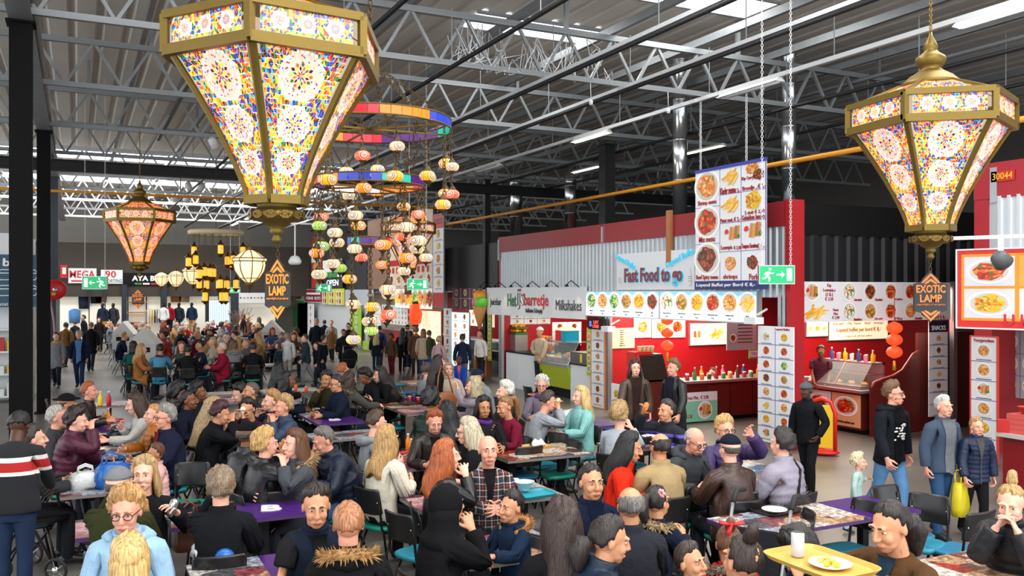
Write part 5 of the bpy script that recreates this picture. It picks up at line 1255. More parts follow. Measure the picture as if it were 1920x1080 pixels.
# ---- inside the fast food stall (red wall faces the hall entrance)
def wpx(px0, px1, py0, py1, Y, m, name, label, frame=None, th=.02):
    x0, x1 = x_on(px0, Y), x_on(px1, Y); xm = (x0+x1)/2; z0, z1 = z_on(py1, xm, Y), z_on(py0, xm, Y)
    return board(name, label, (x0, Y, z0), 0, x1-x0, z1-z0, m, th, frame)
YW = YM-.03
P = wpx(1147, 1190, 615, 653, YW, mat('cream paper', '#d9c9a8', .5), 'price_list', 'cream paper price list on the red wall')
for i in range(8): P.text(['Loempia 2,-', 'Bami 5,-', 'Nasi 5,-', 'Koffie 2,-', 'Thee 2,-', 'Cola 2,-', 'Fanta 2,-', 'Water 1,50'][i], P.W*.45, P.V*(.9-.11*i), P.V*.055, M_txk, wmax=P.W*.7)
for a, b, kd in ((1189, 1221, 'shrimp'), (1223, 1285, 'noodle')):
    P = wpx(a, b, 596, 633, YW, M_paper, 'food_poster', 'white poster of %s on the red wall' % ('an orange dish' if kd == 'shrimp' else 'two noodle dishes'))
    if kd == 'shrimp': P.pic(food_mesh(kd), P.W*.5, P.V*.56, P.V*.8)
    else: P.pic(food_mesh('noodle'), P.W*.26, P.V*.55, P.V*.78); P.pic(food_mesh('chili'), P.W*.75, P.V*.55, P.V*.78)
    P.text('€ 5,-', P.W*.5, P.V*.07, P.V*.08, M_txk)
P = wpx(1294, 1362, 606, 646, YW, M_litw, 'menu_light_box', 'warm lit box with fries and cups on the red wall', M_alu, .08)
P.pic(food_mesh('cup', True, False), P.W*.24, P.V*.5, P.W*.4, P.V*.6); P.pic(food_mesh('fries', True, False), P.W*.72, P.V*.5, P.W*.46, P.V*.7)
P = wpx(1363, 1419, 602, 656, 14.9, mat('grey plastic sheet', '#9aa3ad', .25), 'hanging_sheet', 'grey hanging price sheet beside the lit box')
P.pic(food_mesh('beef', False, True, 1), P.W*.2, P.V*.42, P.W*.22)
for i in range(6): P.rect('print_line', P.W*.36, P.V*(.85-.12*i), P.W*.85, P.V*(.88-.12*i), M_txk, 0, .003)
P = wpx(1405, 1420, 656, 672, 14.85, mat('green card', '#5ab45a', .4), 'small_card', 'small green TAS card above the counter'); P.rect('face', P.W*.08, P.V*.2, P.W, P.V*.9, M_paper, 0, .003); P.text('TAS', P.W*.55, P.V*.55, P.V*.4, mat('ink blue', '#2a5aa8', .4), w=P.W*.7)
YC = 14.6
cx0, cx1 = x_on(1262, YC), 13.75; zc = .86
c = thing('snack_counter', 'mahogany snack counter with grey top in the fast food stall', 'counter', (cx0, YC, 0))
L = cx1-cx0
ob('body', MB().box(0, .03, .08, L, .6, zc-.05).mesh('body', M_wood), c); ob('worktop', MB().box(-.05, -.06, zc-.05, L, .68, zc).mesh('worktop', M_alu), c); ob('plinth', MB().box(0, .07, 0, L, .6, .08).mesh('plinth', M_black), c)
for i in range(5): ob('front_panel', MB().box(L*.3+i*.62, 0, .09, L*.3+i*.62+.6, .03, zc-.1).mesh('front_panel', M_wood), c)
P = wpx(1283, 1345, 735, 790, YC-.05, M_paper, 'counter_poster', 'poster of spring rolls on the snack counter front')
P.rect('green_field', 0, 0, P.W, P.V*.7, mat('poster mint', '#7fc9a8', .4), 0, .002); P.pic(food_mesh('roll'), P.W*.62, P.V*.38, P.V*.62); P.text('Friet Met.. € 2.00', P.W*.4, P.V*.82, P.V*.13, M_txr, w=P.W*.65); P.text('€ 2.50', P.W*.13, P.V*.2, P.V*.14, M_txr, w=P.W*.2)
# jars and bottles along the counter
rb = random.Random(9); BC = [('red', '#b8201c'), ('yellow', '#e0b020'), ('green', '#3a8a3a'), ('white', '#dcdcd8'), ('orange', '#e07a1c'), ('blue', '#2a4a8a'), ('brown', '#5a3420'), ('pink', '#d87a9a')]
_BT = {}
def bottle_mesh(c, kind):
    k_ = (c, kind)
    if k_ not in _BT:
        prof = {'jar': [(.03,0),(.034,.01),(.034,.07),(.028,.08)], 'bottle': [(.028,0),(.032,.01),(.032,.12),(.014,.16),(.012,.19)], 'can': [(.028,0),(.033,.008),(.033,.112),(.028,.12)], 'cup': [(.026,0),(.036,.1)]}[kind]
        cap_ = {'jar': [(.031,.08),(.031,.1)], 'bottle': [(.014,.185),(.014,.21)], 'can': [(.028,.12),(.027,.122)], 'cup': [(.038,.1),(.038,.106)]}[kind]
        _BT[k_] = (MB().lathe(prof, 12).mesh(kind+'_body', mat('pack '+c, c, .3)), MB().lathe(cap_, 12).mesh(kind+'_cap', M_chrome if kind == 'can' else mat('cap '+('#d8d8d4' if c != '#dcdcd8' else '#b8201c'), '#d8d8d4' if c != '#dcdcd8' else '#b8201c', .4)))
    return _BT[k_]
def pack(kind, cname, chex, x, y, z, label, group=None, sc=1.):
    t = thing({'jar': 'sauce_jar', 'bottle': 'bottle', 'can': 'drink_can', 'cup': 'paper_cup'}[kind], label, kind, (x, y, z), 0, group); t.scale = (sc,)*3
    a, b = bottle_mesh(chex, kind); ob('body', a, t); ob('cap', b, t)
    return t
for i in range(21):
    cn, chx = BC[(i*5) % 8]; kd = ('jar', 'jar', 'bottle')[i % 3]; 
    pack(kd, cn, chx, cx0+.5+i*.095, YC+.18+.14*(i % 2), zc, '%s %s, %s from the warmer along the snack counter' % (cn, kd, nth(i+1)), 'sauces on the snack counter', 1.25)
t = thing('food_warmer', 'glass fronted food warmer on the snack counter', 'warmer', (x_on(1232, YC+.2), YC+.2, zc))
ob('case', MB().add([(-.3,0,0),(.3,0,0),(.3,.5,0),(-.3,.5,0),(-.3,.22,.55),(.3,.22,.55),(.3,.5,.55),(-.3,.5,.55)], [(0,3,2,1),(4,5,6,7),(1,2,6,5),(2,3,7,6),(3,0,4,7)]).mesh('case', M_alu), t)
ob('glass_front', MB().add([(-.27,.0,.04),(.27,.0,.04),(.27,.2,.52),(-.27,.2,.52)], [(0,1,2,3)]).mesh('glass_front', mat('dark display glass', '#2a2520', .08)), t)
for v in (.2, .36): ob('shelf', MB().box(-.26, .02+v*.38, v, .26, .04+v*.4, v+.02).mesh('shelf', M_chrome), t)
ob('counter_support', MB().box(-.34, .02, -zc, .34, .5, 0).mesh('counter_support', M_wood), t)
for i in range(4): pack('cup', 'tan', '#c89a6a', x_on(1232, YC+.2)-.15+.1*i, YC+.6, zc+.55, '%s tan cup in the row on the food warmer' % nth(i+1), 'cups on the warmer', 1.5)
P = wpx(1190, 1222, 660, 688, YC+.45, mat('red coffee board', '#c21e18', .4), 'coffee_board', 'red board with a cup picture behind the walking couple', None, .3); P.pic(food_mesh('cup', False, False, 2), P.W*.6, P.V*.5, P.W*.6, P.V*.7)
# red paper lanterns
M_lanr = mat('red paper lantern', '#e8401c', .6, emit='#f04418', es=1.0); M_gold = mat('gold trim', '#d9a020', .35, .5)
def paper_lanterns(px, pys, r, X, label):
    Y = y_on(px, X); zs = [z_on(q, X, Y) for q in pys]; t = thing('paper_lantern_string', label, 'lantern', (X, Y, zs[-1]))
    for z in zs:
        pr = [(r*math.cos(a)*(1+.02*(i % 2)), r*.78*math.sin(a)) for i, a in enumerate([-1.35+2.7*j/14 for j in range(15)])]
        g = ob('lantern_globe', MB().lathe(pr, 20).mesh('lantern_globe', M_lanr), t, (0, 0, z-zs[-1])); ob('ring', MB().lathe([(r*.28, r*.72), (r*.3, r*.82), (r*.2, r*.84)], 12).lathe([(r*.2, -r*.84), (r*.3, -r*.82), (r*.28, -r*.72)], 12).mesh('ring', M_gold), g)
    ob('cord', MB().bar((0, 0, 0), (0, 0, 2.7-zs[-1]), .01).mesh('cord', M_red2), t); ob('tassel', MB().lathe([(.02, -r-.02), (.035, -r-.2)], 8).mesh('tassel', M_gold), t)
paper_lanterns(1251, (600, 624, 648), .13, XF+.25, 'string of three red paper lanterns in the fast food stall')
# strips of menus by the posts
def strip(px0, px1, py0, py1, X, nx, ny, kinds, label, m=None, edge=None, name='menu_strip', inkm=None):
    ya, yb = fx(px0, px1, X); ym = (ya+yb)/2; z0, z1 = z_on(py1, X, ym), z_on(py0, X, ym)
    P = board(name, label, (X, ya, max(z0, .02)), W90, ya-yb, z1-max(z0, .02), m or M_paper, .02, edge)
    menu_grid(P, 0, .03, P.W, P.V-.08, nx, ny, kinds, line=M_grid, seed=ny, fill=.82, inkm=inkm)
    return P
strip(1109, 1133, 612, 772, XF-.06, 1, 7, ['chicken', 'beef', 'roll', 'chicken', 'roll', 'beef', 'chili'], 'white strip of seven snack pictures beside the ice-cream counter', edge=mat('strip orange edge', '#d9824a', .5))
strip(1100, 1109, 615, 705, XF-.04, 1, 4, ['curry', 'veg', 'curry', 'veg'], 'narrow green and yellow strip beside the ice-cream counter', mat('strip lime', '#b8c83c', .4))
P = strip(1421, 1488, 612, 832, XF-.25, 2, 8, ['rice', 'curry', 'chili', 'chili', 'chili', 'veg', 'beef', 'noodle', 'chicken', 'chili', 'fries', 'chicken', 'curry', 'chili', 'roll', 'shrimp'], 'large white floor-standing board with two columns of dishes')
P.text('Lopend Buffet', P.W*.7, P.V-.05, .05, M_txr, w=P.W*.4)
P = strip(1146, 1166, 720, 795, XF-.5, 1, 2, ['curry', 'chili'], 'leaning pavement board with two dishes behind the curly hair'); 
P = fboard('led_sign', 'small black LED sign with glowing letters', 1103, 1127, z_on(617, XF-.2, 17.5), z_on(597, XF-.2, 17.5), M_black, XF-.2, .06); M_led = mat('led red', '#ff4a3a', .4, emit='#ff4a3a', es=1.5); P.text('UIT', P.W*.62, P.V*.65, P.V*.32, M_led, w=P.W*.4); P.text('CURSE', P.W*.6, P.V*.28, P.V*.28, M_led, w=P.W*.5); P.text('B', P.W*.2, P.V*.5, P.V*.5, mat('led blue', '#4a7aff', .4, emit='#4a7aff', es=1.5))
for px, py in ((1158, 608), (1434, 590)):
    Y = y_on(px, XF-.05); t = thing('flood_lamp', 'white flood lamp on the %s of the fast food light boxes' % ('left' if px < 1300 else 'right'), 'lamp', (XF-.1, Y, z_on(py, XF, Y)))
    ob('bracket', MB().bar((.1, 0, .1), (-.12, 0, 0), .03).mesh('bracket', M_white), t); ob('head', MB().box(-.3, -.14, -.16, -.1, .14, -.04).mesh('head', M_white), t)

# ================================================================ ice-cream stall
YI = 19.2
c = thing('ice_cream_cabinet', 'lime green ice-cream display cabinet with slanted glass', 'cabinet', (XF+.15, y_on(1000, XF), 0))
ya = y_on(1000, XF); yb = y_on(1064, XF)+.05; L = ya-yb
M_lime = mat('lime lacquer', '#a8b814', .35); M_glass = mat('clear display glass', '#cfe0dc', .03, alpha=.22, spec=.6)
ob('body', MB().add([(0,0,.25),(.75,0,.25),(.75,0,.8),(-.12,0,.8),(0,-L,.25),(.75,-L,.25),(.75,-L,.8),(-.12,-L,.8)], [(0,1,2,3),(7,6,5,4),(3,7,4,0),(1,5,6,2),(0,4,5,1),(3,2,6,7)]).mesh('body', M_lime), c)
ob('plinth', MB().box(.1, -L, 0, .7, 0, .25).mesh('plinth', M_black), c); ob('rim', MB().box(-.14, -L, .8, .78, 0, .88).mesh('rim', M_alu), c)
ob('glass', MB().add([(-.1,0,.88),(-.1,-L,.88),(.2,-L,1.4),(.2,0,1.4),(.7,-L,1.42),(.7,0,1.42)], [(0,1,2,3),(3,2,4,5)]).mesh('glass', M_glass), c)
ob('glass_frame', MB().bar((-.1,0,.88),(.2,0,1.4),.025).bar((-.1,-L,.88),(.2,-L,1.4),.025).bar((.2,0,1.4),(.2,-L,1.4),.03).bar((.2,0,1.4),(.72,0,1.42),.03).bar((.2,-L,1.4),(.72,-L,1.42),.03).mesh('glass_frame', M_chrome), c)
TUBC = ['#f2ead4', '#e8c890', '#f4f0e8', '#9ac87a', '#d9a860', '#c87a4a', '#7a4a2c', '#e8d8b0', '#f0b0b8', '#e0c080']
for i in range(10):
    tb = ob('ice_cream_tub', MB().box(-.1, -L/5*.46, 0, .1, L/5*.46, .1).mesh('ice_cream_tub', M_chrome), c, (.12+.3*(i % 2), -L/5*(i//2+.5), .9+.07*(i % 2)))
    ob('ice_cream', MB().ell((0, 0, .1), (.095, L/5*.42, .06), 10, 6).mesh('ice_cream', mat('ice cream '+TUBC[i], TUBC[i], .5)), tb)
c = thing('service_counter', 'white service counter with black top at the far end of the ice-cream stall', 'counter', (XF+.1, YB-.25, 0)); yl = y_on(1000, XF); L1 = YB-.25-yl-.05
ob('body', MB().box(0, -L1, 0, .7, 0, .98).mesh('body', M_white), c); ob('worktop', MB().box(-.03, -L1, .98, .74, .02, 1.02).mesh('worktop', M_black), c)
for i in range(2): ob('front_panel', MB().box(-.012, -L1*(i+1)/2+.03, .06, 0, -L1*i/2-.03, .94).mesh('front_panel', M_white), c)
c = thing('service_counter', 'white service counter with steel topping bench beside the menu strip', 'counter', (XF+.1, yb-.03, 0)); L2 = yb-.03-YM-.15
ob('body', MB().box(0, -L2, 0, .7, 0, .9).mesh('body', M_white), c); ob('worktop', MB().box(-.03, -L2, .9, .74, 0, .93).mesh('worktop', M_black), c); ob('topping_bench', MB().box(-.02, -L2, .93, .6, -.02, 1.22).mesh('topping_bench', mat('brushed steel', '#77726c', .35, .7)), c); ob('yellow_tape', MB().box(-.03, -L2*.35, .98, -.02, -L2*.3, 1.18).mesh('yellow_tape', mat('tape yellow', '#e8d020', .5)), c)
P = wpx(957, 1032, 587, 608, YB-.1, M_paper, 'menu_board', 'white menu board of fruit dishes in the ice-cream stall'); menu_grid(P, 0, 0, P.W, P.V, 3, 2, ['chili', 'noodle', 'shrimp', 'veg', 'beef', 'chicken'], line=M_grid)
P = wpx(1036, 1090, 604, 648, YB-2.2, M_paper, 'menu_board', 'white snack board with an arrow in the ice-cream stall'); menu_grid(P, 0, P.V*.2, P.W, P.V, 2, 2, ['beef', 'beef', 'chicken', 'noodle'], line=M_grid)
mb = MB(); mb.add([(-.3,-.03,0),(.05,-.03,0),(.05,-.1,0),(.25,0,0),(.05,.1,0),(.05,.03,0),(-.3,.03,0)], [tuple(range(7))]); ob('arrow', mb.mesh('arrow', M_grn), P.root, P.loc(P.W*.5, P.V*.1, .006), Euler((math.pi/2, math.pi, P.a-P.rz)), .8)
struct('wall_partition', MB().box(13.2, YB-2.15, 0, 16.4, YB-2.1, 2.6), mat('shelf wall', '#a39686', .6), 'pale shelf wall inside the ice-cream stall', 'wall')
# juicer, slush machine, cone stacks
t = thing('juice_machine', 'orange juice press with a crown of oranges', 'machine', (XF+.5, y_on(972, XF+.5), 1.02))
ob('body', MB().box(-.2, -.2, 0, .2, .2, .45).mesh('body', M_alu), t); ob('basket', MB().box(-.2, -.22, .45, .2, .22, .5).box(-.2, -.22, .62, .2, .22, .66).mesh('basket', M_grn), t)
for i in range(14): ob('orange', MB().ell((0,0,0), (.055,.055,.055), 8, 6).mesh('orange', mat('orange peel', '#f09010', .45)) if i == 0 else bpy.data.meshes['orange'], t, (-.12+.12*(i % 3), -.16+.08*(i//3), .56+.14*(i % 2)))
t = thing('slush_machine', 'slush machine with one red and one blue tank', 'machine', (XF+.7, y_on(1062, XF+.7), 1.0)); ob('base', MB().box(-.2, -.3, 0, .25, .3, .35).mesh('base', M_black), t)
for s, cc in ((.15, '#c01c24'), (-.15, '#1a8aa8')): ob('tank', MB().box(-.18, s-.13, .35, .22, s+.13, .68).mesh('tank', mat('slush '+cc, cc, .2, emit=cc, es=.2)), t); ob('lid', MB().add([(-.2,s-.14,.68),(.24,s-.14,.68),(.24,s+.14,.68),(-.2,s+.14,.68),(.02,s,.8)], [(0,1,4),(1,2,4),(2,3,4),(3,0,4)]).mesh('lid', mat('tank lid', '#c8a070', .4)), t)
for i in range(4):
    t = thing('cone_stack', '%s stack of waffle cones from the juice press' % nth(i+1), 'cones', (XF+.55, y_on(1013+6*i, XF+.55), 1.02), group='waffle cone stacks'); ob('stand', MB().lathe([(.05,-.02),(.05,0)], 10).mesh('stand', M_chrome), t)
    for j in range(4): ob('cone', bpy.data.meshes.get('waffle_cone') or MB().lathe([(.015,0),(.05,.16),(.045,.16)], 10).mesh('waffle_cone', mat('waffle', '#c88a48', .6)), t, (0, 0, .05+.09*j))
# giant ice-cream cone sign
Y = y_on(902, XF-.3); t = thing('cone_sign', 'giant plastic ice-cream cone hanging by the ice-cream sign', 'sign', (XF-.3, Y+.1, z_on(575, XF, Y)))
ob('cone', MB().lathe([(.01,-.75),(.22,.0),(.2,.02)], 16).mesh('cone', mat('waffle', '#c88a48', .6)), t)
for dx, dz, cc in ((-.0, .3, '#f0a030'), (.0, .12, '#e86ab0'), (.0, .12, '#6ad040')):
    o = (0, .1 if cc == '#e86ab0' else (-.1 if cc == '#6ad040' else 0), dz); ob('scoop', MB().ell(o, (.2, .17, .19), 14, 9).mesh('scoop', mat('scoop '+cc, cc, .5)), t)
ob('bracket', MB().bar((0, 0, .2), (.35, 0, .2), .03).mesh('bracket', M_dark), t)
# ================================================================ black corrugated kiosk with buffet
YK = 11.75
x0, x1 = x_on(1486, YK), x_on(1835, YK)
k = struct('wall_black_kiosk', corr(x0, x1+.5, 2.8, 3.72, YK, .3, .05, 'y'), M_blackcorr, 'black ribbed wall above the buffet stall', 'wall')
ob('top_panel', MB().box(x0, YK-.05, 3.72, x1+.5, YK+.1, 4.28).mesh('top_panel', M_black), k)
struct('roof_black_kiosk', MB().box(x0, YK, 4.2, x1+3, 17, 4.26), M_black, 'flat roof of the black kiosk', 'roof')
xa, xb = x_on(1497, YK-.1), x_on(1782, YK-.1)
P = board('menu_fascia', 'wide white fascia menu with ten round dishes over the buffet stall', (xa, YK-.1, 2.16), 0, xb-xa, .72, M_paper, .06)
W, V = P.W, P.V
P.pic(food_mesh('roll'), W*.08, V*.75, V*.48); P.pic(food_mesh('fries', False, False), W*.1, V*.24, W*.18, V*.5)
P.text('Kip\nLoempia,s\n(3 St.)\n€ 2.50', W*.185, V*.74, V*.42, M_txr, w=W*.075); P.text('Patat\nMet\n€ 2.00', W*.225, V*.2, V*.26, M_txr, w=W*.045)
for i in range(4):
    for j in range(2):
        P.pic(food_mesh(['rice', 'beef', 'chili', 'chili', 'rice', 'noodle', 'chili', 'shrimp'][i+4*j], False, True, i % 3), W*(.31+.135*i), V*(.75 if j == 0 else .25), V*.48)
        P.text(['Garnalen', 'Ossenhaas', 'Kipfilet', 'Kip', 'Rundvlees', 'Kip saté', 'Mix', 'Garnalen'][i+4*j], W*(.365+.135*i), V*(.55 if j == 0 else .05), V*.07, M_txr, w=W*.05)
P.text('Per bord € 8.-', W*.9, V*.07, V*.11, M_txr, w=W*.13)
struct('wall_buffet_back', MB().box(14.0, 14.6, 0, 19.5, 14.7, 2.9), M_redwall, 'red back wall of the buffet stall', 'wall')
struct('ceiling_buffet', MB().prism([(11.5, YK), (19.5, YK), (19.5, 14.6), (14.0, 14.6)], 2.86, 2.9), mat('buffet ceiling', '#8a8a88', .5), 'grey ceiling of the buffet stall', 'ceiling')
struct('wall_buffet_side', MB().prism([(11.42, 11.9), (11.5, 11.86), (14.04, 14.6), (13.96, 14.64)], 0, 2.9), M_redwall, 'red side wall of the buffet stall', 'wall')
stall_light(13.9, 12.9, 2.8, 170, 2, 1.4)
P = wpx(1512, 1552, 602, 630, 14.57, M_litw, 'menu_light_box', 'short warm light box with fries in the buffet stall', M_alu, .06); menu_grid(P, 0, 0, P.W, P.V, 3, 1, ['fries', 'curry', 'fries'], lit=True, cap=False)
P = wpx(1554, 1664, 601, 636, 14.57, M_litw, 'menu_light_box', 'long warm light box reading lopend buffet per bord', M_alu, .06); M_txo = mat('ink orange', '#d8701c', .4)
P.text('Lopend buffet per bord € 8,-', P.W*.5, P.V*.5, P.V*.3, M_txo, w=P.W*.75, bold=.01); P.text('Kip saté    Mie Tiauw    Beef    Shrimps', P.W*.5, P.V*.84, P.V*.14, M_txo, w=P.W*.85); P.text('u kunt ook zelf eten pakken', P.W*.5, P.V*.17, P.V*.1, M_txo, w=P.W*.45)
# counter running into the stall
XB = 13.25; c = thing('buffet_counter', 'buffet counter with grey top and posters in the right-hand stall', 'counter', (XB, 11.95, 0)); L = 1.7; hb = .84
ob('body', MB().box(0, 0, .08, .7, L, hb-.05).mesh('body', M_wood), c); ob('worktop', MB().box(-.12, -.1, hb-.05, .75, L, hb).mesh('worktop', M_alu), c); ob('plinth', MB().box(.05, 0, 0, .7, L, .08).mesh('plinth', M_black), c)
for i, (a, b, kd, m_) in enumerate(((1.35, .75, 'beef', M_paper), (.72, .02, 'chili', mat('poster apricot', '#e0a878', .4)))):
    P = board('counter_poster', ('small white poster of a dark dish on the buffet counter', 'apricot poster of a sweet-sour dish on the buffet counter')[i], (XB-.01, 11.95+a, .12), W90, a-b, hb-.22, m_, .01); P.pic(food_mesh(kd), P.W*.5, P.V*.62, P.W*.85, P.V*.62); P.text(('€ 5,- MIX', 'Ossenhaas pikante saus')[i], P.W*.5, P.V*.12, P.V*.1, M_txk, w=P.W*.6)
t = thing('glass_display', 'slanted glass food display with bread rolls on the buffet counter', 'display', (XB+.02, 12.0, hb)); L3 = 1.25
ob('base', MB().box(0, 0, 0, .65, L3, .06).mesh('base', M_alu), t); ob('case', MB().box(.3, 0, .45, .65, L3, .5).box(.6, 0, .06, .65, L3, .5).mesh('case', M_alu), t); ob('end_panel', MB().add([(0,L3,.06),(.65,L3,.06),(.65,L3,.5),(.3,L3,.5),(0,L3+.08,.06),(.65,L3+.08,.06),(.65,L3+.08,.5),(.3,L3+.08,.5)], [(0,1,2,3),(7,6,5,4),(0,3,7,4),(3,2,6,7)]).mesh('end_panel', M_white), t)
ob('glass_front', MB().add([(0,0,.06),(0,L3,.06),(.3,L3,.47),(.3,0,.47)], [(0,1,2,3)]).mesh('glass_front', M_glass), t); ob('mullion', MB().bar((0, L3/2, .06), (.3, L3/2, .47), .03).mesh('mullion', M_alu), t); ob('shelf', MB().box(.25, 0, .27, .62, L3, .285).mesh('shelf', M_chrome), t)
for i in range(7): tag(ob('bread_roll', MB().ell((0,0,.03), (.06,.08,.04), 10, 6).mesh('bread_roll', mat('bread crust', '#c9863c', .6)) if i == 0 else bpy.data.meshes['bread_roll'], None, (XB+.28+.16*(i % 2), 12.12+.16*i, hb+.06)), 'golden bread roll in the glass display, %s from the front' % ['first', 'second', 'third', 'fourth', 'fifth', 'sixth', 'seventh'][i], 'bread roll', 'rolls in the glass display')
for i in range(14):
    cn, chx = BC[(i*3+1) % 8]; pack('can' if i % 4 else 'bottle', cn, chx, XB+.42+.12*(i % 2), 12.06+i*.085, hb+.5, '%s drink, %s in the row on the glass display' % (cn, nth(i+1)), 'drinks on the glass display', 1.15)
for i in range(8): tag(ob('plate', bpy.data.meshes.get('stack_plate') or MB().lathe([(.05,0),(.11,.012),(.112,.016),(.05,.006)], 20).mesh('stack_plate', M_white), None, (XB+.12, 13.45, hb+.016*i)), 'white plate, %s from the bottom of the buffet stack' % nth(i+1), 'plate', 'plates stacked on the buffet counter')
for i in range(3): tag(ob('food_box', MB().box(-.12, -.1, 0, .12, .1, .09).mesh('food_box', mat('box orange', '#e07a18', .5)), None, (XB+.5, 13.1+.21*i, hb)), 'orange foam food box, %s on the buffet counter' % ['first', 'second', 'third'][i], 'box', 'orange boxes on the buffet counter')
t = thing('side_screen', 'curved mahogany side screen at the end of the buffet counter', 'screen', (XB, 11.72, 0)); pr = [(0,0),(1.3,0),(1.3,1.55),(1.15,1.5),(1.0,1.35),(.85,1.2),(.6,1.1),(.3,1.05),(.1,1.0),(0,.9)]
ob('board', MB().prism(list(reversed(pr)), 0, .05, fr=lambda x, y, z: (x, z, y)).mesh('board', M_wood), t); ob('edge', MB().tube([(a, .025, b) for a, b in pr[2:]], .03, 6).mesh('edge', mat('mahogany light', '#7a2c20', .35)), t)
struct('wall_buffet_right', MB().box(14.6, 11.8, 0, 16.8, 11.86, 1.9), M_wood, 'mahogany wall right of the buffet counter', 'wall')
struct('trim_post', MB().box(x_on(1785, 11.7)-.05, 11.62, 0, x_on(1785, 11.7)+.05, 11.72, 2.9), M_alu, 'steel post between the buffet and the corner stall', 'post')
struct('trim_post', MB().box(x_on(1500, 11.7)-.05, 11.66, 0, x_on(1500, 11.7)+.03, 11.74, 2.9), M_alu, 'steel post at the entrance of the buffet stall', 'post')
P = wpx(1742, 1777, 601, 780, 11.5, M_paper, 'menu_strip', 'white strip headed SNACKS beside the buffet stall'); P.rect('header', 0, P.V-.22, P.W, P.V, mat('header navy', '#1c2440', .4), 0, .003); P.text('SNACKS', P.W*.5, P.V-.14, .09, M_txw, w=P.W*.75); menu_grid(P, 0, 0, P.W, P.V-.24, 1, 7, ['chicken', 'beef', 'roll', 'fries', 'beef', 'chili', 'roll'], line=M_grid, fill=.7)
YL = 11.4; X = x_on(1677, YL); paper_lanterns(1677, (615, 637, 660), .14, X, 'string of three red paper lanterns before the buffet stall')
t = thing('pavement_sign', 'red pavement sign on rounded feet before the buffet counter', 'sign', (*gp(1540, 852), 0), math.radians(-60)); ob('frame', MB().tube([(-.22,0,.06),(-.22,0,.7),(-.15,0,.88),(0,0,.93),(.15,0,.88),(.22,0,.7),(.22,0,.06)], .035, 8).mesh('frame', mat('sign red plastic', '#cc1a14', .35)), t); ob('face', MB().box(-.2, -.015, .12, .2, .015, .82).mesh('face', mat('sign yellow stripe', '#e8c020', .4)), t); ob('foot', MB().ell((0,0,.05), (.3,.2,.055), 14, 6).mesh('foot', bpy.data.materials['sign red plastic']), t)
# ================================================================ corner stall on the right
XR = 13.4; yr = y_on(1828, XR)
k = struct('wall_corner_stall', corr(1.0, yr-.25, 2.3, 4.25, XR), mat('white corrugated sheet', '#cdd5da', .4, .3), 'white ribbed wall of the corner stall on the right', 'wall')
ob('red_board', MB().box(XR-.03, 1.0, 4.22, XR+.04, yr, 4.8).mesh('red_board', mat('red panel bright', '#a81c2a', .45)), k); ob('red_post', MB().box(XR-.02, yr-.26, 0, XR+.06, yr, 4.8).mesh('red_post', bpy.data.materials['red panel bright']), k); ob('steel_plate', MB().box(XR-.05, yr-.42, 4.15, XR-.03, yr-.3, 4.72).mesh('steel_plate', M_alu), k)
struct('wall_corner_side', MB().box(XR+.06, yr-.1, 0, 19, yr, 4.8), M_red, 'red side wall of the corner stall', 'wall')
ya = y_on(1858, XR-.05); P = board('number_plate', 'small red plate reading 30044 on the corner stall', (XR-.05, ya, 4.48), W90, .4, .17, mat('plate red', '#c42018', .4), .01); P.text('30044', .2, .085, .11, mat('ink yellow', '#f0c020', .4), w=.34)
# slanted picture sign
Xs = 11.6; ya = y_on(1795, Xs); P = board('picture_sign', 'red and orange framed sign with two plated dishes and U kunt lettering', (Xs, ya, z_on(613, Xs, ya)), W90+.25, 2.6, 1.12, mat('sign red frame', '#cc2018', .4), .06, M_white)
P.rect('orange_frame', .06, .1, 2.6, 1.06, mat('sign orange line', '#f09018', .4), 0, .004)
for (u0, v0, u1, v1, kd) in ((.1, .6, .78, 1.02, 'chili'), (.1, .14, .78, .56, 'curry'), (.84, .14, 1.5, .56, 'curry'), (1.56, .14, 2.2, .56, 'rice'), (1.56, .6, 2.2, 1.02, 'shrimp')): P.rect('picture_field', u0, v0, u1, v1, mat('picture grey', '#d4d2d8', .4), .004, .007); P.pic(food_mesh(kd, False, True, 2), (u0+u1)/2, (v0+v1)/2, (u1-u0)*.92, (v1-v0)*.85, .011)
P.rect('picture_field', .84, .6, 1.5, 1.02, mat('picture amber', '#d9a040', .4), .004, .007); P.text('U kunt', .95, .12, .16, mat('ink crimson', '#c41c2c', .4), w=.62, bold=.02, n=.014)
ob('bracket', MB().bar(P.loc(.9, .6, -.06), P.loc(.9, .6, -1.6), .05).bar(P.loc(1.9, .6, -.06), P.loc(1.9, .6, -1.8), .05).mesh('bracket', M_steel), P.root)
t = thing('flood_lamp', 'grey flood lamp on an arm above the picture sign', 'lamp', (Xs-.5, y_on(1908, Xs)-.1, z_on(487, Xs, 7.6))); ob('arm', MB().bar((-.1,.9,.32),(.6,-.4,.32),.05).bar((0,0,.32),(0,0,.1),.05).bar((.6,-.2,.32),(1.9,-.2,.32),.04).mesh('arm', M_white), t); ob('head', MB().lathe([(.05,.12),(.11,.06),(.13,-.08)], 14).xf(Matrix.Rotation(-.9, 4, 'Y')).mesh('head', mat('lamp grey', '#55585c', .5)), t)
P = strip(1821, 1869, 632, 862, XR-.7, 1, 6, ['chicken', 'chicken', 'roll', 'chicken', 'curry', 'roll'], 'tall roll-up banner of starters with red edge', M_white, mat('banner red edge', '#d43a30', .4)); P.text('Voorgerechten', P.W*.5, P.V-.06, .07, M_txr, w=P.W*.8)
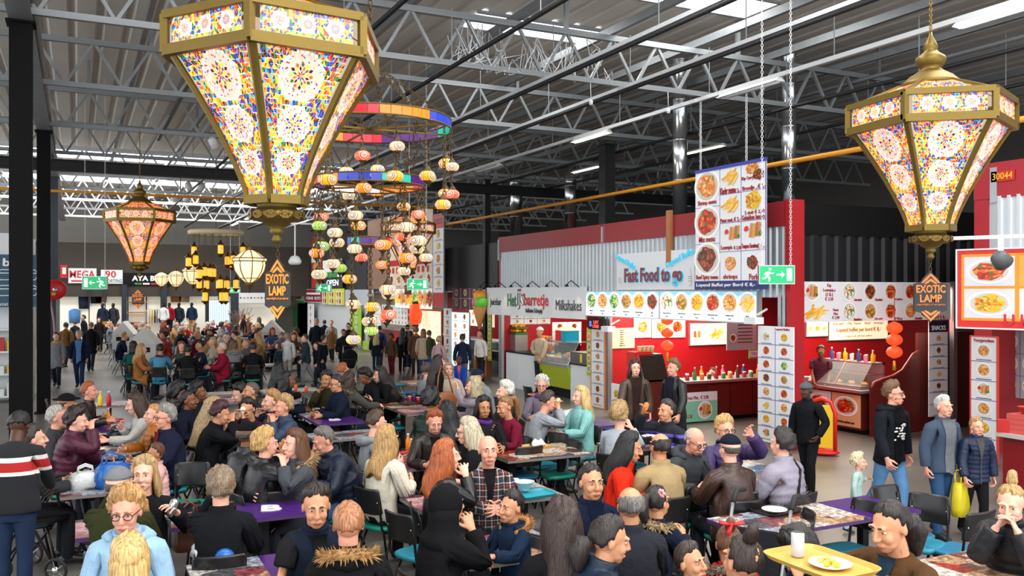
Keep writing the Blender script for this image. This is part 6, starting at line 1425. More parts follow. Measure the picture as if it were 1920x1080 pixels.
P = board('menu_wall', 'dim wall of round dish pictures inside the corner stall', (XR+.9, y_on(1868, XR+.9)+.3, .9), W90, 2.2, 1.5, mat('dim paper', '#b4b4b2', .5), .03); menu_grid(P, 0, 0, P.W, P.V, 6, 4, FK, line=M_grid); P.rect('yellow_field', P.W*.38, P.V*.55, P.W*.7, P.V*.72, mat('field yellow', '#c9c43c', .4), .003, .008); P.text('Lopend buffet', P.W*.54, P.V*.64, .08, M_txk, w=.6, n=.012)
c = thing('corner_counter', 'red fronted serving counter with grey top in the right corner', 'counter', (10.45, 7.3, 0)); ob('body', MB().box(.06, -3.5, 0, 1.6, -.06, .87).mesh('body', mat('counter red', '#7a0f16', .35)), c); ob('worktop', MB().box(0, -3.5, .87, 1.7, 0, .92).mesh('worktop', mat('counter grey', '#b4b0aa', .4)), c)
for i in range(4): tag(ob('takeaway_box', MB().box(-.17, -.17, 0, .17, .17, .055).box(-.172, -.172, .055, .172, .172, .06).mesh('takeaway_box', mat('box coral', '#c8504a', .5)), None, (10.68, 7.02, .92+.062*i)), 'coral takeaway box, %s from the bottom on the corner counter' % nth(i+1), 'box', 'boxes on the corner counter')
tag(ob('tea_box', MB().box(-.07, -.1, 0, .07, .1, .16).box(-.075, -.08, .02, -.07, .08, .12).mesh('tea_box', mat('tea red', '#b8201c', .4)), None, (10.55, 7.22, .92), (0, 0, .6)), 'red packet on the corner counter beside the boxes', 'packet')
tag(ob('paper_bowl', MB().lathe([(.07,0),(.12,.09),(.125,.09)], 18).mesh('paper_bowl', mat('bowl red', '#c43a30', .4)), None, (10.68, 7.02, 1.17)), 'red patterned paper bowl on top of the boxes', 'bowl')
# ================================================================ stalls along the right beyond the ice-cream sign
M_pdark = mat('stall dark fascia', '#26262a', .6); M_grey = mat('stall grey board', '#a9adb2', .5); M_lime2 = mat('stall lime', '#8ab81c', .4)
XS = 12.2
def far_stall(px0, px1, label, wallc, fascia, z0, z1, counterc, lightp=40):
    ya, yb = y_on(px0, XS), y_on(px1, XS)
    struct('wall_stall_end', MB().box(XS, ya-.06, 0, XS+4, ya, 2.7), wallc, 'end wall of the %s' % label, 'wall'); struct('wall_stall_back', MB().box(XS+3.9, yb, 0, XS+4, ya, 2.7), wallc, 'back wall of the %s' % label, 'wall')
    struct('ceiling_stall', MB().box(XS, yb, 2.68, XS+4, ya, 2.72), M_grey, 'ceiling of the %s' % label, 'ceiling')
    struct('wall_stall_upper', MB().box(XS, yb+.02, z1, XS+.1, ya-.02, 4.3), M_pdark, 'dark upper wall of the %s' % label, 'wall')
    c = thing('stall_counter', 'serving counter of the %s' % label, 'counter', (XS+.3, ya, 0)); L = ya-yb
    ob('body', MB().box(0, -L+.2, 0, .6, -.2, 1.0).mesh('body', counterc), c); ob('worktop', MB().box(-.05, -L+.2, 1.0, .65, -.15, 1.05).mesh('worktop', M_alu), c)
    stall_light(XS+1.6, (ya+yb)/2, 2.6, lightp, 1.5, max(1, L*.7), (1, .93, .84))
    return ya, yb
def sboard(name, label, px0, px1, py0, py1, m, X, frame=None, th=.03):
    ya, yb = fx(px0, px1, X); ym = (ya+yb)/2; z0 = max(.03, z_on(py1, X, ym)); return board(name, label, (X, ya, z0), W90, ya-yb, z_on(py0, X, ym)-z0, m, th, frame)
far_stall(838, 934, 'sushi stall', mat('stall wine red', '#7a141c', .5), None, 2.1, 2.75, mat('counter black', '#1a1d24', .4), 70)
P = sboard('menu_board', 'board of eight pink and white snack tiles above the sushi stall', 848, 936, 540, 580, mat('board wine', '#5a1c28', .4), XS-.1); menu_grid(P, 0, 0, P.W, P.V, 5, 2, ['beef', 'noodle', 'beef', 'chili', 'roll'], line=M_txw, fill=.7)
P = sboard('menu_light_box', 'bright blue-white menu panel of the sushi stall', 846, 880, 586, 690, M_lit, XS-.2, M_alu); menu_grid(P, 0, 0, P.W, P.V, 2, 6, ['roll', 'beef', 'chicken', 'roll', 'shrimp', 'beef'], lit=True)
P = sboard('menu_board', 'white menu panel with prawns in the sushi stall', 880, 926, 582, 612, M_litw, XS+.2); menu_grid(P, 0, 0, P.W, P.V, 3, 2, ['shrimp', 'roll', 'shrimp', 'chili'], lit=True)
P = sboard('menu_board', 'pale pink side menu of the sushi stall', 832, 846, 578, 690, M_paper, XS-.25); menu_grid(P, 0, 0, P.W, P.V, 1, 6, ['chili', 'roll', 'shrimp'])
P = sboard('menu_strip', 'yellow-green menu strip before the sushi counter', 914, 921, 586, 676, mat('strip lime', '#b8c83c', .4), XS-.6); menu_grid(P, 0, 0, P.W, P.V, 1, 5, ['curry', 'veg'])
Y = y_on(900, XS-.5); t = thing('wooden_boat', 'dark wooden display boat before the sushi counter', 'boat', (XS-.4, Y, .55)); ob('hull', MB().loft([[(.28*w_*math.cos(a), yy, .3*h_+.0-.32*math.sin(a)*h_) for a in [math.pi*i/8 for i in range(9)]] for yy, w_, h_ in ((-1.3, .15, .9), (-.8, .8, 1), (0, 1, 1.05), (.8, .8, 1), (1.3, .1, .85))], close=False, cap=False).mesh('hull', mat('boat navy', '#141c2c', .4)), t); ob('deck', MB().box(-.2, -1.0, .24, .2, 1.0, .27).mesh('deck', M_wood), t); ob('stand', MB().box(-.1, -.5, -.55, .1, -.35, .05).box(-.1, .35, -.55, .1, .5, .05).mesh('stand', M_plank), t)
far_stall(690, 836, 'lantern grill stall', mat('stall cream', '#c9bfae', .5), None, 2.1, 2.7, mat('counter red lacquer', '#9a1c1c', .4), 80)
P = sboard('menu_light_box', 'warm lit fascia of rolls and sandwiches over the grill queue', 741, 811, 541, 578, M_litw, XS-.15, M_alu); menu_grid(P, 0, 0, P.W, P.V, 8, 1, ['fries', 'roll', 'chicken', 'curry', 'veg', 'chicken', 'roll', 'beef'], lit=True, cap=False, fill=1.6)
P = sboard('menu_board', 'red framed lit menu board behind the queue', 774, 829, 580, 655, mat('board red frame', '#a01c18', .4), XS+.15); P.rect('lit_panel', .15, .1, P.W-.12, P.V-.06, M_litw, 0, .01); P2 = P; menu_grid(P, .15, .1, P.W-.12, P.V-.08, 4, 6, ['chicken', 'curry', 'roll', 'shrimp', 'chili'], lit=True)
P = sboard('menu_board', 'wide speckled menu panel left of the red paper lamp', 716, 764, 572, 608, M_paper, XS+.1); menu_grid(P, 0, 0, P.W, P.V, 8, 4, FK, cap=False)
P = sboard('menu_board', 'pillar menu with red headers beside the blonde woman', 698, 714, 574, 640, M_white, XS-.2); menu_grid(P, 0, 0, P.W, P.V, 1, 4, ['curry', 'veg', 'chili', 'beef']); 
Y = y_on(779, XS-.25); t = thing('paper_lamp', 'red paper lamp with dark lettering hanging at the queue', 'lantern', (XS-.25, Y, z_on(589, XS, Y))); ob('shade', MB().lathe([(.12,-.42),(.22,-.34),(.27,0),(.22,.34),(.12,.42)], 16).mesh('shade', M_lanr), t); ob('caps', MB().lathe([(.13,.4),(.13,.48)], 12).lathe([(.13,-.48),(.13,-.4)], 12).mesh('caps', M_black), t); ob('bracket', MB().bar((0,0,.45),(.3,0,.75),.02).mesh('bracket', M_black), t)
ob('lettering', MB().box(-.285, -.02, .02, -.275, .1, .2).box(-.285, -.02, -.24, -.275, .1, -.06).mesh('lettering', M_txk), t)
# big mesh billboard behind the chandelier
YBb = y_on(700, 11.6)
P = sboard('billboard', 'large red and cream billboard with a crisps picture high behind the chandelier', 690, 812, 403, 540, mat('billboard cream', '#d9c4ae', .5), 11.6, M_steel)
P.rect('wood_field', 0, 0, P.W*.35, P.V, mat('billboard wood', '#7a5a48', .6), 0, .006); P.rect('red_header', P.W*.35, P.V*.3, P.W*.98, P.V*.38, mat('billboard red', '#b81c1c', .4), .006, .01)
for i in range(10): P.rect('awning_stripe', P.W*(.36+.062*i), P.V*.2, P.W*(.39+.062*i), P.V*.28, bpy.data.materials['billboard red'], .006, .01)
P.pic(food_mesh('chili', False, False, 1), P.W*.82, P.V*.62, P.W*.2, P.V*.4, .012); menu_grid(P, P.W*.36, 0, P.W, P.V*.2, 6, 1, ['beef', 'roll', 'chili'])
P = sboard('menu_banner', 'narrow hanging banner of burgers and fries on the billboard edge', 812, 832, 402, 575, M_paper, 11.5, M_steel); menu_grid(P, 0, .6, P.W, P.V-.5, 1, 5, ['chicken', 'fries', 'shrimp', 'roll', 'fries'], line=M_txr, fill=1.0); P.rect('header', 0, P.V-.5, P.W, P.V, M_red2, 0, .005); P.rect('footer', 0, 0, P.W, .5, M_red2, 0, .005); P.text('EERSTE', P.W*.5, P.V-.25, .2, M_txk, w=P.W*.8)
far_stall(556, 688, 'kebab stall', mat('stall grey wall', '#9aa0a2', .5), None, 2.1, 2.65, mat('counter grey board', '#8a8d90', .4), 120)
P = sboard('stall_sign', 'grey blank fascia of the kebab stall', 645, 700, 543, 572, M_grey, XS-.1)
P = sboard('menu_board', 'yellow-green board of skewers on the kebab stall', 604, 645, 541, 571, mat('board lime', '#c3d046', .4), XS-.15); menu_grid(P, 0, 0, P.W, P.V*.85, 9, 2, ['roll', 'beef', 'fries'], cap=False, fill=1.2)
P = sboard('stall_sign', 'wine red sign with curling white script on the kebab stall', 571, 604, 543, 566, mat('sign wine', '#8a1c30', .4), XS-.15, M_white); P.text('KEBAB  ROTI', P.W*.5, P.V*.3, P.V*.25, M_txw, w=P.W*.8); P.rect('script_line', P.W*.1, P.V*.6, P.W*.9, P.V*.75, M_txw, 0, .004)
P = sboard('stall_sign', 'bright green sign beside the EXOTIC LAMP board', 543, 571, 545, 568, mat('sign green bright', '#3aa83a', .4), XS-.1); P.rect('picture', P.W*.3, P.V*.2, P.W*.95, P.V*.8, M_paper, 0, .004); P.pic(food_mesh('beef', False, False), P.W*.62, P.V*.5, P.W*.55, P.V*.5, .008)
P = sboard('menu_board', 'tall lime panel of round dishes beside the plastic bag', 657, 677, 574, 646, M_lime2, XS-.2); menu_grid(P, P.W*.15, 0, P.W*.95, P.V, 1, 4, ['chili', 'curry', 'veg', 'beef'])
P = sboard('menu_board', 'low lime panel of dishes near the blonde woman', 680, 692, 640, 672, M_lime2, XS-.35); menu_grid(P, 0, 0, P.W, P.V, 1, 2, ['chili', 'curry'])
P = sboard('menu_board', 'menu of skewers under the wine red sign', 588, 617, 572, 590, M_litw, XS+.3); menu_grid(P, 0, 0, P.W, P.V, 6, 1, ['chicken', 'roll'], lit=True, cap=False, fill=1.2)
P = sboard('flag_panel', 'white panel with orange and green flag waves above the kebab stall', 605, 640, 487, 522, M_white, XS-.2); P.rect('orange_wave', P.W*.2, P.V*.62, P.W*.8, P.V*.95, mat('flag orange', '#d97a3a', .4), 0, .004); P.rect('green_wave', P.W*.2, P.V*.05, P.W*.8, P.V*.35, mat('flag green', '#3a8a4a', .4), 0, .004)
P = sboard('led_sign', 'dark LED sign glowing white above the kebab stall', 606, 642, 520, 540, M_pdark, XS-.2); P.text('OPEN', P.W*.5, P.V*.5, P.V*.55, mat('led white', '#dff0ff', .4, emit='#dff0ff', es=1.5), w=P.W*.6)
P = sboard('food_poster', 'red and green flag poster high beside the flag panel', 584, 603, 443, 540, mat('poster brick', '#a8342a', .5), XS-.2); P.rect('green_bar', P.W*.6, P.V*.7, P.W, P.V, mat('flag green', '#3a8a4a', .4), 0, .004); P.pic(food_mesh('shrimp', False, False, 1), P.W*.5, P.V*.4, P.W*.9, P.V*.3, .008); P.rect('white_panel', 0, P.V*.5, P.W*.9, P.V*.68, M_paper, 0, .004)
for i, (a, b) in enumerate(((540, 556), (577, 588))):
    P = sboard('menu_strip', ('green drinks strip beside the far shopfront', 'pale narrow strip on the kebab stall post')[i], a, b, (575, 570)[i], (640, 645)[i], (mat('strip green', '#2a8a4a', .4), M_paper)[i], XS-.3); menu_grid(P, 0, 0, P.W, P.V, 1, 5, ['chili', 'curry', 'beef'], cap=False)
struct('wall_far_right', MB().box(XS, 40, 0, XS+.1, y_on(556, XS), 2.7).box(XS, y_on(556, XS), 0, XS+.1, 52, 4.4), mat('far white wall', '#b9bcbe', .5), 'pale wall at the far end of the right-hand stalls', 'wall')
struct('wall_far_upper', MB().box(XS+.05, YB, 2.75, XS+.1, 52, 4.3), M_pdark, 'dark band above the right-hand stalls of the far hall', 'wall')
t = thing('dome_camera', 'white dome camera on a bracket beside the EXOTIC LAMP board', 'camera', (x_on(553, 20), 20, z_on(490, x_on(553, 20), 20))); ob('dome', MB().lathe([(.1,-.08),(.14,-.04),(.15,.0),(.1,.1),(.04,.13)], 16).mesh('dome', M_white), t); ob('bracket', MB().bar((0,0,.1),(0,0,8-z_on(490, x_on(553, 20), 20)),.025).mesh('bracket', M_white), t)

# ================================================================ far shopfronts
YF = 51.5
def far_rect(name, label, px0, px1, py0, py1, m, Y=YF, frame=None, th=.05): return wpx(px0, px1, py0, py1, Y, m, name, label, frame, th)
struct('wall_back', MB().box(-10, YF+3, 0, 26, YF+3.1, 8), mat('far end wall', '#8f8c86', .7), 'dim end wall of the far hall', 'wall')
M_shopw = mat('glowing shop wall', '#f0ead8', .5, emit='#f5ecd8', es=.2)  # wall glows faintly by itself in place of shop lighting
xw0, xw1 = x_on(112, YF), x_on(520, YF)
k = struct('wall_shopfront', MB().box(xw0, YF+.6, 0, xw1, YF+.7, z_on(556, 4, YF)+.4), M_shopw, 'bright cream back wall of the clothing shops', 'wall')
struct('wall_shop_upper', MB().box(xw0-3, YF+.1, z_on(556, 4, YF), xw1+2, YF+.2, 5.3), mat('shop upper brown', '#3c342c', .7), 'dark panelling above the clothing shops', 'wall')
P = far_rect('shop_sign', 'long shop sign reading MEGA in red', 128, 181, 503, 531, M_white, YF-.05); P.text('MEGA', P.W*.5, P.V*.6, P.V*.5, M_red2, w=P.W*.9, bold=.02); P.rect('small_print', P.W*.1, P.V*.1, P.W*.8, P.V*.2, M_red2, 0, .01)
P = far_rect('shop_sign', 'shop sign reading 90 SPORTING', 189, 230, 506, 532, M_white, YF-.05); P.text('90', P.W*.45, P.V*.68, P.V*.5, M_red2, w=P.W*.5, bold=.02); P.text('SPORTING', P.W*.55, P.V*.2, P.V*.26, M_txk, w=P.W*.85)
P = far_rect('shop_sign', 'black shop sign reading AYA B with a tricolour bar', 231, 320, 512, 534, M_black, YF-.05); P.text('AYA B', P.W*.42, P.V*.55, P.V*.45, M_txw, w=P.W*.48, bold=.04)
for i, c in enumerate(('#3a9a5a', '#e8e8e8', '#c42a2a')): P.rect('tricolour', P.W*(.24+.17*i), P.V*.02, P.W*(.38+.17*i), P.V*.16, mat('bar '+c, c, .4), 0, .01)
P = far_rect('red_notice', 'red fire notice left of the MEGA sign', 113, 126, 497, 521, mat('fire red', '#b81c24', .4), YF-.3); P.rect('white_field', P.W*.3, P.V*.3, P.W*.8, P.V*.8, M_txw, 0, .01)
for a, b in ((228, 238), (301, 313), (385, 392), (166, 168), (196, 198), (409, 412)):
    struct('trim_post', MB().box(x_on(a, YF-.1), YF-.15, 0, x_on(b, YF-.1), YF, z_on(534, 4, YF)), mat('shop post', '#1c2430', .5), 'dark post of the far shopfront %s' % {228: 'left of the timber shelves', 301: 'right of the timber shelves', 385: 'left of the strip curtain', 166: 'in the sports shop window', 196: 'beside the grey suit', 409: 'in the middle of the strip curtain'}[a], 'post')
# clothes and mannequins
M_mann = mat('mannequin black', '#1a1716', .4)
def mannequin(px, py, tc, lc, label):
    py = .45*(int(px) % 2); X = x_on(px, YF-.4-py); t = thing('mannequin', label, 'mannequin', (X, YF-.4-py, .35), math.radians(180-26))
    RP = pose('t', aL='side', aR='side'); 
    for nm, tp, m_ in (('body', 'body_far', M_mann), ('jacket', 'jacket_far', cloth(tc)), ('trousers', 'trousers_far', cloth(lc, 'denim'))): ob(nm, pmesh(nm, deform(TPL[tp], RP, 1.05), TPL[tp][1], m_), t)
    ob('stand', MB().lathe([(.22,-.35),(.22,-.31),(.03,-.3),(.03,.05)], 12).mesh('stand', M_mann), t)
for a in ((193, 0, '#232a3c', '#b8862c', 'mannequin in navy blazer and mustard trousers'), (213, 0, '#34333c', '#34333c', 'mannequin in dark grey suit with pink tie'), (307, 0, '#d8d8d4', '#20242c', 'mannequin in white top before the black post'), (318, 0, '#a81c30', '#20242c', 'mannequin in red jacket'), (336, 0, '#26303c', '#2c2c30', 'mannequin in dark jacket under the cream lantern'), (360, 0, '#22304a', '#a8784a', 'mannequin in navy jacket and tan trousers')): mannequin(*a)
rf = random.Random(3)
for i in range(9):
    cn, chx = [('white', '#e0ddd4'), ('cream', '#d8c8a8'), ('yellow', '#e0b81c'), ('black', '#1c1c20'), ('grey', '#85868a'), ('blue', '#3a5a94'), ('tan', '#b08a5a'), ('white', '#e8e6e0'), ('navy', '#1e2a44')][i]
    X = x_on(277+4.5*i, YF+.2); tag(ob('hanging_shirt', MB().loft([[(-.02, -.22*w_, z), (.02, -.22*w_, z), (.02, .22*w_, z), (-.02, .22*w_, z)] for z, w_ in ((0, 1), (.5, .9), (.62, .8), (.7, .25))], smooth=False).mesh('hanging_shirt', cloth(chx)), None, (X, YF+.2, 1.0)), '%s garment, %s on the far clothes rail' % (cn, nth(i+1)), 'garment', 'garments on the far rail')
t = thing('clothes_rail', 'steel clothes rail in the far shop', 'rail', (x_on(275, YF+.2), YF+.2, 0)); Lr = x_on(318, YF+.2)-x_on(275, YF+.2); ob('bar', MB().bar((0,0,1.72),(Lr,0,1.72),.03).mesh('bar', M_chrome), t); ob('leg', MB().bar((0,0,0),(0,0,1.72),.03).mesh('leg', M_chrome), t); ob('leg', bpy.data.meshes['leg'] if False else MB().bar((Lr,0,0),(Lr,0,1.72),.03).mesh('leg', M_chrome), t)
t = thing('shop_shelf', 'timber shelves between the dark posts of the far shop', 'shelf', (x_on(239, YF+.3), YF+.3, 0)); Ls = x_on(276, YF+.3)-x_on(239, YF+.3)
for z in (1.0, 1.55, 2.1): ob('shelf', MB().box(0, -.2, z, Ls, .2, z+.06).mesh('shelf', M_plank), t)
ob('upright', MB().box(0, .15, 0, .06, .2, 2.9).mesh('upright', M_dark), t); ob('upright', MB().box(Ls-.06, .15, 0, Ls, .2, 2.9).mesh('upright', M_dark), t)
for i, (a, b, c, d, cc, nm) in enumerate(((226, 250, 0, 0, '', ''), )): pass
for i, (px, py, cc, nm) in enumerate(((158, 565, '#2c3440', 'dark blouse hung high in the sports shop'), (180, 555, '#1e2430', 'navy jacket hung high in the sports shop'), (190, 553, '#c08a8a', 'pink jacket hung high in the sports shop'), (330, 553, '#c07a4a', 'orange backpack hung high in the shop'), (346, 553, '#c8a88c', 'beige backpack hung high in the shop'), (140, 592, '#5a8ac0', 'sky-blue shirt on the sports shop rail'))):
    X = x_on(px, YF+.4); z = z_on(py, X, YF); tag(ob('hanging_shirt', MB().loft([[(-.28*w_, -.06, z_), (.28*w_, -.06, z_), (.28*w_, .06, z_), (-.28*w_, .06, z_)] for z_, w_ in ((-.4, .9), (0, 1), (.25, 1), (.36, .35))]).mesh('hanging_shirt', cloth(cc)), None, (X, YF+.5, z)), nm, 'garment')
P = far_rect('glass_door', 'bright glass doorway with strip curtain in the far wall', 392, 430, 563, 622, mat('daylit door glass', '#dfeefa', .3, emit='#d8ecfa', es=1.1), YF-.2, M_dark)
for i in range(9): P.rect('curtain_strip', P.W*(.03+.108*i), 0, P.W*(.1+.108*i), P.V*.96, mat('plastic strip', '#a9c0d4', .2, emit='#b8d0e4', es=.45), .02, .04)
P = far_rect('shop_window', 'pale shop window with posters right of the far doorway', 448, 500, 549, 568, M_paper, YF-.25); menu_grid(P, 0, 0, P.W, P.V, 8, 1, ['beef', 'veg', 'roll'], cap=False)
struct('trim_louvre', MB().box(x_on(432, YF), YF-.1, 0, x_on(447, YF), YF, 4.2), mat('louvre dark', '#2a3440', .4), 'dark louvred screen right of the far doorway', 'screen')
t = thing('flower_vase', 'tall vase of dry twigs at the far tables', 'vase', (x_on(449, 44), 44, 0)); ob('vase', MB().lathe([(.12,0),(.2,.3),(.16,.7),(.1,.85),(.13,.9)], 14).mesh('vase', M_black), t)
mb = MB()
for i in range(60):
    a = rf.uniform(0, 6.28); r_ = rf.uniform(.1, .7); mb.bar((0, 0, .85), (r_*math.cos(a), r_*math.sin(a), rf.uniform(1.2, 1.9)), .02)
ob('twigs', mb.mesh('twigs', mat('twig', '#7a5a4c', .8)), t, kind='stuff')

# ================================================================ left side: shop behind the columns, fire hose reel
YLf = 24.2
struct('wall_left', MB().box(-9, YLf, 3.1, -1.0, YLf+.2, 4.1).box(-9, YLf+2.5, 0, -1.0, YLf+2.6, 4.1).box(-1.15, YLf, 0, -1.0, YLf+2.5, 3.1), M_white, 'white shop front behind the left columns', 'wall')
P = far_rect('shop_sign', 'teal shop board with white hand lettering and drawings behind the columns', -60, 68, 477, 576, mat('board teal', '#24506a', .5), YLf-.06)
P.text('bij d', P.W*.7, P.V*.82, P.V*.2, M_txw, w=P.W*.4, bold=.03, tilt=-.05); P.text('patat en ijs', P.W*.6, P.V*.05, P.V*.08, M_txw, w=P.W*.4)
for i, (u, v) in enumerate(((.55, .6), (.9, .6), (.55, .3), (.9, .3))):
    o = ob('drawing', MB().tube([(-.2,.06,0),(-.12,-.1,0),(.12,-.1,0),(.2,.06,0),(-.2,.06,0),(-.1,.14,0),(.1,.14,0),(.2,.06,0)], .014, 5).mesh('drawing', M_txw) if i == 0 else bpy.data.meshes['drawing'], P.root, P.loc(P.W*u, P.V*v, .01), Euler((math.pi/2, 0, 0)))
t = thing('shop_shelving', 'white wall shelving with colourful goods behind the columns', 'shelving', (-4.2, YLf+.6, 0))
for i, z in enumerate((.1, .65, 1.2, 1.75, 2.3)): ob('shelf', MB().box(0, 0, z, 3.0, .45, z+.04).mesh('shelf', M_white), t)
ob('back', MB().box(0, .45, 0, 3.0, .5, 2.9).mesh('back', M_white), t); 
for s in (0, 2.95): ob('side', MB().box(s, 0, 0, s+.05, .5, 2.9).mesh('side', M_white), t)
for i in range(36):
    cn, chx = BC[rf.randrange(8)]; X, z = -4.1+.24*(i % 12), (.14, .69, 1.24, 1.79)[i//12]; hgt = rf.uniform(.16, .36)
    tag(ob('shop_box', bpy.data.meshes.get('goods '+cn) or MB().box(-.09, -.1, 0, .09, .1, 1).box(-.085, -.102, .2, .085, -.1, .6).mesh('goods '+cn, mat('goods '+cn, chx, .45)), None, (X, YLf+.8, z), scale=(1, 1, hgt)), '%s goods, %s on the %s shelf behind the columns' % (cn, nth(i % 12+1), ('lowest', 'second', 'third')[i//12]), 'goods', 'goods on the white shelving')
t = thing('low_counter', 'beige sloping counter end at the left edge', 'counter', (-3.1, 18.4, 0)); ob('body', MB().prism([(0,0),(1.1,0),(1.1,.95),(.8,1.15),(0,1.9)], -.5, .5, fr=lambda x, y, z: (x, z, y)).mesh('body', mat('counter beige', '#b4aa9c', .5)), t); ob('dark_band', MB().box(0, -.51, .72, 1.11, .51, .88).mesh('dark_band', M_black), t)
Yh = 30.6; X = x_on(104, Yh); t = thing('hose_reel', 'round red fire hose reel beside the columns', 'hose reel', (X, Yh, z_on(543, X, Yh)))
ob('disc', MB().lathe([(.02,-.08),(.29,-.08),(.31,-.05),(.31,.05),(.28,.08),(.02,.08)], 28).xf(Matrix.Rotation(math.pi/2, 4, 'X')).mesh('disc', mat('hose red', '#d81c1c', .35)), t); ob('hub', MB().lathe([(.0,.0),(.08,.0),(.08,.03),(.03,.05),(0,.05)], 14).xf(Matrix.Rotation(math.pi/2, 4, 'X')).mesh('hub', M_chrome), t, (0, -.08, 0)); ob('sticker', MB().box(-.1,-.09,-.17,0,-.085,-.1).mesh('sticker', mat('sticker yellow', '#e8b820', .5)), t)
ob('hose', MB().tube([(-.15, 0, -.2), (-.05, -.02, -.9), (.02, 0, -1.8), (.03, 0, -2.6)], .03, 8).mesh('hose', mat('hose pink', '#b88a8a', .6)), t); ob('post', MB().bar((.05, .1, -z_on(543, X, Yh)), (.05, .1, .3), .08).mesh('post', M_steel), t)
# white cabins among the tables
for px, w_, Y, nm in ((272, .76, 27.4, 'white house-shaped waste cabin with a dark slot, nearer one'), (235, .7, 34, 'white house-shaped waste cabin farther back'), (510, .8, 33, 'white pointed cabin roof right of the far tables')):
    X = x_on(px, Y); t = thing('waste_cabin', nm, 'cabin', (X, Y, 0), -.3, 'white cabins'); m_ = mat('cabin white', '#d4d4d0', .5)
    ob('body', MB().box(-w_/2, -w_/2, 0, w_/2, w_/2, 1.22).mesh('body', m_), t); ob('roof', MB().add([(-w_*.54,-w_*.54,1.2),(w_*.54,-w_*.54,1.2),(w_*.54,w_*.54,1.2),(-w_*.54,w_*.54,1.2),(0,-w_*.5,1.66),(0,w_*.5,1.66)], [(0,1,4),(2,3,5),(1,2,5,4),(3,0,4,5),(0,3,2,1)]).mesh('roof', m_), t); ob('slot', MB().box(-w_*.3, -w_/2-.01, .98, w_*.3, -w_/2+.01, 1.12).mesh('slot', M_black), t)
# ================================================================ the people
BLK = '#17181b'; NV = '#18202f'; GR = '#6b6d72'; DK = '#241a14'; BR = '#4a2f1e'; BL = '#c9a063'; GY = '#9a958e'
A = at_head
M_stripe = None
def band_mat(name, base, bands, axis=2):
    """knitted stripes: bands = (height from, to, colour) in rest height"""
    m = bpy.data.materials.new(name); m.use_nodes = True; nt = m.node_tree; b = nt.nodes['Principled BSDF']
    tc = nt.nodes.new('ShaderNodeTexCoord'); sp = nt.nodes.new('ShaderNodeSeparateXYZ'); nt.links.new(tc.outputs['Object'], sp.inputs[0])
    st = [(0, base)]; eps = 0
    for a, e, c in bands: st += [(a/2, c), (e/2, base)]
    out = []
    for p, c in st:
        if out and abs(out[-1][0]-p) < 1e-4: out[-1] = (p, c)
        else: out.append((p, c))
    mu = nt.nodes.new('ShaderNodeMath'); mu.operation = 'MULTIPLY'; mu.inputs[1].default_value = .5; nt.links.new(sp.outputs[axis], mu.inputs[0])
    rp = ramp(nt, out, 'CONSTANT'); nt.links.new(mu.outputs[0], rp.inputs[0]); nt.links.new(rp.outputs[0], b.inputs['Base Color']); b.inputs['Roughness'].default_value = .9
    return m
def plaid_mat():
    m = bpy.data.materials.new('plaid flannel'); m.use_nodes = True; nt = m.node_tree; b = nt.nodes['Principled BSDF']; N = nt.nodes.new; L = nt.links.new
    tc = N('ShaderNodeTexCoord'); sp = N('ShaderNodeSeparateXYZ'); L(tc.outputs['Object'], sp.inputs[0]); cols = []
    for ax in (0, 2):
        mu = N('ShaderNodeMath'); mu.operation = 'MULTIPLY'; mu.inputs[1].default_value = 9.; L(sp.outputs[ax], mu.inputs[0])
        fr = N('ShaderNodeMath'); fr.operation = 'FRACT'; L(mu.outputs[0], fr.inputs[0])
        rp = ramp(nt, [(0, '#1c2434'), (.3, '#c8b89a'), (.38, '#141c2a'), (.55, '#8a2a24'), (.66, '#1c2434'), (.8, '#d8cdb8'), (.86, '#223048')], 'CONSTANT'); L(fr.outputs[0], rp.inputs[0]); cols.append(rp)
    mx = N('ShaderNodeMix'); mx.data_type = 'RGBA'; mx.inputs[0].default_value = .5; L(cols[0].outputs[0], mx.inputs[6]); L(cols[1].outputs[0], mx.inputs[7]); L(mx.outputs[2], b.inputs['Base Color']); b.inputs['Roughness'].default_value = .9
    return m
# ---- left front
A('man in black jumper with red and white chest stripes, standing with his back turned', 36, 797, 78, 't', foot=1150, hair='buzz', hc='#171310', sk='d', top='sweater', tc=BLK, topm=band_mat('striped jumper', '#141519', [(1.15, 1.185, '#d8d5d0'), (1.185, 1.265, '#a81c1c'), (1.265, 1.3, '#d8d5d0')]), lc='#22304a', lean=14, hp=30, aL='push', aR='push', bulk=(1.22, 1.15))
A('seated man in grey half hidden behind the striped jumper', 64, 822, 10, hair='short', hc='#3a342e', top='jacket', tc='#34353a', lc='#191a1e', lean=12, chair=2)
A('grey-haired man in dark grey jacket at the plates, facing right', 108, 783, 352, hair='short', hc='#a8a29a', top='jacket', tc='#3b3b3d', front='#1c1c1e', sk='r', lean=14, aR='near')
A('woman with short dark hair in maroon jacket, hand at her mouth', 145, 788, 350, hair='curly', hc='#2a1518', top='puffer', tc='#4a1c30', aR='mouth', hp=10, lean=12)
A('man in a black brimmed hat behind the maroon jacket', 126, 757, 0, hair='hat', hc='#121212', sk='t', top='jacket', tc='#26241f')
A('ginger-haired man in dark leather jacket leaning to the mustard bottle', 168, 733, 340, hair='short', hc='#a8592c', top='leather', tc='#241f1c', sk='r', lean=22, aR='reach', aL='near')
A('woman with long brown hair in pale grey knit, facing left', 253, 757, 185, hair='long', hc='#3a2318', top='sweater', tc='#b4b3ae', lc='#2a2a30', aR='fork', aL='reach', lean=14, hp=14)
A('fair-haired girl in ochre jacket beside the man in spectacles', 288, 776, 190, hair='lowtail', hc='#c08a4e', top='puffer', tc='#a8641c', aL='lap', s=.93)
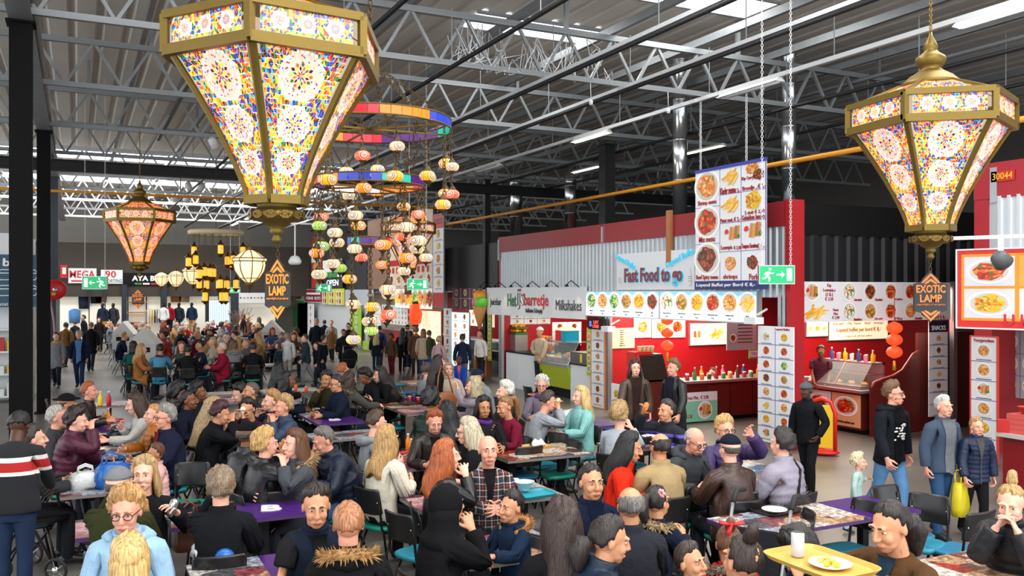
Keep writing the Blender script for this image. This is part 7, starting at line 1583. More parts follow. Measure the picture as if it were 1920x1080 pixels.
A('grey-haired man in spectacles and navy jacket, facing left', 309, 783, 196, hair='tousled', hc='#8f8a84', sk='r', top='jacket', tc='#1b1f33', ext='g', front='#7a1c24', lean=10, bulk=(1.1, 1.15))
A('toddler in pale pink jacket sitting on the lap of the navy jacket', 291, 850, 190, s=.6, hs=1.3, hair='short', hc='#5a3420', sk='o', top='puffer', tc='#d8a8a4', aL='lap', aR='lap', zseat=.62, chair=0)
A('woman in navy coat with dark tied-back hair, turned to the right', 354, 750, 335, hair='lowtail', hc='#120e0e', sk='b', top='coat', tc='#151a2a', aL='near', aR='near', lean=10)
A('dark-haired person behind the woman in navy coat', 337, 741, 350, hair='afro', hc='#141011', sk='b', top='jacket', tc='#2a2a2c')
A('person with cropped black curls at the pale empty table', 372, 735, 340, hair='curly', hc='#141012', sk='b', top='jacket', tc='#1c1a20')
A('woman with very long straight ash-blonde hair in grey coat', 401, 766, 20, hair='verylong', hc='#a58a62', top='puffer', tc='#4a4b50', hp=10, aR='fork', lean=14)
A('person with wine-red cropped hair in ribbed black coat, eating', 414, 775, 350, hair='tousled', hc='#3f1620', top='coat', tc='#15161a', aR='mouth', aL='cup', hp=16, lean=18, sk='t')
A('man in spectacles and plum sweater holding a wrap to his mouth', 464, 766, 225, hair='short', hc='#15110f', sk='t', top='sweater', tc='#33182a', ext='g', aR='mouth', aL='mouth', lean=16, hp=16)
A('dark-haired man in black bending over the pale table', 449, 738, 180, hair='tousled', hc='#1d1512', top='jacket', tc='#19191c', lean=26, hp=20)
A('shaven-headed man partly behind the man bending in black', 470, 733, 190, hair='buzz', hc='#5a5048', sk='t', top='jacket', tc='#26262a')
A('man in black cap and shiny leather jacket, seen from behind', 464, 814, 25, hair='cap', hc='#111214', sk='b', top='leather', tc='#1b1b1d', lean=14)
A('woman with curly blonde hair in black leather jacket holding a snack', 499, 832, 10, hair='curly', hc='#c49a5c', top='leather', tc='#17171a', aR='mouth', aL='near', lean=12)
A('young fair man hidden behind the man in quilted blue', 508, 752, 190, hair='tousled', hc='#a87c4a', sk='p', top='jacket', tc='#1d2430', aR='chin')
A('man with swept-back fair hair in quilted blue-grey jacket, hands at mouth', 531, 762, 188, hair='tousled', hc='#b08c5c', sk='r', top='puffer', tc='#2c3a52', aR='chin', aL='chin', lean=10)
A('woman with brown wavy hair in grey parka with fur hood', 551, 832, 200, hair='long', hc='#5f3a20', top='jacket', tc='#484b50', ext='f', acc='#a5865e', aL='chin', lean=14)
A('grey-haired man in long navy quilted coat leaning over the blue tray', 606, 826, 186, hair='short', hc='#6b655f', sk='r', top='puffer', tc='#161f33', ext='b', aL='reach', aR='reach', lean=26, hp=22, lc='#3a5a80', bulk=(1.08, 1.08))
A('blonde woman looking up with a foil wrap in her hand', 270, 888, 262, hair='long', hc='#b08f5e', top='sweater', tc='#17171a', aL=(.24,.24,1.0), aR='lap', hy=-8, lean=6)
A('man in grey flat cap and olive jacket, seen from behind', 221, 908, 78, hair='flatcap', hc='#6e7073', top='jacket', tc='#2c3018', aL='mouth', aR='table', lean=8)
A('woman in spectacles and pale blue fleece coat facing the camera', 236, 958, 254, hair='curly', hc='#b88a52', sk='r', top='coat', tc='#8fb0c9', front='#2a3350', ext='gh', hp=8, hs=1.12, aL='lap', aR='lap', bulk=(1.12, 1.1))
A('woman with blonde bob in denim jacket, back to the camera', 244, 1047, 76, hair='bob', hc='#d0a868', top='denim', tc='#32506e', hs=1.0, aL='lap', aR='lap')
A('person with short silvery-brown hair in black jacket, from behind', 414, 914, 80, hair='tousled', hc='#7a6650', top='jacket', tc='#15161a', aL='mouth', lean=8)
A('laughing young man in navy fleece vest over black t-shirt', 593, 948, 272, hair='short', hc='#2a1c14', sk='t', top='vest', tc='#161d2c', front='#151518', under='#1b1b1d', aL='near', aR='table', hp=10, hy=-12, lean=16, hs=1.12, bulk=(1.12, 1.1))
A('man with shaved ginger head in black parka with tan fur hood', 653, 980, 74, hair='buzz', hc='#a8704a', sk='r', top='jacket', tc='#141417', ext='f', acc='#a8804e', hs=1.12, bulk=(1.18, 1.15), aL='table', aR='table', lean=10)
# ---- centre
A('woman in black sparkling headscarf and black coat, in profile', 838, 945, 8, hair='headscarf', hc='#121214', sk='t', top='coat', tc='#121215', aR='chin', lean=10, hs=1.1)
A('small boy in navy jacket with tan fur hood at the newspaper table', 958, 950, 196, s=.74, hs=1.25, hair='short', hc='#1d1512', sk='t', top='jacket', tc='#16263c', ext='f', acc='#a8743e', aL='reach', aR='table', zseat=.5)
A('woman with very long dark brown hair, back to the camera', 1052, 978, 78, hair='verylong', hc='#33211a', top='jacket', tc='#141417', hs=1.12)
A('young woman with hair tied back in navy wool coat facing the camera', 1109, 903, 262, hair='backbun', hc='#1c1412', sk='t', top='coat', tc='#141c30', front='#101a30', aL='cross', aR='cross', hs=1.08)
A('woman with dark ponytail and earrings in blue-black coat, turned right', 1144, 1010, 345, hair='lowtail', hc='#241814', sk='t', top='puffer', tc='#142333', hp=14, hs=1.12, lean=14, aR='reach')
A('balding grey-haired man in charcoal jacket, back to the camera', 1181, 946, 72, hair='balding', hc='#6b6864', sk='t', top='jacket', tc='#26282f', lean=6, bulk=(1.08, 1.1))
A('girl with pink flower in her dark ponytail and fur-collared coat', 1232, 940, 20, s=.84, hs=1.16, hair='ponytail', hc='#1b1412', sk='t', top='jacket', tc='#161c2e', ext='fg', acc='#a8916c', aR='cup', zseat=.5)
A('little boy with short brown hair looking up at the front edge', 1296, 1054, 285, s=.72, hs=1.25, hair='short', hc='#33221a', sk='t', top='jacket', tc='#2a2c33', zseat=.5, hp=-8)
A('girl with a red bow in light brown hair and red coat', 1366, 1018, 60, s=.78, hs=1.22, hair='bun', hc='#6b4228', sk='t', top='jacket', tc='#a3141c', ext='f', acc='#8a7a66', zseat=.5)
A('woman with brown top-knot and fur-trimmed navy jacket at the front edge', 1392, 1050, 85, hair='bun', hc='#2c1c16', sk='t', top='jacket', tc='#182036', ext='f', acc='#a89a86', hs=1.12)
A('man with dark curls resting his head on his hand', 1498, 1032, 175, hair='tousled', hc='#1b1614', sk='t', top='jacket', tc='#1f2c48', aL='chin', lean=34, hp=40)
A('young woman with blonde top-knot in black quilted jacket, hands at chin', 1896, 942, 200, hair='bun', hc='#b08c58', top='puffer', tc='#15161b', aL='chin', aR='chin', lean=16, hp=18, hs=1.08)
A('woman in lilac shiny jacket with a shoulder strap, from behind', 1466, 832, 100, hair='tousled', hc='#2a2320', top='puffer', tc='#8d8795', aL='table', aR='table')
A('man in brown leather jacket and navy cap, from behind', 1368, 840, 84, hair='cap', hc='#141a28', top='leather', tc='#3a241c', bulk=(1.12, 1.12), lean=8)
A('woman with short fair hair in purple patterned jacket, facing the camera', 1360, 806, 258, hair='tousled', hc='#c49a5c', sk='r', top='puffer', tc='#3c2c58', ext='g', aL='up', lean=10)
A('grey-haired man in spectacles and grey hooded jacket looking down', 1304, 826, 276, hair='balding', hc='#a8a39c', sk='r', top='jacket', tc='#3d4044', ext='gh', hp=26, lean=20)
A('broad man in beige coat, back to the camera', 1237, 836, 84, hair='balding', hc='#211915', sk='t', top='coat', tc='#a08a63', bulk=(1.14, 1.15), lean=6)
A('woman with long black hair in bright orange-red jacket, eating', 1182, 838, 322, hair='long', hc='#100d0e', sk='t', top='jacket', tc='#d02a14', front='#151314', ext='w', aR='near', aL='cup', hp=14, lean=12)
A('dark-haired man in black and violet striped jacket, leaning left', 1249, 770, 190, hair='short', hc='#3a342f', sk='t', top='jacket', tc='#131c2a', topm=band_mat('violet striped jacket', '#10151d', [(.84, .88, '#5a50b4'), (.95, .99, '#5a50b4')]), aR='up', aL='near', lean=18)
A('woman with curly fair hair in pale patterned knit, from behind', 1163, 777, 30, hair='curly', hc='#a58452', top='sweater', tc='#a5abb2', aR='chin', lean=8)
A('man in light grey sweater leaning to bite his food', 1028, 752, 345, hair='short', hc='#3a322c', sk='r', top='sweater', tc='#8f959b', lc='#55606a', aR='mouth', aL='mouth', lean=22, hp=16)
A('woman with long blonde hair in mint jacket, facing left', 1088, 743, 180, hair='long', hc='#cdb074', top='coat', tc='#7fb8b4', lean=4)
A('elderly woman with white hair and spectacles before the ice-cream counter', 1016, 722, 238, hair='curly', hc='#cfcac2', sk='r', top='jacket', tc='#6d6470', ext='gs', acc='#5a3a6a', hp=8)
A('bald man in blue and cream plaid shirt facing the camera', 916, 843, 254, hair='bald', sk='r', top='shirt', tc='#2a3448', topm=plaid_mat(), front='#16161a', aL='cross', aR='cross', hs=1.1, bulk=(1.2, 1.15), lean=8)
A('woman with long copper-red hair in black leather jacket, in profile', 838, 854, 350, hair='long', hc='#a8521e', top='leather', tc='#161619', aR='chin', lean=12)
A('woman with long silver-blonde hair in black top', 876, 808, 165, hair='verylong', hc='#bcae92', top='tshirt', tc='#131316', ext='g', aL='table', hp=8)
A('red-haired young man in dark brown jacket looking down', 815, 790, 262, hair='short', hc='#9a4a20', sk='r', top='leather', tc='#2a221e', hp=24, lean=14, front='#15171b')
A('young man with short brown hair in grey hoodie', 707, 792, 358, hair='short', hc='#4a3220', top='hoodie', tc='#85888a', ext='h', aR='near', hp=10)
A('woman with long blonde hair in cream jacket, seen from behind', 727, 824, 25, hair='long', hc='#b18a52', top='jacket', tc='#cfc8b6', lc='#17171a', aR='near', aL='near', lean=12)
A('woman with black wavy hair and purple scarf facing the table', 907, 763, 262, hair='long', hc='#15110f', sk='o', top='jacket', tc='#1d1d20', ext='s', acc='#5a2a7a', hp=6)
A('woman with tied-up light brown hair in maroon sweater', 946, 762, 190, hair='ponytail', hc='#8a6238', sk='t', top='sweater', tc='#6a142c', hp=16, aR='fork', lean=10)
A('person with black curls in dark green quilted jacket', 809, 754, 40, hair='afro', hc='#14100f', sk='o', top='puffer', tc='#16281f')
A('woman with long loose black hair beside the dark green jacket', 838, 774, 100, hair='long', hc='#100e0e', sk='o', top='jacket', tc='#17171a')
A('elderly woman with grey-blonde hair in patterned blouse', 887, 724, 160, hair='bob', hc='#b5a582', top='sweater', tc='#8a7f86', aL='up', lean=10)
A('woman with white curls and black patterned top at the far right tables', 946, 734, 170, hair='curly', hc='#d8d4c8', top='sweater', tc='#2c2b2e')
A('man in navy beanie and grey coat, bent over', 895, 706, 190, hair='beanie', hc='#1a2438', sk='t', top='coat', tc='#85888a', lean=24, hp=10)
A('woman in beige headscarf facing the camera', 841, 692, 255, hair='headscarf', hc='#8d8074', top='coat', tc='#b8a894', far=False)
A('boy in bright blue jacket standing behind the beige headscarf', 861, 675, 244, 't', foot=772, hair='buzz', hc='#15110f', sk='d', top='jacket', tc='#1c3f9a', front='#c8552a', aL='near', aR='near', far=False, hs=1.15)
A('woman in black with long dark hair standing with a tan shoulder bag', 823, 679, 352, 't', foot=838, hair='verylong', hc='#241813', top='sweater', tc='#121214', lc='#121214', aL='side', aR='pocket')
A('person in pale grey sweater left of the tan shoulder bag', 801, 694, 20, hair='short', hc='#4a3a2e', top='sweater', tc='#8d9196')
A('young man in olive jacket with his hand on his chin', 612, 712, 235, hair='tousled', hc='#17120f', sk='o', top='jacket', tc='#33301f', aR='chin', lean=10)
A('man in spectacles and navy jacket looking left', 631, 719, 186, hair='short', hc='#2a2522', sk='t', top='jacket', tc='#161d2e', ext='g', hp=8)
A('woman in grey parka with fur hood facing the black-haired woman', 656, 713, 20, hair='bob', hc='#3a241a', top='jacket', tc='#4a4a46', ext='f', acc='#7a6a52', aR='reach')
A('ginger man in olive green sweater behind the parka', 644, 694, 20, hair='short', hc='#a05a2c', sk='r', top='sweater', tc='#3c4030', aR='reach', lean=14)
A('woman in black with very long dark hair, bent to the left', 712, 702, 178, hair='verylong', hc='#1c1412', top='coat', tc='#131315', lean=24, hp=12)
A('person in black asleep over the table beside a blue bag', 684, 706, 185, hair='curly', hc='#15110f', sk='b', top='jacket', tc='#17181c', lean=30, hp=30)
A('woman in dark navy coat with dark hair, profile to the right', 539, 713, 345, hair='bob', hc='#15100f', sk='b', top='coat', tc='#171b2a', lean=12)
A('woman with loose black hair behind the dark navy coat', 524, 694, 20, hair='long', hc='#0f0d0e', sk='b', top='coat', tc='#131317')
# ---- standing and walking, right side
A('woman with long auburn hair in brown leather jacket, walking', 1191, 690, 250, 't', foot=880, hair='long', hc='#33201a', top='leather', tc='#4a3a30', front='#2e1f1c', ext='w', lc='#17171a', step=12, aL='side', aR='swing')
A('man with swept hair in black leather jacket, walking beside her', 1262, 690, 190, 't', foot=884, hair='tousled', hc='#7a5a3a', sk='r', top='leather', tc='#17181a', front='#1d1f2c', ext='w', step=-14, aL='swing', aR='side')
A('man in black coat and grey flat cap walking past the stall', 1512, 732, 200, 't', foot=932, hair='flatcap', hc='#55595e', sk='d', top='jacket', tc='#15161a', lc='#17181b', step=12, aL='pocket', aR='side')
A('bearded man in spectacles, black hoodie and printed t-shirt', 1676, 738, 268, 't', foot=1004, hair='tousled', hc='#6a4a30', sk='r', top='jacket', tc='#171a20', front='#0c0c0e', ext='gbhw', lc='#5a86b0', step=16, aL='side', aR='swing', hy=25)
A('toddler with white-blond curls in pale mint jumper, walking', 1611, 866, 300, 't', foot=996, hair='curly', hc='#e6d6a8', top='sweater', tc='#a9c4bd', lc='#a9c4bd', hs=1.5, step=10, aL=(.28,.2,1.25), aR='side', shoe='#2a3048')
A('grey-haired man in denim jacket and blue jeans, walking', 1770, 762, 262, 't', foot=1012, hair='short', hc='#b5b2ae', sk='r', top='denim', tc='#3d4a5c', front='#666a6e', ext='w', lc='#2c4a6e', step=-8, aL='pocket', aR='side', bulk=(1.08, 1.08))
A('fair-haired woman in navy quilted jacket and black trousers, walking', 1832, 800, 244, 't', foot=1012, hair='short', hc='#a58050', sk='r', top='puffer', tc='#17233c', front='#4a4a4c', lc='#131316', step=10, aL='side', aR='swing')
A('young woman with dark ponytail in brown cardigan carrying a tray', 1668, 985, 178, 't', foot=1565, hair='lowtail', hc='#1d1513', sk='t', top='sweater', tc='#4e3520', front='#22384a', hp=18, hs=1.08, aL=(.16,.36,1.43), aR=(.2,.36,1.43), lean=6)
# ---- staff
A('kitchen worker in white cap in the ice-cream stall', 1012, 622, 215, 't', s=1., hair='beanie', hc='#dcdcd8', sk='t', top='sweater', tc='#b5a48c', far=True, aL='near', aR='chin')
A('dark-haired worker bending behind the red snack counter', 1336, 700, 200, 's', zseat=.1, chair=0, hair='backbun', hc='#17110f', sk='o', top='sweater', tc='#2a2a2e', far=True)
A('woman in maroon t-shirt serving behind the buffet counter', 1539, 658, 225, 't', s=.93, hair='backbun', hc='#1d1411', sk='b', top='tshirt', tc='#4a2432', far=False, aL='near', aR='near', hp=20)
# ---- middle distance, standing
for a in (('blonde woman with very long hair in black coat at the counter', 705, 624, 75, 'verylong', '#c9b284', 'p', 'coat', '#1d2530', '#2a3a52', 695), ('man in blue jacket behind the long blonde hair', 712, 617, 60, 'short', '#1d1613', 't', 'jacket', '#26406e', '#2a3040', 690), ('woman in brown jacket and maroon trousers facing the tables', 733, 632, 225, 'curly', '#1d1410', 'b', 'jacket', '#4a3c2c', '#5a1420', 704),
          ('woman with long black hair in black coat in the queue', 755, 622, 60, 'verylong', '#17110f', 'p', 'coat', '#17171a', '#17171a', 700), ('man in black cap in the queue', 764, 615, 65, 'cap', '#121214', 't', 'jacket', '#1b1c20', '#22262e', 696), ('woman in black jacket and jeans in the queue', 769, 627, 80, 'bob', '#2a1d16', 'p', 'jacket', '#1c1c1f', '#23304a', 702), ('woman with orange scarf in the queue', 780, 620, 70, 'tousled', '#8a6034', 'p', 'coat', '#5a4030', '#2c2c30', 705),
          ('woman in leopard-print and white top in the queue', 794, 624, 60, 'bob', '#8a6238', 'p', 'coat', '#b8a58c', '#2a4a80', 706), ('man in olive green jacket in the queue', 805, 626, 50, 'short', '#5a4430', 'p', 'jacket', '#3c4a30', '#3a5a86', 706), ('woman in pale pink coat in the queue', 824, 638, 40, 'curly', '#b59a70', 'p', 'coat', '#b89a9c', '#55585e', 720), ('man in navy jacket waiting at the sushi counter', 867, 634, 70, 'short', '#1d1714', 't', 'jacket', '#172236', '#6a5a44', 728),
          ('cook in white jacket behind the sushi counter', 900, 626, 200, 'short', '#17120f', 't', 'sweater', '#e0ddd4', '#26262a', 720), ('man in black coat pushing a baby buggy', 644, 624, 250, 'short', '#1b1512', 'o', 'coat', '#1d1f24', '#22252c', 705), ('man in spectacles carrying a white plastic bag', 653, 612, 230, 'short', '#3a2a20', 'p', 'jacket', '#1a2230', '#26304a', 690), ('grey-haired man in black suit jacket amid the walkers', 593, 604, 244, 'short', '#b0aba4', 'r', 'jacket', '#1d2129', '#2a2c32', 690),
          ('young man in dark jacket striding left', 571, 634, 170, 'short', '#4a3524', 'p', 'jacket', '#2c3a44', '#7c8288', 728), ('young man in black jacket and fur hood striding right', 608, 636, 10, 'short', '#3a2a20', 'p', 'jacket', '#141a28', '#1d222c', 722), ('boy in black t-shirt between the striding pair', 592, 648, 200, 'short', '#33251c', 'p', 'sweater', '#1c2028', '#22262e', 726), ('man in white and black backpack jacket walking away', 539, 632, 70, 'short', '#8a8076', 'r', 'jacket', '#d6d8da', '#b8b2a4', 722),
          ('woman in parka with fur hood walking behind the backpack', 521, 648, 190, 'bob', '#5a3a28', 'p', 'jacket', '#223640', '#2a3648', 722), ('blonde woman in tan coat amid the walkers', 621, 618, 244, 'long', '#b08a50', 'p', 'coat', '#8a6a44', '#2c2c30', 680), ('fair man in pale jacket amid the walkers', 621, 606, 244, 'short', '#b59a78', 'p', 'jacket', '#9aa0a4', '#2c3038', 676), ('man in dark suit before the grill stall', 608, 605, 100, 'short', '#15110f', 't', 'jacket', '#1a1e28', '#1d2026', 668),
          ('woman in grey wool coat with yellow scarf strolling', 105, 631, 262, 'short', '#3a241a', 'p', 'coat', '#85868c', '#1c2430', 730), ('man in navy jacket and sky-blue checked shirt strolling', 148, 628, 262, 'short', '#a8a39c', 'r', 'jacket', '#18223a', '#23375a', 733), ('man in tan jacket walking away behind the couple', 124, 611, 75, 'short', '#2a1d15', 't', 'jacket', '#6e4f2c', '#22262e', 692), ('bald man in black coat walking away', 171, 610, 80, 'buzz', '#7a6a5c', 'r', 'coat', '#15161a', '#1b2434', 699),
          ('man in black before the sports shop', 156, 596, 200, 'short', '#17130f', 't', 'jacket', '#17191d', '#1c1e24', 662), ('woman in dark coat passing the sports shop', 186, 600, 250, 'long', '#2a1d16', 'p', 'coat', '#26221f', '#1c1c20', 660), ('young man in black tracksuit walking by the cabins', 200, 610, 244, 'short', '#3a2a20', 'p', 'jacket', '#1a1c1f', '#141518', 657), ('man standing in black by the shop mirror', 140, 606, 120, 'short', '#2a211b', 'p', 'jacket', '#20242c', '#1c2028', 664),
          ('person with black coat standing beside the flower vase', 456, 596, 200, 'short', '#15120f', 'b', 'coat', '#15161a', '#1a1b20', 660), ('woman in brown jacket at the far counter', 465, 597, 60, 'curly', '#c8a878', 'p', 'jacket', '#6a4a38', '#2a2c30', 660), ('person with grey backpack at the far counter', 486, 600, 70, 'bob', '#4a3626', 'p', 'coat', '#2c333c', '#26282e', 660)):
    n = int(a[1]*7+a[2]) % 5
    wk = any(w_ in a[0] for w_ in ('walk', 'strid', 'stroll'))
    A(a[0], a[1], a[2], a[3], 't', foot=a[10], hair=a[4], hc=a[5], sk=a[6], top=a[7], tc=a[8], lc=a[9], far=True, step=(18 if wk else 4), aL=('swing' if wk else 'side'), aR=('back' if wk else ('near' if n == 0 else 'side')), ext=('w' if 'checked' in a[0] else 's' if 'scarf' in a[0] else ('g' if 'spectacles' in a[0] else ('f' if 'fur' in a[0] else ''))), acc=('#d09a20' if 'yellow' in a[0] else ('#c86a1c' if 'orange' in a[0] else '#a89070')), front=('#5a8ac0' if 'checked' in a[0] else None))
# ---- middle distance, seated
for a in (('blonde woman in tan shearling coat by the white cabin', 266, 655, 345, 'long', '#b8905a', 'p', 'coat', '#a0683a'), ('person in denim jacket with maroon scarf from behind', 301, 655, 75, 'short', '#17130f', 't', 'denim', '#4a86a4'), ('man in black hooded jacket behind the wheelchair', 352, 657, 80, 'short', '#15120f', 't', 'jacket', '#17181b'), ('dark-haired boy in navy sweater facing left', 374, 648, 200, 'short', '#15120f', 't', 'sweater', '#1f2a40'),
          ('old white-haired man in red and green coat', 415, 653, 185, 'short', '#d8d4cc', 'r', 'coat', '#8a1c34'), ('person in grey jacket with fur hood, from behind', 438, 648, 90, 'bob', '#6a4a34', 'p', 'jacket', '#8a8a8a'), ('man in black jacket with white back lettering', 474, 652, 80, 'short', '#2c241e', 't', 'jacket', '#16181c'), ('red-haired woman by the drinks at the cabin tables', 340, 650, 262, 'long', '#8a4426', 'p', 'sweater', '#3a4a44'),
          ('bald man in grey at the table behind the wheelchair', 461, 644, 200, 'buzz', '#8a7c70', 'r', 'jacket', '#55585c'), ('fair-haired man in pale sweater at the middle tables', 398, 641, 190, 'short', '#c8a878', 'p', 'sweater', '#b8b2a4'), ('woman in teal at the edge of the walkway', 250, 650, 80, 'bob', '#2a1d16', 'p', 'jacket', '#1e5a58'), ('brunette woman in blue at the middle tables', 424, 633, 190, 'bob', '#6a5a4c', 'p', 'sweater', '#2a5a94')):
    far = True
    A(a[0], a[1], a[2], a[3], 's', hair=a[4], hc=a[5], sk=a[6], top=a[7], tc=a[8], far=True, ext=('f' if 'fur' in a[0] else ('s' if 'scarf' in a[0] else '')), acc=('#5a1c2c' if 'maroon' in a[0] else '#a89a84'), lean=10)
# ---- the crowd at the far tables
rp_ = random.Random(21)
TC = [('black', '#17181b'), ('navy', '#18223a'), ('grey', '#6d6f73'), ('maroon', '#5a1c2a'), ('olive', '#3c4030'), ('brown', '#4f3826'), ('cream', '#c4b9a4'), ('red', '#9a2420'), ('denim-blue', '#3d5f86'), ('teal', '#1e5f62'), ('tan', '#9a7a50'), ('white', '#d4d4d0'), ('purple', '#3f2a58'), ('orange', '#b8561c')]
HCs = [('black-haired', 'short', '#15110f'), ('long-haired dark', 'long', '#241813'), ('blond', 'tousled', '#c0986a'), ('grey-haired', 'short', '#a8a39c'), ('long-haired blonde', 'long', '#bf9a5e'), ('brown-haired', 'tousled', '#4a3020'), ('white-haired', 'curly', '#d8d4cc'), ('curly-haired', 'curly', '#2a1c15'), ('shaven-headed', 'buzz', '#8a7466'), ('red-haired', 'bob', '#8a4424')]
combos = [(t, h) for t in TC for h in HCs]; rp_.shuffle(combos)
ci = 0; rowname = {}
for ri, Y in enumerate((27.6, 31.2, 34.8, 38.4, 42.0)):
    for xi, X in enumerate((2.0, 4.2, 6.2)):
        if Y < 30 and X < 3: continue
        col = ('in the left column', 'in the middle column', 'in the right column')[xi]; row = ('first', 'second', 'third', 'fourth', 'fifth')[ri]
        table(0, 0, .8, .75, 'nkwbn'[ri], 'far hall table %s of the %s row behind the cabins' % (col, row), xy=(X, Y))
        for (dx, dy, yw) in ((-.72, .1, 0), (.72, -.1, 180), (.05, -.7, 90), (-.05, .72, 270)):
            if rp_.random() < .12: continue
            (tn_, tcol), (hn, hs_, hcol) = combos[ci]; ci += 1
            if hs_ == 'short' and rp_.random() < .4: hs_ = 'tousled'
            lb = '%s person in %s at a %s-row table, far hall' % (hn, tn_, row)
            yw = math.radians(yw+rp_.uniform(-14, 14)); x, y = X+dx+rp_.uniform(-.08, .08), Y+dy+rp_.uniform(-.08, .08)
            b = person(lb, x, y, yw, 's', hair=hs_, hc=hcol, sk=rp_.choice('pprtto'), top=rp_.choice(['jacket', 'sweater', 'puffer', 'coat']), tc=tcol, far=True, lean=rp_.uniform(4, 20), hy=rp_.uniform(-20, 20), hp=rp_.uniform(0, 18), aR=rp_.choice(['table', 'mouth', 'chin', 'near']), s=rp_.uniform(.95, 1.03), group='diners in the far hall')
            chair_for(b, x, y, yw, lb, None)
flush_chairs(); empty_chairs()
# ================================================================ things on the tables
M_tray = {k: mat('tray '+k, c, .4) for k, c in dict(yellow='#c89c48', teal='#1a8f9e', blue='#2a7fae', black='#26221f', red='#b01c24').items()}
_TR = {}
def tray(px, py, col, label, sx=.42, sy=.3, rz=.1, xy=None, z=.752):
    x, y = xy or gp(px, py, .76)
    k = (col, sx, sy)
    if k not in _TR:
        rr = lambda a, b, z_: [(a*math.copysign(abs(math.cos(t))**.35, math.cos(t)), b*math.copysign(abs(math.sin(t))**.35, math.sin(t)), z_) for t in [2*math.pi*i/28 for i in range(28)]]
        _TR[k] = MB().loft([rr(sx*.46, sy*.45, 0), rr(sx*.5, sy*.5, .025), rr(sx*.485, sy*.48, .025), rr(sx*.45, sy*.44, .006)], smooth=False).mesh('serving_tray', M_tray[col])
    return tag(ob('serving_tray', _TR[k], None, (x, y, z), (0, 0, rz)), label, 'tray')
_PL = {}
def plate(px, py, label, food=None, r=.12, z=.752, xy=None, col='#ecebe6', bowl=False):
    x, y = xy or gp(px, py, z+.01); k = (r, col, bowl)
    if k not in _PL: _PL[k] = MB().lathe([(r*.5,0),(r*.62,.07),(r,.085),(r*.96,.085),(r*.55,.02),(.001,.015)] if bowl else [(r*.6,0),(r,.018),(r,.022),(r*.62,.008),(.001,.007)], 22).mesh('plate', mat('crockery '+col, col, .3))
    t = thing('bowl' if bowl else 'plate', label, 'bowl' if bowl else 'plate', (x, y, z)); ob('dish', _PL[k], t)
    if food:
        rn = random.Random(label); mb = MB()
        for i in range(12):
            a = rn.uniform(0, 6.28); q = r*.55*math.sqrt(rn.random()); mb.ell((q*math.cos(a), q*math.sin(a), (.055 if bowl else .02)+.006*rn.random()), (r*.2, r*.13, .014), 7, 4, m=i % 3)
        ob('food', mb.mesh('food', [mat('food '+c, c, .5) for c in FOOD[food][:3]]), t, kind='stuff')
    return t
def pk(kind, px, py, cn, chx, label, sc=1.): x, y = gp(px, py, .75); return pack(kind, cn, chx, x, y, .752, label, None, sc)
tray(1003, 838, 'yellow', 'yellow tray with crumpled napkins on the market-print table', rz=.2)
tag(ob('paper_napkin', MB().loft([[(q*.1*math.cos(t), q*.08*math.sin(t), z+.02*math.sin(3*t)) for t in [2*math.pi*i/12 for i in range(12)]] for q, z in ((1, .01), (.9, .03), (.5, .07), (.1, .05))]).mesh('paper_napkin', M_white), None, (*gp(1010, 834, .77), .76)), 'crumpled striped napkin on the yellow tray', 'napkin')
for a in ((1000, 927, 'teal', 'teal tray with a white bowl by the plaid man'), (1204, 899, 'teal', 'teal tray before the beige coat'), (553, 892, 'blue', 'blue tray with food scraps between the couple'), (1455, 958, 'black', 'black tray with an empty plate on the long printed table'), (600, 770, 'black', 'black tray of wrappers on the purple and grey table'), (640, 776, 'black', 'second dark tray beside the yellow bottle'), (772, 757, 'black', 'dark tray with leftovers beside the red cups'), (900, 803, 'teal', 'teal tray under the hands of the maroon sweater'), (783, 850, 'red', 'red round-edged tray under the burger'), (205, 790, 'red', 'red tray with leftovers before the knit sweater'), (1165, 890, 'black', 'dark tray before the orange-red jacket')): tray(*a)
for a in ((983, 917, 'white soup bowl on the teal tray by the plaid man', None, .1, 1), (1165, 887, 'white plate of brown stew before the orange-red jacket', 'chicken', .12, 0), (1452, 956, 'empty white plate on the black tray', None, .11, 0), (778, 866, 'white plate with a burger before the cream jacket', 'chicken', .1, 0), (786, 846, 'plate with burger and salad on the red tray', 'chicken', .11, 0), (178, 843, 'plate of noodles before the dark grey jacket', 'noodle', .12, 0), (1220, 828, 'grey bowl of salad before the curly fair hair', 'veg', .12, 1), (912, 800, 'white bowl before the maroon sweater', 'rice', .09, 1), (297, 981, 'white foam dish of fries behind the pale blue coat', 'fries', .1, 0), (595, 768, 'plate of wrappers on the dark tray', 'rice', .09, 0), (1000, 740, 'plate of leftovers near the white-haired lady', 'chili', .11, 0), (612, 1042, 'white bowl held by the young man in vest', 'rice', .09, 1), (858, 736, 'plate before the beige headscarf', 'shrimp', .1, 0)):
    plate(a[0], a[1], a[2], a[3], a[4], bowl=bool(a[5]), z=.775 if 'tray' in a[2] else .752)
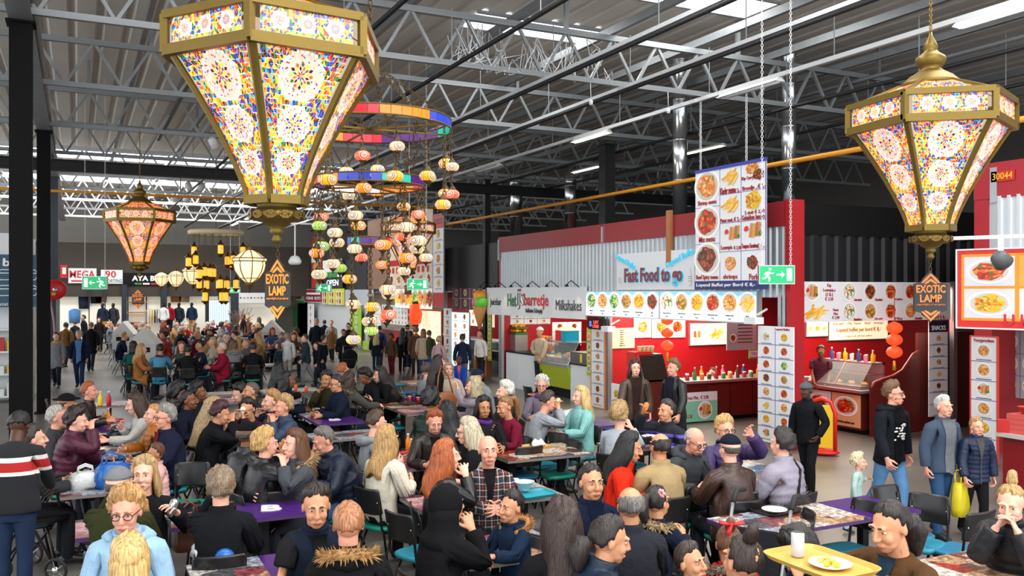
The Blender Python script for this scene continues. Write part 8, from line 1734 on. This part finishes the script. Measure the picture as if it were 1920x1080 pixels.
for a in (('cup', 966, 918, 'red', '#b0201c', 'red patterned paper cup beside the soup bowl', 1.), ('can', 547, 872, 'red', '#b8141c', 'red drink can on the blue tray table', 1.), ('bottle', 559, 884, 'clear', '#9ac4e4', 'clear water bottle with blue cap on the purple table', 1.15), ('bottle', 765, 845, 'orange', '#f07a10', 'orange drink bottle beside the burgers', 1.), ('bottle', 771, 852, 'yellow', '#e8b818', 'yellow sauce bottle beside the burgers', .9), ('bottle', 800, 850, 'clear', '#9ac4e4', 'clear water bottle beside the red tray', 1.1), ('bottle', 1305, 882, 'orange', '#f08a10', 'orange soda bottle before the grey hooded jacket', 1.1), ('bottle', 1321, 882, 'clear', '#8ab8e0', 'blue-capped water bottle beside the orange soda', 1.1), ('bottle', 1418, 862, 'clear', '#8ab8e0', 'water bottle held at the lilac jacket table', 1.1), ('bottle', 203, 795, 'orange', '#e8801c', 'orange bottle with red cap before the knit sweater', 1.1), ('bottle', 172, 787, 'clear', '#8ab8e0', 'water bottle beside the maroon jacket', 1.1), ('bottle', 188, 761, 'yellow', '#e8c820', 'yellow mustard bottle on the pink table', 1.2), ('bottle', 204, 761, 'red', '#b81020', 'red ketchup bottle on the pink table', 1.2), ('can', 186, 832, 'orange', '#e8641c', 'orange can with straw beside the black handbag', 1.), ('cup', 768, 754, 'red', '#c01820', 'left red cup on the tray table', 1.), ('cup', 784, 756, 'red', '#c01820', 'right red cup on the tray table', 1.), ('can', 776, 752, 'purple', '#5a2a6a', 'purple can between the red cups', 1.), ('bottle', 597, 768, 'green', '#5a8a3a', 'small green bottle on the dark tray', .8), ('bottle', 604, 766, 'clear', '#a8c8e0', 'small clear bottle with straws on the dark tray', .8), ('can', 594, 770, 'purple', '#4a2a70', 'purple can on the dark tray', .9), ('bottle', 620, 772, 'yellow', '#d8c020', 'yellow bottle with straw on the purple and grey table', .9), ('cup', 693, 742, 'orange', '#d8641c', 'orange cup with straw on the purple-ended table', 1.1), ('can', 555, 733, 'orange', '#d8561c', 'orange can before the dark navy coat', 1.), ('can', 574, 736, 'orange', '#d8561c', 'second orange can beside the buggy', 1.), ('bottle', 929, 914, 'dark', '#3a4a20', 'green oil bottle in the condiment set', .9), ('bottle', 937, 916, 'dark', '#5a2414', 'brown sauce bottle in the condiment set', .9), ('bottle', 888, 805, 'yellow', '#d8c020', 'yellow sauce bottle before the purple scarf', .9), ('cup', 916, 806, 'red', '#b81c20', 'red cup before the maroon sweater', .9), ('bottle', 330, 663, 'clear', '#8ab8e0', 'water bottle on the cabin tables', 1.1), ('cup', 303, 1058, 'clear', '#dce8e0', 'clear cup with green straw beside the pale blue coat', 1.1)): pk(*a)
# ---- bags
def bag(px, py, z, w_, d_, h_, m, label, rz=0., handles=True, xy=None, name='handbag', cat='bag', crump=0.):
    x, y = xy or gp(px, py, z); rn = random.Random(label); t = thing(name, label, cat, (x, y, z), rz); R_ = []
    for q, k in ((0, .88), (.25, 1.), (.55, 1.02), (.85, .8), (1, .55)):
        R_.append([((w_/2*k+crump*rn.uniform(-1, 1))*math.copysign(abs(math.cos(a))**.6, math.cos(a)), (d_/2*k+crump*rn.uniform(-1, 1))*math.copysign(abs(math.sin(a))**.6, math.sin(a)), h_*q+crump*rn.uniform(-.5, .5)) for a in [2*math.pi*i/18 for i in range(18)]])
    ob('body', MB().loft(R_).mesh('body', m), t)
    if handles:
        for s in (-1, 1): ob('handle', MB().tube([(-w_*.25, s*d_*.2, h_*.9), (-w_*.22, s*d_*.24, h_*1.25), (0, s*d_*.25, h_*1.4), (w_*.22, s*d_*.24, h_*1.25), (w_*.25, s*d_*.2, h_*.9)], .01, 6).mesh('handle', m), t)
    return t
M_plw = mat('white plastic film', '#d8dad8', .3, bump=(14, .6, .03)); M_plb = mat('blue plastic film', '#1a5fae', .3, bump=(14, .6, .03))
bag(828, 908, .752, .4, .2, .24, cloth('#7a2a20', 'leather'), 'red-brown leather handbag on the corner of the pink table', .4)
bag(222, 826, .752, .3, .2, .14, cloth('#17171a', 'leather'), 'slouchy black handbag beside the orange can', .2)
bag(160, 914, .752, .28, .22, .16, M_plw, 'white plastic bag on the small table behind the flat cap', 0, True, crump=.02, name='plastic_bag'); bag(212, 912, .752, .36, .26, .24, M_plb, 'blue plastic bag knotted beside the flat cap', .3, True, crump=.02, name='plastic_bag')
bag(352, 1030, .47, .26, .2, .3, cloth('#5a2e20', 'leather'), 'brown leather shoulder bag on the chair at the front', .2); bag(396, 1050, .75, .26, .2, .16, M_plw, 'white plastic bag at the front table edge', .1, crump=.02, name='plastic_bag', xy=gp(396, 1050, .75))
tag(ob('pompom', MB().ell((0,0,.06), (.07,.07,.065), 12, 8).mesh('pompom', M_plb), None, (*gp(421, 1062, .75), .752)), 'small blue paper pompom beside the white bag', 'pompom')
bag(743, 962, 0, .26, .2, .38, cloth('#b8ac98'), 'beige backpack on the floor beside the black trousers', .5, name='backpack')
bag(1075, 783, .752, .46, .34, .12, M_plw, 'heap of white plastic bags on the purple table', .1, False, crump=.02, name='plastic_bag'); tag(ob('carton', MB().box(-.2, -.12, 0, .2, .12, .1).box(-.205, -.125, .1, .205, .125, .115).mesh('carton', M_paper), None, (*gp(1075, 797, .76), .752), (0, 0, .05)), 'low white carton before the white bags', 'carton')
L_ = 'woman in black with long dark hair standing with a tan shoulder bag'; hb_ = HANDS[L_][1]
t = bag(0, 0, .72, .42, .18, .28, cloth('#8a4a20', 'leather'), 'tan leather shoulder bag hanging at the hip of the woman in black', .2, False, xy=(hb_[0]-.12, hb_[1]-.3)); ob('strap', MB().tube([(-.16, 0, .25), (-.1, .05, .55), (.0, .12, .72), (.1, .05, .55), (.16, 0, .25)], .014, 6).mesh('strap', cloth('#8a4a20', 'leather')), t)
for L_, i, w_, hh, m_, lb in (('woman with long auburn hair in brown leather jacket, walking', 0, .26, .34, mat('purple plastic', '#4a2a94', .3, bump=(14, .5, .03)), 'purple shopping bag between the walking couple'), ('man with swept hair in black leather jacket, walking beside her', 1, .24, .36, M_plw, 'clear plastic bag with red print held by the man in leather'), ('man in spectacles carrying a white plastic bag', 0, .3, .36, M_plw, 'white plastic bag carried by the man in spectacles'), ('grey-haired man in denim jacket and blue jeans, walking', 0, .26, .36, mat('yellow plastic', '#c8b81c', .35), 'yellow and green carrier bag beside the man in denim')):
    h_ = HANDS[L_][i]; bag(0, 0, max(.05, h_[2]-hh*1.42), w_, .14, hh, m_, lb, .3, True, xy=(h_[0], h_[1]), name='carrier_bag', crump=.012)
# ---- held food
for L_, i, m_, lb in (('blonde woman looking up with a foil wrap in her hand', 0, mat('kitchen foil', '#c4c8cc', .25, .8), 'foil wrapped sandwich in the hand of the blonde woman'), ('man in grey flat cap and olive jacket, seen from behind', 0, mat('food #c9863c', '#c9863c', .5), 'flatbread wrap raised by the man in flat cap'), ('woman with curly blonde hair in black leather jacket holding a snack', 1, mat('food #c9863c', '#c9863c', .5), 'small bun in the hand of the curly blonde woman'), ('man in light grey sweater leaning to bite his food', 1, mat('food #d8b888', '#d8b888', .5), 'bread roll bitten by the man in grey sweater'), ('man in spectacles and plum sweater holding a wrap to his mouth', 1, mat('food #e4dcc8', '#e4dcc8', .5), 'paper wrapped kebab held by the man in plum'), ('dark-haired man in black and violet striped jacket, leaning left', 1, mat('food #d87a2c', '#d87a2c', .5), 'fried snack in the raised hand of the striped jacket')):
    h_ = HANDS[L_][i]; tag(ob('snack', MB().tube([(0,0,-.07),(0,0,-.06),(.005,0,0),(.01,.01,.06),(.01,.01,.075)], [.012,.026,.034,.032,.014], 10).mesh('snack', m_), None, (h_[0], h_[1], h_[2]-.01), (.3, .2, 0)), lb, 'snack')
# ---- the carried tray
L_ = 'young woman with dark ponytail in brown cardigan carrying a tray'; a_, b_ = HANDS[L_]; c_ = (a_+b_)/2; zt_ = float(c_[2])+.02; tx, ty = float(c_[0])-.14, float(c_[1])
tray(0, 0, 'yellow', 'yellow tray carried by the young woman in brown', .5, .36, 1.57, xy=(tx, ty), z=zt_); pack('can', 'silver', '#b8bcc0', tx-.02, ty+.13, zt_+.008, 'silver can on the carried tray'); plate(0, 0, 'white paper dish of fries on the carried tray', 'fries', .1, zt_+.008, xy=(tx, ty-.06))
# ---- hair ornaments, strap
def wear(label, name, mb, m, rigid=True, bone='hea'):
    RP, s, hs, body = PRP[label]; V, Fc = mbarr(mb); W = np.zeros((len(V), len(BN))); W[:, BI[bone]] = 1
    return ob(name, pmesh(name, deform((V, Fc, W), RP, s, hs=hs if bone == 'hea' else 1.), Fc, m), body)
wear('girl with a red bow in light brown hair and red coat', 'hair_bow', MB().tube([(0,-.09,1.785),(-.03,-.095,1.79),(-.075,-.09,1.80)], [(.01,.008),(.025,.012),(.045,.01)], 8).tube([(0,-.09,1.785),(.03,-.095,1.79),(.075,-.09,1.80)], [(.01,.008),(.025,.012),(.045,.01)], 8).tube([(0,-.1,1.785),(-.03,-.125,1.73)], [(.012,.006),(.022,.006)], 6).ell((0,-.098,1.785), (.015,.014,.015), 8, 5), mat('bow red', '#c8141c', .5))
mb = MB()
for i in range(6): mb.ell((.075+.02*math.cos(i*1.05), -.05, 1.72+.02*math.sin(i*1.05)), (.016,.01,.016), 7, 5)
wear('girl with pink flower in her dark ponytail and fur-collared coat', 'hair_flower', mb, mat('flower pink', '#e0a0a0', .5))
wear('woman in lilac shiny jacket with a shoulder strap, from behind', 'shoulder_strap', MB().tube([(.1,.1,1.5),(.09,-.03,1.53),(.05,-.15,1.4),(-.05,-.175,1.2),(-.17,-.15,1.0)], .013, 6), M_black, bone='che')
mb = MB(); rn = random.Random(8)
for i in range(26): x_, z_ = rn.uniform(-.075, .075), 1.13+.035*(i % 6)+rn.uniform(-.01, .01); mb.ell((x_, .148-x_*x_*2, z_), (.022, .004, .012), 6, 4)
wear('bearded man in spectacles, black hoodie and printed t-shirt', 'shirt_print', mb, mat('print white', '#d8d8d4', .6), bone='che')
# ---- wheels: wheelchair, buggy, walker
M_rub = mat('tyre rubber', '#1a1a1c', .7)
def wheel(par, loc, r, sp=12, hoop=True, name='wheel'):
    ring = MB(); N_ = 28
    for q, rr in ((r, .016),)+(((r*.9, .008),) if hoop else ()):
        ring.tube([(0, q*math.cos(2*math.pi*i/N_), q*math.sin(2*math.pi*i/N_)) for i in range(N_+1)], rr, 6, up=(1, 0, 0))
    w_ = ob(name, ring.mesh('tyre', M_rub), par, loc); mb = MB()
    for i in range(sp): a = 2*math.pi*i/sp; mb.bar((0,0,0), (0, r*.95*math.cos(a), r*.95*math.sin(a)), .006)
    mb.ell((0,0,0), (.03,.04,.04), 8, 6); ob('spokes', mb.mesh('spokes', M_chrome), w_); return w_
x, y = gp(392, 712, .3); t = thing('wheelchair', 'folding wheelchair with large spoked wheels beside the red coat', 'wheelchair', (x, y, 0), math.radians(70))
for s in (-1, 1):
    wheel(t, (s*.29, 0, .305), .3, 16); wheel(t, (s*.24, .42, .09), .085, 5, False, 'caster')
    ob('side_frame', MB().tube([(s*.24,-.2,.95),(s*.24,-.18,.5),(s*.24,.3,.48),(s*.24,.42,.2)], .013, 6).tube([(s*.24,-.18,.68),(s*.24,.2,.68),(s*.24,.25,.48)], .011, 6).tube([(s*.24,-.2,.95),(s*.24,-.32,.96)], .016, 6).mesh('side_frame', M_chrome), t)
ob('seat', MB().box(-.23, -.18, .47, .23, .28, .5).mesh('seat', M_black), t); ob('backrest', MB().box(-.23, -.21, .5, .23, -.18, .9).mesh('backrest', M_black), t); ob('footrest', MB().box(-.18, .42, .12, .18, .55, .14).mesh('footrest', M_black), t)
x, y = gp(655, 706, .1); t = thing('baby_buggy', 'black baby buggy with hood pushed by the man in black coat', 'buggy', (x, y, 0), math.radians(160))
for s in (-1, 1): wheel(t, (s*.25, -.25, .14), .13, 6, False); wheel(t, (s*.18, .4, .1), .09, 6, False); ob('side_frame', MB().tube([(s*.24,-.28,.14),(s*.22,.0,.45),(s*.2,.4,.1)], .014, 6).tube([(s*.22,.1,.3),(s*.22,-.3,.75),(s*.22,-.5,1.0)], .014, 6).mesh('side_frame', M_chrome), t)
ob('handle', MB().tube([(-.22,-.5,1.0),(.22,-.5,1.0)], .018, 8).mesh('handle', M_rub), t); ob('hood', MB().ell((0,-.1,.7), (.24,.28,.24), 14, 8).mesh('hood', cloth('#17181b')), t); ob('bassinet', MB().loft([[(.2*k_*math.copysign(abs(math.cos(a))**.5, math.cos(a)), .1+.38*k_*math.copysign(abs(math.sin(a))**.5, math.sin(a)), z_) for a in [2*math.pi*i/20 for i in range(20)]] for z_, k_ in ((.38, .8), (.5, 1), (.66, 1.05))]).mesh('bassinet', cloth('#1b1c20')), t)
x, y = gp(88, 1052, .1); t = thing('wheeled_walker', 'black wheeled walker on the floor beside the striped jumper', 'walker', (x, y, 0), math.radians(60))
for s in (-1, 1): wheel(t, (s*.27, -.25, .1), .1, 5, False); wheel(t, (s*.24, .3, .1), .1, 5, False); ob('side_frame', MB().tube([(s*.26,-.25,.12),(s*.24,.0,.5),(s*.24,.08,.85),(s*.24,-.08,.9)], .014, 6).tube([(s*.24,.3,.12),(s*.24,.0,.5)], .014, 6).mesh('side_frame', M_dark), t)
ob('seat', MB().box(-.24, -.15, .5, .24, .12, .53).mesh('seat', M_black), t)
x, y = gp(1420, 1080, .5); t = thing('pushchair', 'grey-framed pushchair with black foam grips at the long printed table', 'pushchair', (x, y, 0), math.radians(120))
for s in (-1, 1): ob('grip', MB().tube([(s*.23,-.1,1.02),(s*.23,-.2,1.1),(s*.22,-.34,1.08)], .022, 8).mesh('grip', M_rub), t); ob('side_frame', MB().tube([(s*.23,-.1,1.02),(s*.22,.15,.5),(s*.22,.4,.12)], .014, 6).tube([(s*.22,.15,.5),(s*.24,-.2,.12)], .014, 6).mesh('side_frame', M_steel), t); wheel(t, (s*.25,-.22,.1), .1, 6, False); wheel(t, (s*.23,.42,.1), .09, 6, False)
ob('seat', MB().loft([[(-.2,-.05,.85),(.2,-.05,.85),(.2,0,.85),(-.2,0,.85)],[(-.2,.12,.45),(.2,.12,.45),(.2,.17,.47),(-.2,.17,.47)],[(-.2,.4,.42),(.2,.4,.42),(.2,.4,.46),(-.2,.4,.46)]], smooth=False).mesh('seat', cloth('#1c1c20')), t)
